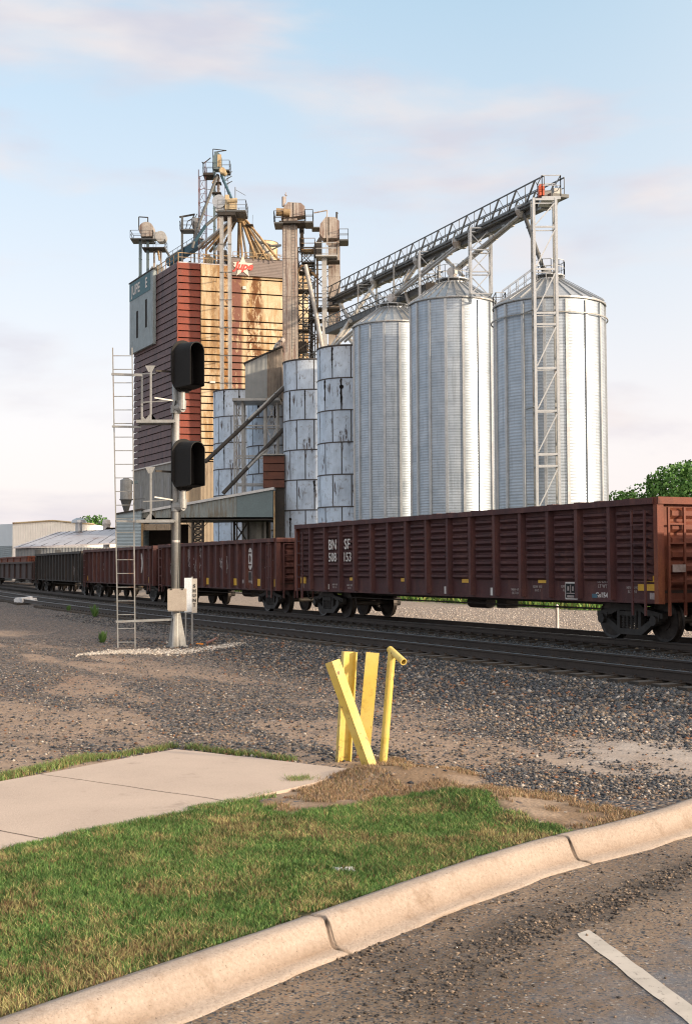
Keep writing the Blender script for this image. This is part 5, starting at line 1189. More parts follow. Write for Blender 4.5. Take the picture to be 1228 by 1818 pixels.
cl = MB(); cl.prism([side_pt(0, sgn * .12, 0), side_pt(SL + .1, sgn * .12, 0), side_pt(SL + .1, -sgn * .2, 0), side_pt(0, -sgn * .2, 0)], (0, 0, zB - .05)); lw = obj('lower_wall', cl, MT['concrete_old'], EL, **W); lw['label'] = 'grey lower side wall with narrow dark windows'
for t_, z0, z1, w in ((13.8, 8.6, 13.0, .8), (8.6, 9.0, 13.3, .8), (5.0, 9.2, 13.4, .8), (2.6, 9.2, 13.5, .8)):
    o = MB(); o.prism([side_pt(t_, sgn * .135, z0), side_pt(t_ + w, sgn * .135, z0), side_pt(t_ + w, sgn * .10, z0), side_pt(t_, sgn * .10, z0)], (0, 0, z1 - z0)); obj('window', o, MT['window'], EL, **W)
obj('ledge', MB().prism([side_pt(-.1, sgn * .32, zB - .04), side_pt(SL + .3, sgn * .32, zB - .04), side_pt(SL + .3, 0, zB - .04), side_pt(-.1, 0, zB - .04)], (0, 0, .16)), MT['white'], EL, **W)
# corner boards
obj('corner_trim', MB().prism([(-.07, -.17, zB), (.06, -.17, zB), (.06, -.141, zB), (-.07, -.10, zB)], (0, 0, zR - zB + .05)), MT['clad_red'], EL, **W)
obj('corner_trim', MB().bb(2.935, 2.975, -.16, .1, zB, zR), MT['gap'], EL, **W)
# upper side panel with the sign
t0, t1 = 7.8, 17.75; zt, zb1 = 41.25, 31.4
pn = MB(); pn.prism([side_pt(t0, sgn * .62, zb1), side_pt(t1, sgn * .62, zb1), side_pt(t1, sgn * .19, zb1), side_pt(t0, sgn * .19, zb1)], (0, 0, zt - zb1))
pn_ = obj('sign_panel', pn, MT['bluegrey'], EL, **W)
cp = MB(); cp.prism([side_pt(t0 - .1, sgn * .72, zt), side_pt(t1 + .15, sgn * .72, zt), side_pt(t1 + .15, 0, zt), side_pt(t0 - .1, 0, zt)], (0, 0, .16)); obj('coping', cp, MT['darksteel'], pn_, **W)
for t_, za, zb1_ in ((14.0, 33.2, 36.9), (10.2, 34.0, 37.8)): obj('slot', MB().prism([side_pt(t_, sgn * .635, za), side_pt(t_ + .75, sgn * .635, za), side_pt(t_ + .75, sgn * .60, za), side_pt(t_, sgn * .60, za)], (0, 0, zb1_ - za)), MT['gap'], pn_, **W)
tb = MB(); tb.prism([side_pt(t0 + 1.0, sgn * .66, 38.75), side_pt(t1 - .05, sgn * .66, 38.75), side_pt(t1 - .05, sgn * .621, 38.75), side_pt(t0 + 1.0, sgn * .621, 38.75)], (0, 0, 2.4)); tbo = obj('sign_band', tb, MT['teal'], pn_, **W)
axl = -b2
def side_text(key, tc_, z): return put_text(TX[key], side_pt(tc_, sgn * .68, z), axl, ZUP)
obj('lettering', side_text('JUPE', 14.9, 39.95), MT['white'], pn_, **W); obj('lettering', side_text('E', 10.4, 39.95), MT['white'], pn_, **W)
# parapet with star sign on the lit face
x0 = 6.95; zp0, zp1 = wz(489, 161.2, 411), wz(458.5, 161.2, 411)
pr_ = obj('parapet', MB().bb(x0, WL - 2.4, -.42, .0, zp0, zp1), MT['parapet'], EL, **W)
obj('coping', MB().bb(x0 - .05, WL - 2.35, -.47, .05, zp1, zp1 + .07), MT['darksteel'], pr_, **W)
sc = Vector((8.35, -.50, wz(474, 161.5, 431))); pts = []
for i in range(10): r = 1.42 if i % 2 == 0 else .60; a = math.pi / 2 + i * math.pi / 5; pts.append(sc + Vector((r * math.cos(a), 0, r * 1.08 * math.sin(a))))
so_ = obj('star_sign', MB().prism(pts, (0, .06, 0)), MT['starwhite'], EL, **W)
obj('name_board', MB().prism([sc + Vector((a * 1.28 + .05, -.03, b * .36 + .0)) for a, b in [(math.cos(k * math.pi / 8), math.sin(k * math.pi / 8)) for k in range(16)]], (0, .028, 0)), MT['starwhite'], so_, **W)
obj('lettering', put_text(TX['Jupe'], sc + Vector((.05, -.035, 0)), Vector((1, 0, 0)), ZUP), MT['redsign'], so_, **W)
obj('roof', MB().prism([(0.1, .1, zR), (WL, .1, zR), (WL, 15.5, zR), (b2.x * SL, b2.y * SL, zR)], (0, 0, .12)), MT['roofgrey'], EL, **W)
rl = MB(); railing(rl, [(0.15, .1, zR + .12), (6.6, .1, zR + .12)], 1.15, 1.5, .04); railing(rl, [(.1, .25, zR + .12), b2 * SL + Vector((.2, 0, zR + .12))], 1.15, 1.6, .04); railing(rl, [(7.2, .1, zp1 - .1), (15, .1, zp1 - .1)], 1.0, 1.5, .03)
obj('roof_railing', rl, MT['pipe_tan'], EL, **W)
obj('wall_lamp', MB().bb(8.4, 8.85, -.25, -.06, wz(513.5, 161.5, 429), wz(508, 161.5, 429)), MT['white'], EL, **W)
obj('wall_lamp', MB().bb(4.1, 4.8, -.25, -.06, wz(680, 160.3, 378), wz(676.5, 160.3, 378)), MT['white'], EL, **W)
# right hand return wall of the block, seen right of the first leg
# ---- rooftop penthouse and junk
Yp = 168
PH = thing('rooftop_tank', 'cream stained steel tank on the elevator roof behind the fanned spouts', 'tank', (wx(466, Yp), Yp, wz(468, Yp, 466)))
x0, x1 = wx(441, Yp, 445), wx(494, Yp, 445); z0, z1 = wz(468, Yp, 466), wz(432, Yp, 466)
obj('shell', MB().cyl(((x0 + x1) / 2, Yp, z0), ((x0 + x1) / 2, Yp, z1), (x1 - x0) / 2 * .95, seg=24), MT['cream_tank'], PH); obj('lid', MB().cyl(((x0 + x1) / 2, Yp, z1), ((x0 + x1) / 2, Yp, z1 + .3), (x1 - x0) / 2, .8, 24), MT['pipe_tan'], PH)
random.seed(31)
for i in range(16):
    px = random.choice([random.uniform(256, 318), random.uniform(322, 400)]); Yj = 172 - (px - 250) / 150 * 9; pyb = 492 - (px - 240) / 75 * 26 if px < 315 else 466
    pyb = min(pyb, 492); z = zR + .12; x = wx(px, Yj, 470); h = random.uniform(.6, 2.0); w = random.uniform(.5, 1.4)
    mb = MB().bb(x - w / 2, x + w / 2, Yj, Yj + w, z, z + h); mb.bb(x - w * .3, x + w * .2, Yj + .1, Yj + w * .8, z + h, z + h + random.uniform(.2, .6)); mb.cyl((x, Yj - .1, z + h * .5), (x + .5, Yj - .6, z + .2), .12, seg=8)
    o = tag(obj('roof_unit', mb, MT[random.choice(['pipe_tan', 'galv_dull', 'darksteel', 'cream_tank', 'trunk'])]), 'small weathered machine casing among the clutter on the elevator roof', 'roof unit', 'machine casings on the elevator roof')

# ---- twin leg at the far left of the roof
Y = 171
T = thing('bucket_elevator', 'twin legged bucket elevator with a round drum head at the left end of the roof', 'bucket elevator', (wx(256, Y, 490), Y, zR), 0, 'bucket elevators'); z0 = zR
casing(246.5, 251, 424, 0, Y, .5, MT['trunk_blue'], T, z0); casing(260, 264, 424, 0, Y, .5, MT['trunk_blue'], T, z0)
casing(272, 275, 441, 0, Y + .5, .4, MT['trunk'], T, z0); casing(284, 286.5, 441, 0, Y + .5, .4, MT['trunk'], T, z0)
c = P(261, 409, Y + .6); obj('head_drum', MB().cyl(c + Vector((0, -.8, 0)), c + Vector((0, .8, 0)), 1.02, seg=24), MT['trunk'], T)
obj('head_box', MB().bb(wx(250, Y), wx(273, Y), Y - .3, Y + 1.3, wz(420, Y, 260), wz(409, Y, 260)), MT['trunk'], T)
deck(231, 271, 422, Y - .9, Y + 1.8, MT['truss'], T, mr=MT['truss']); deck(252, 292, 438, Y - 1.0, Y + 1.6, MT['darksteel'], T, mr=MT['truss'], skip=(3,))
c = P(283, 420, Y + .3); obj('head_box', MB().bb(wx(272, Y), wx(285, Y), Y - .3, Y + 1.1, wz(424, Y, 280), wz(412, Y, 280)).cyl(c + Vector((.25, -.7, -.1)), c + Vector((.25, .7, -.1)), .75, seg=18), MT['pipe'], T)
obj('davit', MB().tube([P(246.5, 408, Y), P(246.5, 384.5, Y), P(262.5, 385.5, Y), P(262.5, 408, Y)], .08, 6), MT['darksteel'], T)
spout(T, P(291, 438, Y), P(303, 458, Y), .16, 'truss'); spout(T, P(280, 440, Y), P(283, 462, Y), .14, 'pipe_tan'); obj('brace', MB().beam(P(277, 442, Y), P(284, 460, Y), .1), MT['truss'], T)
# gantry with funnel, middle left
Y = 166
T = thing('roof_gantry', 'open roof gantry post with a small deck and funnel above the red corner', 'gantry', (wx(323, Y, 445), Y, zR))
obj('post', MB().beam(Vector((wx(323.3, Y, 420), Y, zR)), P(323.3, 384, Y), .28), MT['truss'], T); obj('post', MB().beam(Vector((wx(344, Y, 420), Y + 1, zR)), P(344, 384, Y + 1), .2), MT['truss'], T)
deck(319, 344, 406, Y - .8, Y + 1.2, MT['truss'], T, mr=MT['truss']); obj('beam', MB().beam(P(318.5, 385, Y), P(346, 380, Y), .22, .2), MT['darksteel'], T)
cF = P(347.5, 400, Y + .3); obj('funnel', MB().lathe((cF.x, cF.y, cF.z), [(.12, -1.8), (.15, -1.2), (.62, .3), (.62, .9), (0, 1.0)], 16), MT['pipe'], T)
obj('hood_frame', MB().tube([P(330, 406, Y), P(333, 392, Y), P(341, 388, Y), P(345, 380, Y)], .06, 6).tube([P(336, 406, Y), P(341, 396, Y), P(350, 379, Y)], .05, 6), MT['darksteel'], T)
# blue inclined conveyor
a_, b_ = P(299, 467, 168), P(358, 430, 165); CV = thing('roof_conveyor', 'blue boxed inclined conveyor crossing the elevator roof', 'conveyor', a_)
obj('casing', MB().beam(a_, b_, .9, .95), MT['bluebox'], CV); rr_ = MB(); u_ = (b_ - a_)
for k in range(8): p = a_ + u_ * (k / 7) + Vector((0, -.5, .4)); rr_.beam(p, p + ZUP * .8, .05)
rr_.beam(a_ + Vector((0, -.5, 1.2)), b_ + Vector((0, -.5, 1.2)), .05); obj('railing', rr_, MT['truss'], CV); obj('cover', MB().beam(a_ + Vector((0, 0, .56)), b_ + Vector((0, 0, .56)), 1.0, .12), MT['pipe'], CV)

# ---- tallest leg
Y = 164
T = thing('bucket_elevator', 'tallest bucket elevator with railed head platform, highest thing on the skyline', 'bucket elevator', (wx(382, Y, 460), Y, zR), 0, 'bucket elevators')
casing(378, 381.6, 300, 0, Y, .7, MT['trunk_blue'], T, zR); casing(385, 389, 310, 0, Y, .7, MT['trunk'], T, zR, flange=1.4)
h0 = P(377.5, 301, Y); h1 = P(393, 271, Y)
hd = MB().prism([(h0.x, Y - .3, h0.z), (h1.x - .2, Y - .3, h0.z), (h1.x, Y - .3, h0.z + .9), (h1.x, Y - .3, h1.z - .5), (h1.x - .35, Y - .3, h1.z), (h0.x + .35, Y - .3, h1.z + .15), (h0.x, Y - .3, h1.z - .9)], (0, 1.4, 0)); obj('head', hd, MT['trunk_blue'], T)
obj('head_door', MB().bb(wx(387, Y), h1.x + .02, Y - .34, Y - .301, h0.z + .3, h1.z - .3), MT['cream_tank'], T)
deck(360, 378, 305.5, Y - 1.0, Y + 1.4, MT['darksteel'], T, mr=MT['truss'], h=1.35, thick=.3); deck(389, 407, 301, Y - .8, Y + 1.2, MT['darksteel'], T, mr=MT['truss'], h=1.3)
dv_ = MB().tube([P(378, 300, Y), P(378, 264, Y), P(402, 266.6, Y), P(380, 269.5, Y)], .06, 6); dv_.tube([P(358.5, 287, Y), P(361, 290, Y), P(374, 279.5, Y)], .07, 6); obj('davit', dv_, MT['darksteel'], T)
c = P(396.5, 305, Y - .4); obj('drive_motor', MB().cyl(c + Vector((-.1, -.8, 0)), c + Vector((.1, .5, 0)), .42, seg=16).cyl(c + Vector((-.1, -.85, 0)), c + Vector((-.1, -.8, 0)), .3, seg=16), MT['cream_tank'], T)
lad = MB(); xL, xR = wx(353.4, Y, 360), wx(365.5, Y, 360)
for x, zt in ((xL, wz(303, Y, 353)), (xR, wz(288, Y, 365))): lad.beam((x, Y - .6, zR), (x, Y - .6, zt), .10); lad.beam((x, Y + .9, zR), (x, Y + .9, zt - .4), .08)
zz = zR
while zz < wz(322, Y, 360):
    z2 = zz + 1.75; lad.beam((xL, Y - .6, zz), (xR, Y - .6, z2), .045); lad.beam((xR, Y - .6, zz), (xL, Y - .6, z2), .045); lad.beam((xL, Y - .6, z2), (xR, Y - .6, z2 + .35), .07); lad.beam((xL, Y + .9, z2), (xR, Y + .9, z2), .05); lad.beam((xR, Y - .6, z2 + .2), (wx(378, Y), Y - .1, z2 + .2), .05); zz = z2
obj('ladder_mast', lad, wmat('rusty red mast steel', (.16, .05, .045), (.08, .06, .06), 2, .7), T)
cg = MB(); za, zb3 = wz(466, Y, 400), wz(303, Y, 400)
for px in (398, 404): cg.beam((wx(px, Y, 350), Y + .8, za), (wx(px, Y, 350), Y + .8, zb3), .05)
for py, q in ((304, 412), (312, 411.5), (321, 412), (326, 403)): cg.tube([P(399, py + 8, Y), P(q, py, Y), P(402, py + 5, Y + 1.2)], .05, 6)
for k in range(24): z = za + (zb3 - za) * k / 24; cg.beam((wx(398, Y, 350), Y + .8, z), (wx(404, Y, 350), Y + .8, z), .035)
obj('caged_ladder', cg, MT['truss'], T)
for py in (322, 340, 341): deck(376, 392, py, Y - .35, Y + 1, MT['darksteel'], T, rail=False, thick=.1)
spout(T, P(386.5, 309, Y - .3), P(355, 392, Y - 1), .20, 'truss'); spout(T, P(355, 392, Y - 1), P(341, 440, Y - 1.5), .20, 'truss'); spout(T, P(393, 311, Y - .3), P(411, 352, Y - 1), .18, 'bluebox')
spout(T, P(386.5, 309, Y - .3), P(377, 325, Y - .5), .12, 'pipe_tan')
# ---- middle leg: two long trunks down the lit face
Y = 157.2
T = thing('bucket_elevator', 'bucket elevator with twin pale trunks running down the ochre wall', 'bucket elevator', (wx(401, Y, 700), Y, 0), 0, 'bucket elevators')
for a, b in ((390.5, 396.8), (404.8, 410.8)):
    x0, x1 = wx(a, Y, 540), wx(b, Y, 540); z1 = wz(382, Y, a); mb = MB().bb(x0, x1, Y, Y + .42, 0, z1); 
    mb.bb(x0 - .02, x0 + .07, Y - .04, Y, 0, z1); mb.bb(x1 - .07, x1 + .02, Y - .04, Y, 0, z1); mb.bb((x0 + x1) / 2 - .02, (x0 + x1) / 2 + .02, Y - .03, Y, 0, z1); obj('trunk', mb, MT['pipe'], T)
tie = MB()
for py in (433, 483, 532, 582, 631, 680): z = wz(py, Y, 400); tie.bb(wx(389.5, Y, 540), wx(411.5, Y, 540), Y - .07, Y - .045, z - .05, z + .05); tie.bb(wx(400, Y, 540), wx(401, Y, 540), Y, Y + 2.5, z - .05, z + .05)
obj('tie', tie, MT['truss'], T)
obj('head', MB().bb(wx(388.5, Y, 378), wx(409.5, Y, 378), Y - .4, Y + 1.1, wz(382.5, Y, 400), wz(376, Y, 400)), MT['cream_tank'], T)
deck(386, 436, 372, Y - .6, Y + 3.0, MT['truss'], T, mr=MT['truss'], h=1.25, thick=.2, skip=(3,)); deck(388, 418, 374, Y - .5, Y + 2.6, MT['darksteel'], T, rail=False, thick=.5)
c = P(391, 359.5, Y + .8); obj('head_drum', MB().cyl(c + Vector((-.1, -.7, 0)), c + Vector((.1, 1.0, 0)), .86, seg=22), MT['galv'], T); obj('head_drum', MB().bb(wx(382.5, Y), wx(397, Y), Y + .3, Y + 1.4, wz(373, Y, 390), wz(360, Y, 390)), MT['galv'], T)
obj('drive', MB().bb(wx(400, Y), wx(407, Y), Y, Y + .8, wz(371, Y, 400), wz(345, Y, 400)).bb(wx(407, Y), wx(421, Y), Y - .1, Y + .4, wz(371, Y, 400), wz(357, Y, 400)).cyl(P(402, 357, Y), P(421, 355, Y), .3, seg=12), MT['cream_tank'], T)
obj('davit', MB().tube([P(417.5, 372, Y), P(417.5, 331.5, Y)], .06, 6).tube([P(417.5, 336, Y), P(436, 346.5, Y)], .03, 6), MT['truss'], T)
spout(T, P(389, 380, Y), P(365, 400, Y - .3), .2, 'truss'); spout(T, P(365, 400, Y - .3), P(346, 428, Y), .2, 'bluebox')
# ---- fanned spouts
Y = 160.5
T = thing('spout_cluster', 'fan of ochre stained distribution spouts spreading from one point down to the elevator roof', 'spouts', P(424, 385, Y))
ap = P(424, 386, Y)
obj('distributor', MB().lathe((ap.x, ap.y, ap.z), [(0, .6), (.5, .55), (.85, .1), (.85, -.25), (.3, -.6)], 18), MT['pipe_tan'], T)
random.seed(3)
for i, (px, py, dY) in enumerate(((352, 438, 2), (359, 441, 4), (366, 444, 1), (373, 446, 5), (380, 448, 2), (390, 450, 6), (423, 456, 6), (430, 458, 1), (438, 459, 5), (454, 459, 2), (463, 459, 6), (473, 460, 3), (484, 460, 6), (495, 462, 3))):
    s0 = ap + Vector(((px - 424) * .012, dY * .1, -.2)); obj('spout', MB().cyl(s0, P(px, py, Y + dY), .15 if i % 3 else .2, seg=10), MT['pipe_tan' if i % 4 else 'pipe'], T)
deck(436, 449, 397, Y, Y + 2, MT['darksteel'], T, rail=False); obj('mast', MB().beam(P(448, 397, Y), P(448.5, 381, Y), .04), MT['truss'], T)
tr = MB(); tr.tube([P(461, 429, Y + 3), P(482, 436, Y + 3), P(499, 435, Y + 3)], .16, 6); tr.tube([P(499, 435, Y + 3), P(470, 449, Y + 3), P(462, 462, Y + 3)], .10, 6); tr.tube([P(478, 436, Y + 3), P(494, 462, Y + 3)], .09, 6); tr.tube([P(470, 432, Y + 3), P(459, 460, Y + 3)], .08, 6); obj('walkway', tr, MT['truss'], T)
st_ = MB()
for k in range(11): px = 352 + k * 14; st_.beam(P(px, 462, Y + 1), P(px, 450 - 9 * math.sin(k * 2.1), Y + 1), .10); st_.beam(P(px, 452, Y + 1), P(px + 14, 458, Y + 1), .06)
obj('stand', st_, MT['pipe_tan'], T)

# ---- the legs beside the elevator block
Y = 129
T = thing('bucket_elevator', 'broad rust streaked bucket elevator leg rising right of the ochre wall, with vent stub', 'bucket elevator', (wx(513, Y), Y, 0), 0, 'bucket elevators')
casing(500, 515.5, 386, 0, Y, 1.0, MT['trunk'], T, 0, flange=3.9); casing(516.5, 526.5, 386, 0, Y + .1, .9, MT['trunk'], T, 0, flange=3.9)
x0, x1 = wx(499, Y, 375), wx(541, Y, 375); z0, z1 = wz(388, Y, 520), wz(361, Y, 520)
obj('head', MB().prism([(x0, Y - .3, z0), (x1, Y - .3, z0 + .3), (x1, Y - .3, z1 - .35), (x1 - .4, Y - .3, z1 + .0), (x0 + .7, Y - .3, z1 + .08), (x0 + .15, Y - .3, z1 - .6)], (0, 1.6, 0)), MT['trunk'], T)
obj('head_seam', MB().bb(wx(520, Y, 375), wx(521.5, Y, 375), Y - .34, Y - .301, z0, z1), MT['darksteel'], T)
deck(486, 502, 393.5, Y - 1.0, Y + 1.5, MT['truss'], T, mr=MT['truss'], h=1.15); deck(541, 555, 392, Y - 1.0, Y + 1.5, MT['truss'], T, mr=MT['truss'], h=1.2); deck(495, 542, 391, Y - .8, Y + 1.4, MT['darksteel'], T, rail=False, thick=.25)
obj('vent', MB().cyl(P(503, 366, Y), P(503, 349, Y), .17, seg=12).cyl(P(507, 360, Y), P(507, 341, Y), .04, seg=6).cyl(P(505, 345, Y), P(509.5, 347, Y), .05, seg=6), MT['trunk'], T)
c = P(499, 376, Y - .4); obj('drive_motor', MB().cyl(c + Vector((-.5, 0, 0)), c + Vector((.9, 0, -.1)), .42, seg=14), MT['pipe_tan'], T)
lg = MB()
for px in (518, 524): lg.beam((wx(px, Y, 500), Y - .5, wz(620, Y)), (wx(px, Y, 500), Y - .5, wz(395, Y)), .04)
for k in range(40): z = wz(620, Y) + (wz(395, Y) - wz(620, Y)) * k / 40; lg.beam((wx(518, Y, 500), Y - .5, z), (wx(524, Y, 500), Y - .5, z), .03)
obj('ladder', lg, MT['truss'], T)
Y = 131
T = thing('bucket_elevator', 'smaller dark bucket elevator in a rusty frame between two broad pale legs', 'bucket elevator', (wx(544, Y), Y, 0), 0, 'bucket elevators')
for py0, py1, w_ in ((396, 412, 8), (413, 421, 6), (422, 434, 8), (435, 446, 7)): obj('head', MB().bb(wx(535.5 - w_ / 2, Y, 420), wx(535.5 + w_ / 2, Y, 420), Y - .2, Y + .6, wz(py1, Y, 535), wz(py0, Y, 535)), MT['darksteel'], T)
lattice('', '', '', (wx(543.5, Y, 520), Y + .5), 1.75, 1.6, 0, wz(440, Y, 543), 1.9, MT['truss'], .11, .07, parent=T, style='X')
deck(535, 558.5, 441, Y - .6, Y + 1.4, MT['pipe_tan'], T, mr=MT['pipe_tan'], h=1.1); deck(535, 558, 464, Y - .6, Y + 1.4, MT['darksteel'], T, mr=MT['pipe_tan'], h=1.1); deck(530, 556, 480, Y - .5, Y + 1.3, MT['darksteel'], T, mr=MT['truss'], h=1.0)
deck(526, 552, 513, Y - .5, Y + 1.3, MT['darksteel'], T, mr=MT['truss']); deck(526, 548, 584, Y - .5, Y + 1.3, MT['darksteel'], T, mr=MT['truss']); deck(548, 572, 566, Y - .5, Y + 1.3, MT['darksteel'], T, mr=MT['truss'])
casing(548, 554, 505, 0, Y - .1, .5, MT['darksteel'], T, 0); casing(560, 563.5, 440, 0, Y - .1, .3, MT['pipe_tan'], T, 0)
spout(T, P(542, 470, Y - 1), P(559, 548, Y - 1.3), .22, 'pipe'); spout(T, P(559, 548, Y - 1.3), P(572, 618, Y - 1.6), .22, 'pipe'); spout(T, P(536, 470, Y - .6), P(524, 490, Y - .6), .14, 'pipe_tan'); spout(T, P(541, 470, Y), P(562, 492, Y - .6), .14, 'pipe_tan')
bx_ = MB(); bx_.beam(P(527, 622, Y - .9), P(560, 600, Y - .9), .12); 
for k in range(7): bx_.beam(P(528 + k * 3.5, 625, Y - .8), P(531 + k * 3.5, 590, Y - .8), .06)
bx_.bb(wx(529, Y), wx(545, Y), Y - .6, Y + 1, wz(625, Y), wz(607, Y)); obj('boot_frame', bx_, MT['darksteel'], T)
Y = 131
T = thing('bucket_elevator', 'bucket elevator leg at the low end of the long inclined conveyor', 'bucket elevator', (wx(585, Y), Y, 0), 0, 'bucket elevators')
casing(570, 578.5, 455, 0, Y - 1.2, .7, MT['pipe'], T, 0, flange=3.2); casing(581, 602, 425, 0, Y + 1, 1.2, MT['trunk'], T, 0, flange=3.6)
x0, x1 = wx(566.5, Y, 400), wx(602, Y, 400); z0, z1 = wz(417, Y, 585), wz(385, Y, 585)
obj('head', MB().prism([(x0, Y, z0 + .2), (x0 + .4, Y, z0 - .3), (x1, Y, z0 - .3), (x1, Y, z1 - .4), (x1 - .4, Y, z1), (x0 + .7, Y, z1 + .05), (x0 + .1, Y, z1 - .7)], (0, 1.7, 0)), MT['trunk'], T); obj('head_seam', MB().bb(wx(582, Y, 400), wx(584, Y, 400), Y - .04, Y - .001, z0, z1), MT['darksteel'], T)
obj('vent', MB().cyl(P(597.5, 388, Y + .5), P(597.5, 376, Y + .5), .1, seg=8).cyl(P(596, 378, Y + .5), P(600, 378, Y + .5), .06, seg=6), MT['darksteel'], T)
deck(602, 618, 424, Y - .6, Y + 1.8, MT['truss'], T, mr=MT['truss']); deck(553, 567, 402, Y - .3, Y + 1.4, MT['truss'], T, rail=False, thick=.1)
obj('davit', MB().tube([P(557, 377.5, Y), P(580.5, 373, Y), P(580.5, 434, Y)], .07, 6), MT['trunk'], T)
obj('drive_box', MB().prism([P(557, 452, Y - 1.3), P(571, 452, Y - 1.3), P(571, 421, Y - 1.3), P(566, 421, Y - 1.3), P(557, 436, Y - 1.3)], (0, 1.5, 0)), MT['darksteel'], T)
deck(560, 598, 451.5, Y - 1.9, Y + .2, MT['pipe'], T, mr=MT['pipe'], h=1.25, thick=.16); deck(572, 603, 461, Y - .9, Y + .6, MT['darksteel'], T, rail=False)
for py in (545, 580): deck(560, 603, py, Y - .8, Y + 1.0, MT['darksteel'], T, mr=MT['truss'])
# heavy dark framing in behind the legs
T = thing('leg_frame', 'dark cross braced steel frame tying the legs together above the old silos', 'frame', (wx(565, 133), 133, 0))
lattice('', '', '', (wx(566, 133, 560), 134), 3.4, 2, 0, wz(470, 133, 566), 3.0, MT['truss'], .12, .07, parent=T, style='X')

# ---- long inclined conveyor
def Yc(px): return 1.0 / (.01006 + 1.1e-5 * (px - 804))
def tray(px):                    # bottom of the tray in the photograph
    pts = [(582, 537), (600, 529), (650, 503), (700, 474), (770, 437), (840, 400), (900, 371), (940, 353), (985, 335)]
    for (a, b), (c, d) in zip(pts[:-1], pts[1:]):
        if px <= c: return b + (d - b) * (px - a) / (c - a)
    return pts[-1][1]
A3 = P(582, 534, Yc(582)); B3_ = P(966, 349, Yc(966)); cd = (B3_ - A3).normalized(); csd = Vector((-cd.y, cd.x, 0)).normalized()   # away from camera-left
if csd.y < 0: csd = -csd
LC = (B3_ - A3).length
T = thing('inclined_conveyor', 'long railed conveyor climbing above the silver bins to the tallest support tower', 'conveyor', A3)
cup = csd.cross(cd); cup = cup if cup.z > 0 else -cup
tb = MB().beam(A3 + csd * .75, B3_ + csd * .75 + cd * .8, 1.35, .22, side=csd)
tb.beam(A3 + csd * .75 - cup * .28, B3_ + csd * .75 - cup * .28, .55, .36, side=csd)
obj('tray', tb, MT['truss'], T)
cs_ = MB(); cs_.beam(A3 + csd * 1.0 + cup * .42, B3_ + csd * 1.0 + cup * .42, .55, .5, side=csd); obj('conveyor_casing', cs_, MT['galv_dull'], T)
nb = 17
for sgn2, off in ((0, 0), (1, 1.5)):
    rm = MB(); h_ = 1.45
    rm.beam(A3 + csd * off + ZUP * h_, B3_ + csd * off + ZUP * h_, .08); rm.beam(A3 + csd * off + ZUP * .75, B3_ + csd * off + ZUP * .75, .045); rm.beam(A3 + csd * off + ZUP * .1, B3_ + csd * off + ZUP * .1, .12)
    for k in range(nb + 1):
        p = A3 + cd * (LC * k / nb) + csd * off; rm.beam(p, p + ZUP * h_, .05)
        if k < nb: q_ = A3 + cd * (LC * (k + .52) / nb) + csd * off; rm.beam(p, q_ + ZUP * h_, .10); rm.beam(q_ + ZUP * h_, A3 + cd * (LC * (k + 1) / nb) + csd * off, .035)
    obj('side_truss', rm, MT['truss'], T)
# truss hangers under the tray
un = MB()
for k in range(nb): p = A3 + cd * (LC * (k + .5) / nb) + csd * .75 - cup * .45; un.box(p, (.5, .8, .12), axes=(cd, csd, cup))
obj('tray_hanger', un, MT['galv_dull'], T)
# head end box
Yh = Yc(975); hb_ = MB(); 
pf = deck(962, 995, 347.5, Yh - .3, Yh + 1.6, MT['galv'], T, mr=MT['galv'], h=1.40, thick=.2)
obj('motor', MB().bb(wx(957.5, Yh, 335), wx(966.5, Yh, 335), Yh + .1, Yh + .7, wz(345, Yh, 960), wz(326, Yh, 960)).cyl(P(955, 337, Yh + .3), P(962, 337, Yh + .3), .28, seg=12), MT['redmotor'], T)
obj('head_box', MB().bb(wx(966, Yh), wx(985, Yh), Yh + .4, Yh + 1.3, wz(347, Yh, 970), wz(334, Yh, 970)), MT['galv_dull'], T)
def cpt(px, dy=2.0): return P(px, tray(px) + dy, Yc(px) + .7)
def gate(px, py):
    c_ = P(px, py, Yc(px) + .7); obj('discharge_gate', MB().lathe((c_.x, c_.y, c_.z), [(.42, .5), (.42, .15), (.18, -.35)], 10), MT['pipe'], T)
Bx = {1: (B1[1], 88, B1[3]), 2: (B2[1], 99.4, B2[3]), 3: (B3[1], 109, B3[3])}
gate(924, 378); gate(811, 434); gate(741, 467); gate(664, 502)
spout(T, P(930, 379, Yc(926) + .7), P(963, 474, 87.6), .15, 'truss'); spout(T, P(963, 474, 87.6), P(968, 492, 88), .17, 'truss')
spout(T, P(921, 383, Yc(921) + .6), P(811, 474, 98.8), .13); spout(T, P(925, 385, Yc(921) + .9), P(814, 478, 99.2), .12)
spout(T, P(786, 455, Yc(790) + .7), P(822, 490, 99.6), .14)
spout(T, P(810, 440, Yc(810) + .5), P(704, 524, 108.6), .13); spout(T, P(806, 438, Yc(810) + .8), P(702, 520, 109), .12)
spout(T, P(741, 469, Yc(741) + .6), P(707, 520, 109), .17); spout(T, P(728, 478, Yc(728) + .6), P(716, 500, 109), .14)
spout(T, P(770, 464, Yc(770) + .5), P(590, 618, 117), .13); spout(T, P(766, 470, Yc(770) + .9), P(612, 606, 117), .12)
spout(T, P(664, 506, Yc(664) + .6), P(588, 617, 117.5), .19); spout(T, P(655, 512, Yc(655) + .6), P(667, 530, 112), .14)
spout(T, P(604, 540, Yc(604) + .6), P(622, 570, 117), .18); spout(T, P(606, 585, 119), P(640, 625, 117), .18); spout(T, P(625, 575, 119), P(600, 610, 117), .16)

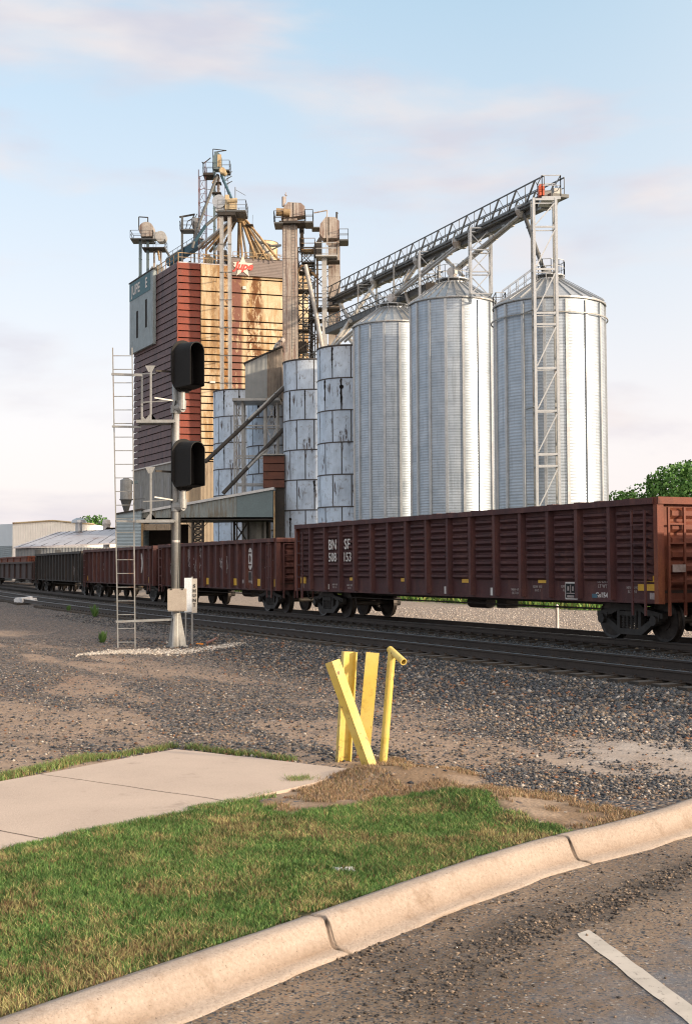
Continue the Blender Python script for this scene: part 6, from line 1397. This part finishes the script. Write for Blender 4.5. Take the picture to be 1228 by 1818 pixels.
# ---- conveyor support towers
def support(label, pxa, pxb, Ya, pyt, z0, depth=1.0, bay=2.1, m='galv', leg=.20, br=.09):
    xa, xb = wx(pxa, Ya, 600), wx(pxb, Ya, 600); z1 = wz(pyt, Ya, pxa)
    return lattice('support_tower', label, 'support tower', ((xa + xb) / 2, Ya + depth / 2), abs(xb - xa), depth, z0, z1, bay, MT[m], leg, br, 0, group='conveyor support towers')
Yt = 82.6; xa, xb = wx(950.5, Yt, 620), wx(990, Yt, 620)
T = thing('support_tower', 'tallest support tower, in front of the rightmost bin, carrying the conveyor head', 'support tower', ((xa + xb) / 2, Yt, 0), 0, 'conveyor support towers')
z1 = wz(350, Yt, 968)
for x in (xa, xb):
    for y_ in (Yt, Yt + .9):
        mb = MB().bb(x - .085, x + .085, y_ - .012, y_ + .0, 0, z1); mb.bb(x - .085, x - .07, y_, y_ + .17, 0, z1); mb.bb(x + .07, x + .085, y_, y_ + .17, 0, z1); obj('leg', mb, MT['galv'] if y_ == Yt else MT['galv_dull'], T)
b = MB(); rungs = [353, 402, 477, 555, 575, 653, 729, 806, 827, 905]
for py in rungs:
    z = wz(py, Yt, 968); b.beam((xa + .1, Yt + .03, z), (xb - .1, Yt + .03, z), .05, .13, side=Vector((0, 1, 0))); b.beam((xa + .05, Yt + .95, z), (xb - .05, Yt + .95, z), .05, .07, side=Vector((0, 1, 0)))
    for x in (xa, xb): b.beam((x, Yt + .1, z), (x, Yt + 1.1, z), .08)
for py0, py1 in ((360, 398), (408, 473), (484, 551), (580, 649), (659, 725), (735, 802), (832, 900)):
    b.beam((xb - .1, Yt + .02, wz(py0, Yt, 968)), (xa + .1, Yt + .02, wz(py1, Yt, 968)), .04, .08, side=Vector((0, 1, 0)))
    for x in (xa, xb): b.beam((x, Yt + .1, wz(py0, Yt, 968)), (x, Yt + 1.1, wz(py1, Yt, 968)), .05)
obj('bracing', b, MT['galv'], T)
tr = MB(); 
for py in (545, 720, 893):
    z = wz(py, Yt, 968)
    for x in (xa, xb): tr.cyl((x, Yt + .6, z), (x + (x - (xa + xb) / 2) * .55, 84.35, z), .05, seg=8)
obj('stay', tr, MT['galv_dull'], T)
zroof2 = B2[2] + .5
support('two bay support frame standing on the middle bin roof, under the conveyor midspan', 837, 873.5, Yc(855) + .2, 404, wz(520, Yc(855), 855), 1.1, 2.0, leg=.16, br=.07)
support('short support frame left of the middle bin roof holding up the conveyor', 746, 781, Yc(762) + .2, 446, wz(525, Yc(762), 762), 1.1, 1.9, leg=.16, br=.06)
support('support frame above the partly hidden bin, nearest the low end of the conveyor', 700, 720, Yc(708) + .3, 472, wz(545, Yc(708), 708), 1.0, 1.8, leg=.13, br=.05, m='galv_dull')
support('support frame between the old silos and the partly hidden bin', 636, 669, Yc(652) + .3, 505, wz(620, Yc(652), 652), 1.2, 2.4, leg=.13, br=.06, m='galv_dull')

# ---- lower conveyor behind the bins
A4, B4 = P(577, 588, 122), P(768, 505, 104.5); cd4 = (B4 - A4).normalized(); cs4 = Vector((-cd4.y, cd4.x, 0)).normalized(); cs4 = cs4 if cs4.y > 0 else -cs4; L4 = (B4 - A4).length
T = thing('lower_conveyor', 'lower dark latticed conveyor running behind the bin roofs below the long conveyor', 'conveyor', A4)
obj('tray', MB().beam(A4 + cs4 * .6, B4 + cs4 * .6, 1.2, .5, side=cs4), MT['truss'], T)
for off in (0, 1.2):
    rm = MB(); rm.beam(A4 + cs4 * off + ZUP * 1.3, B4 + cs4 * off + ZUP * 1.3, .08); rm.beam(A4 + cs4 * off + ZUP * .3, B4 + cs4 * off + ZUP * .3, .08)
    for k in range(22): p = A4 + cd4 * (L4 * k / 22) + cs4 * off; rm.beam(p, p + ZUP * 1.3, .05); rm.beam(p + ZUP * 1.3, A4 + cd4 * (L4 * (k + 1) / 22) + cs4 * off + ZUP * .3, .05)
    obj('side_truss', rm, MT['truss'], T)
obj('head_box', MB().bb(wx(757, 104), wx(772, 104), 103.8, 105.4, wz(518, 104), wz(503, 104)), MT['darksteel'], T)
spout(T, P(720, 520, 108), P(728, 548, 108), .15); 
# catwalk between the right hand bins
T = thing('catwalk', 'sloping railed catwalk climbing the rightmost bin roof from a small landing', 'catwalk', P(888, 546, 88.5))
a_, b_ = P(890, 543, 88.3), P(946, 502, 88); obj('stair', MB().beam(a_, b_, .8, .10, side=Vector((0, 1, 0))), MT['galv'], T)
rl = MB(); 
for o in (0, .8):
    a2, b2_ = a_ + Vector((0, -.4 + o, 0)), b_ + Vector((0, -.4 + o, 0)); rl.beam(a2 + ZUP * 1.0, b2_ + ZUP * 1.0, .05); rl.beam(a2 + ZUP * .5, b2_ + ZUP * .5, .035); rl.beam(a2, b2_, .08)
    for k in range(5): p = a2.lerp(b2_, k / 4); rl.beam(p, p + ZUP, .05)
obj('railing', rl, MT['galv'], T); deck(880, 897, 546, 87.6, 89.2, MT['galv'], T, mr=MT['galv'], thick=.25)

# ---- metal shed on stilts, scaffold and small buildings in front of the old silos
Y = 125
T = thing('shed_on_stilts', 'grey windowless metal shed with a sloping roof raised on a braced steel frame', 'shed', (wx(458, Y), Y, 0))
x0, x1, x2 = wx(435, Y, 670), wx(474, Y, 670), wx(499.5, Y, 670); zl, zm, zr_ = wz(646, Y, 435), wz(628, Y, 474), wz(616, Y, 500); zb4 = wz(706, Y, 460)
obj('front_wall', MB().prism([(x0, Y, zb4), (x1, Y, zb4), (x1, Y, zm), (x0, Y, zl)], (0, 3.2, 0)), ribmat('grey shed siding', (.25, .265, .27), (.20, .215, .22), 2.5, 'X', .6, .2, .03), T)
obj('side_wall', MB().prism([(x1 + .01, Y + .05, zb4), (x2, Y + .6, zb4), (x2, Y + .6, zr_), (x1 + .01, Y + .05, zm)], (0, 2.6, 0)), ribmat('brown streaked siding', (.20, .17, .14), (.12, .10, .085), 2.2, 'X', .7, 0, .03, streak=(.06, .05, .04)), T)
obj('roof', MB().prism([(x0 - .15, Y - .15, zl), (x2 + .1, Y - .15, zr_ + .05), (x2 + .1, Y - .15, zr_ + .17), (x0 - .15, Y - .15, zl + .12)], (0, 3.5, 0)), MT['darksteel'], T)
for px in (416, 431, 470, 492):
    obj('leg', MB().beam((wx(px, Y + .3, 790), Y + .3, 0), (wx(px, Y + .3, 790), Y + .3, wz(709, Y, px)), .22 if px in (431, 470) else .14), MT['galv_dull'], T)
    obj('leg', MB().beam((wx(px, Y + .3, 790), Y + 3, 0), (wx(px, Y + .3, 790), Y + 3, wz(709, Y, px)), .16), MT['galv_dull'], T)
fr = MB(); 
for py in (755, 809, 859): 
    for yy in (Y + .28, Y + 3): fr.beam((wx(415, Y, py), yy, wz(py, Y, 415)), (wx(498, Y, py), yy, wz(py, Y, 498)), .14)
lv_ = [709, 755, 809, 859]
for a, b in zip(lv_[:-1], lv_[1:]):
    for (q, r) in ((416, 431), (431, 416)): fr.beam(P(q, a, Y + .25), P(r, b, Y + .25), .07)
    fr.beam(P(472, a, Y + .25), P(492, b, Y + .25), .08); fr.beam(P(492, a, Y + .26), P(472, b, Y + .26), .08)
obj('bracing', fr, MT['galv_dull'], T)
obj('platform', MB().bb(wx(413, Y), wx(497, Y), Y - .5, Y + 3.4, wz(711, Y), wz(706.5, Y)), MT['galv_dull'], T)
T = thing('riser_pipes', 'bundle of grey bent pipes between the stilted shed and the broad leg', 'pipes', (wx(494, 126), 126, wz(670, 126)))
for i, px in enumerate((488, 492.5, 497)):
    obj('pipe', MB().tube([P(px - 2, 690, 126), P(px - 1, 640 - i * 6, 126), P(px + 1, 620 - i * 6, 126), P(px + 5, 611 - i * 4, 126.5)], .26, 10), MT['trunk' if i else 'galv_dull'], T)
T = thing('diagonal_spout', 'long dark diagonal spout running down left past the stilted shed, upper of the two', 'spout', P(370, 817, 119), 0, 'diagonal spouts'); spout(T, P(508, 685, 123.5), P(364, 820, 119), .20, 'darksteel'); spout(T, P(505, 684, 123.7), P(440, 745, 121), .12, 'galv_dull')
T = thing('diagonal_spout', 'long dark diagonal spout ending on the canopy roof, lower of the two', 'spout', P(396, 876, 121), 0, 'diagonal spouts'); spout(T, P(503, 762, 124), P(396, 876, 121.5), .20, 'darksteel'); spout(T, P(498, 772, 124.2), P(440, 830, 122), .13, 'galv_dull')
T = thing('brown_hopper_house', 'small rust brown boxed structure beside the second plate silo, dark open base', 'hopper house', (wx(487, 123), 123, 0))
bkx = MB(); z_ = wz(866, 123, 480)
for k in range(4): za = z_ + k * .78; bkx.bb(wx(467.5, 123, 840), wx(505, 123, 840), 122.4 - (k % 2) * .03, 127, za, za + .70)
obj('upper_wall', bkx, MT['brick'], T); obj('lower_wall', MB().bb(wx(485, 123, 900), wx(505, 123, 900), 122.8, 127, 0, z_ - .02), MT['darksteel'], T); obj('roof', MB().bb(wx(466, 123, 840), wx(505.5, 123, 840), 122.2, 127.2, z_ + 3.12, z_ + 3.25), MT['galv_dull'], T)
# canopy
Y = 120
T = thing('drive_through_canopy', 'long low canopy with a tapering blue grey fascia and pale roof edge', 'canopy', (wx(366, Y), Y, 0))
pa = [P(248, 912, Y), P(420, 881.5, Y), P(420, 918, Y), P(248, 919.5, Y)]; pb_ = [P(420.3, 881.5, Y), P(484, 870, Y), P(484, 918, Y), P(420.3, 918, Y)]
obj('fascia', MB().prism(pa, (0, 7, 0)), ribmat('streaked grey blue fascia', (.23, .26, .26), (.17, .20, .21), 1.2, 'X', .6, .1, .03, streak=(.14, .12, .09), th=(.48, .62)), T)
f2 = obj('fascia', MB().prism(pb_, (0, 7, 0)), wmat('teal grey fascia sheet', (.14, .20, .22), (.12, .17, .19), 1, .55), T); f2['label'] = 'plain darker teal end section'
rt = [P(247, 911.5, Y - .2), P(486, 869, Y - .2), P(486, 864.5, Y - .2), P(247, 907, Y - .2)]; obj('roof', MB().prism(rt, (0, 7.4, 0)), MT['galv'], T)
obj('soffit', MB().bb(wx(249, Y, 920), wx(483, Y, 920), Y + .1, Y + 6.9, wz(921, Y, 400) - .12, wz(920.5, Y, 400) - .05), MT['darksteel'], T)
obj('post', MB().beam((wx(486.5, Y, 900), Y + .2, 0), (wx(486.5, Y, 900), Y + .2, wz(871, Y, 486)), .16), MT['pipe_tan'], T)
lattice('', '', '', (wx(349, Y, 940), Y + 1), .95, .95, 0, wz(922, Y, 349) - .1, .55, MT['darksteel'], .13, .07, parent=T, style='X')
kb_ = MB(); kb_.beam(P(339, 938, Y + .6), P(325, 921, Y + .6), .06); kb_.beam(P(359, 938, Y + .6), P(374, 921, Y + .6), .06); obj('knee_brace', kb_, MT['darksteel'], T)
lattice('', '', '', (wx(422, Y, 940), Y + 4), 1.4, .95, 0, wz(922, Y, 422) - .1, 1.9, MT['darksteel'], .12, .07, parent=T, style='X')
obj('rear_tank', MB().cyl((wx(455, 126, 940), 127, 0), (wx(455, 126, 940), 127, wz(925, 127, 455)), 1.4, seg=18), MT['galv_dull'], T)
Y = 119
T = thing('receiving_shed', 'small blue grey metal shed at the left end of the canopy', 'shed', (wx(228, Y), Y, 0))
obj('wall', MB().prism([P(206, 1000, Y), P(250, 1000, Y), P(250, 906, Y), P(206, 913, Y)], (0, 5, 0)), ribmat('light blue shed siding', (.26, .33, .38), (.21, .27, .31), 1.0, 'Z', .55, .2, .02), T)
obj('roof', MB().prism([P(204.5, 913.5, Y - .2), P(251.5, 905.5, Y - .2), P(251.5, 902.5, Y - .2), P(204.5, 911, Y - .2)], (0, 5.4, 0)), MT['darksteel'], T)
obj('lintel', MB().bb(wx(252, Y + .6, 935), wx(309, Y + .6, 935), Y + .6, Y + .9, wz(941, Y, 280), wz(930, Y, 280)), MT['tan'], T); obj('doorway_shade', MB().bb(wx(252, Y + .8, 960), wx(322, Y, 960), Y + 5, Y + 5.3, 0, wz(928, Y, 280)), MT['gap'], T); obj('door_post', MB().bb(wx(250.5, Y, 960), wx(253, Y, 960), Y + .1, Y + .5, 0, wz(926, Y, 250)), MT['pipe_tan'], T)  # near-black slab stands in for the shade inside the opening
# cyclone
Y = 150; c = P(224, 866, Y)
T = thing('dust_cyclone', 'grey dust cyclone with a cone bottom on the left edge of the elevator', 'cyclone', (c.x, Y, wz(908, Y, 224)))
zt, zm, zb5 = wz(850, Y, 224), wz(887, Y, 224), wz(908, Y, 224)
obj('barrel', MB().lathe((c.x, Y, 0), [(0, zt + .15), (.35, zt + .12), (.35, zt), (.72, zt - .15), (.72, zm)], 20), MT['galv_dull'], T, smooth=False); obj('cone', MB().lathe((c.x, Y, 0), [(.70, zm - .01), (.28, zb5), (.28, zb5 - 4)], 20), MT['truss'], T)
obj('bracket', MB().lathe((c.x, Y, 0), [(.73, zm - .05), (.80, zm - .05), (.80, zm + .05), (.73, zm + .05)], 20).beam((c.x, Y, zm), (c.x + 2.2, Y, zm + .1), .1), MT['truss'], T); obj('inlet', MB().beam(Vector((c.x + .3, Y, zt - .5)), Vector((c.x + 1.4, Y, zt - .4)), .35), MT['trunk_blue'], T)

# ---- white warehouse and grey shed at far left
Y = 190
T = thing('warehouse', 'cream metal warehouse with a low gable roof at the far left horizon', 'warehouse', (wx(80, Y), Y, 0))
x0, x1, xm = wx(22.5, Y, 950), wx(153.5, Y, 950), wx(86, Y, 950); ze, zmid, z0e = wz(929.5, Y, 22), wz(923.5, Y, 86), wz(929, Y, 153)
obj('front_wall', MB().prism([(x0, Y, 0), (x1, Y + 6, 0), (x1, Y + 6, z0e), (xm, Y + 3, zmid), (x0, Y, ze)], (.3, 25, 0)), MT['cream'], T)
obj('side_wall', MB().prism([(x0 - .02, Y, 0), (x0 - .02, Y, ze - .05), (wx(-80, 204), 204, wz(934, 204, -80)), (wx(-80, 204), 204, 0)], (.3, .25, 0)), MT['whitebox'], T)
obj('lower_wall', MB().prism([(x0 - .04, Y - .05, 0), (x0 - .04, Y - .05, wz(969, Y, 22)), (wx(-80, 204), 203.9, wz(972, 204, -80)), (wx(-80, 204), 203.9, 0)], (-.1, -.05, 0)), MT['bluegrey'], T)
obj('eave_trim', MB().tube([(x0, Y - .1, ze + .05), (xm, Y + 2.9, zmid + .05), (x1, Y + 5.9, z0e + .05)], .12, 6), MT['cream_tank'], T)
Y = 158
T = thing('storage_shed', 'long low storage shed with a rust lined grey metal roof at the far left', 'shed', (wx(120, Y), Y, 0))
rp = [P(24, 974, Y), P(206, 966, Y), P(240, 940, Y + 12), P(102, 947, Y + 14)]
obj('roof', MB().prism(rp, (0, 0, .18)), MT['roofgrey'], T)
se = MB()
for k in range(9): f = k / 9 + .05; se.beam(rp[0].lerp(rp[1], f) + ZUP * .2, rp[3].lerp(rp[2], f) + ZUP * .2, .05, .05)
obj('roof_seam', se, MT['gap'], T)
obj('wall', MB().prism([(wx(26, Y, 980), Y + .4, 0), (wx(208, Y, 980), Y + .4, 0), (wx(208, Y, 980), Y + 11, 0), (wx(60, Y + 11, 980), Y + 11, 0)], (0, 0, wz(972, Y, 120) - .02)), ribmat('grey shed wall', (.22, .24, .26), (.15, .165, .18), .8, 'X', .6, .2, .04), T)
vn = P(140, 936, Y + 12); obj('roof_vent', MB().cyl(vn - ZUP * .6, vn + ZUP * .6, .45, seg=14).cyl(vn + ZUP * .6, vn + ZUP * .95, 1.0, .9, 14).cyl(vn + ZUP * .95, vn + ZUP * 1.25, .9, .3, 14), MT['galv'], T)
for px in (62, 98, 150, 185): obj('door', MB().bb(wx(px, Y), wx(px + 10, Y), Y + .36, Y + .39, 0, wz(976, Y, px)), MT['truss'], T)
Y = 175; c = P(189, 930, Y); tag(obj('white_tank', MB().lathe((c.x, Y, c.z), [(0, .62), (.5, .5), (.62, 0), (.5, -.4), (.4, -6)], 18), MT['white']), 'small white round tank showing above the grey shed roof', 'tank')
tag(obj('low_roof', MB().prism([P(182, 945, 172), P(212, 945, 172), P(212, 937, 172), P(190, 936, 172)], (0, 4, 0)), MT['gap']), 'dark low roof end between the white tank and the blue grey shed', 'roof')

# ---- trees
t = NT('leaves'); c = t.mix(t.ramp(t.noise(.8, 4, .6), .3, .7), (.045, .12, .028), (.10, .20, .05)); oi = t.n('ShaderNodeAttribute', attribute_name='col'); MT['leaf'] = t.fin(t.mix(1.0, c, oi.outputs['Color'], 'MULTIPLY'), .7, 0, .2)
def tree(label, px, Y, z1, w, seed, cnt=5200, lobes=16, kind='broadleaf_tree'):
    rng = np.random.RandomState(seed); x0 = wx(px, Y, 900); T = thing(kind, label, 'tree', (x0, Y, 0), 0, 'trees around the grain site'); h = z1
    tk = MB().cyl((x0, Y, 0), (x0, Y, h * .45), w * .04, w * .028, 10)
    cs = []
    for i in range(lobes):
        a = rng.rand() * 6.28; rr = w * .5 * rng.rand() ** .5 * .8; cz = h * (.42 + .45 * rng.rand()) ; k = 1 - ((cz / h - .6) / .5) ** 2; c_ = np.array([x0 + math.cos(a) * rr * k, Y + math.sin(a) * rr * k, cz]); cs.append((c_, w * (.08 + .14 * rng.rand())))
        tk.cyl((x0, Y, h * (.25 + .15 * rng.rand())), tuple(c_), w * .014, w * .005, 6)
    obj('trunk', tk, MT['bark'], T)
    ci = rng.randint(0, lobes, cnt); d = rng.randn(cnt, 3); d /= np.linalg.norm(d, axis=1)[:, None]; rad = np.array([c[1] for c in cs])[ci] * (.45 + .62 * rng.rand(cnt) ** .5)
    ctr = np.array([c[0] for c in cs])[ci] + d * rad[:, None] * np.array([1, 1, .8]); s = w * (.014 if cnt > 5000 else .028) * (.7 + .8 * rng.rand(cnt))
    u = rng.randn(cnt, 3); u /= np.linalg.norm(u, axis=1)[:, None]; v = np.cross(u, rng.randn(cnt, 3)); v /= np.linalg.norm(v, axis=1)[:, None]
    vs = np.stack([ctr - u * s[:, None], ctr + v * s[:, None] * .7, ctr + u * s[:, None], ctr - v * s[:, None] * .7], 1).reshape(-1, 3) - np.array([x0, Y, 0]); f = np.arange(cnt * 4).reshape(-1, 4)
    o = npmesh('crown', vs, f, MT['leaf']); o.parent = T; vcol(o, 'col', np.repeat(.65 + .75 * rng.rand(cnt, 1), 4, axis=0).repeat(3, axis=1)); return T
tree('broad green tree behind the nearest wagon, tallest at the right edge of the photo', 1202, 118, wz(814, 118, 1200), 10.5, 1, 9000, 24)
tree('green tree between the rightmost bin and the tallest tree', 1128, 122, wz(846, 122, 1130), 8.5, 2, 7000, 20)
tree('lower tree just right of the rightmost bin', 1088, 132, wz(856, 132, 1090), 5.5, 3, 3500, 12)
tree('green tree at the right edge behind the wagon end', 1262, 112, wz(812, 112, 1250), 10, 4, 6000, 20)
tree('round dark green tree above the grey shed roof at far left', 170, 225, wz(909, 225, 172), 7.0, 5, 4500, 16)
tree('thin treetop peeping over the cream warehouse roof', 112, 240, wz(920, 240, 112), 4.0, 6, 900, 8)
tree('small treetop beside the white tank at far left', 200, 235, wz(930, 235, 200), 2.4, 7, 600, 6)
for i, (px, Y_) in enumerate(((1040, 175), (1170, 190), (600, 230), (250, 260))):
    tree(('hazy green tree far behind the rightmost bin', 'hazy green tree far behind the tall right tree', 'distant tree hidden behind the plate silos', 'distant tree hidden behind the elevator')[i], px, Y_, 8.5, 8, 20 + i, 2500, 14)
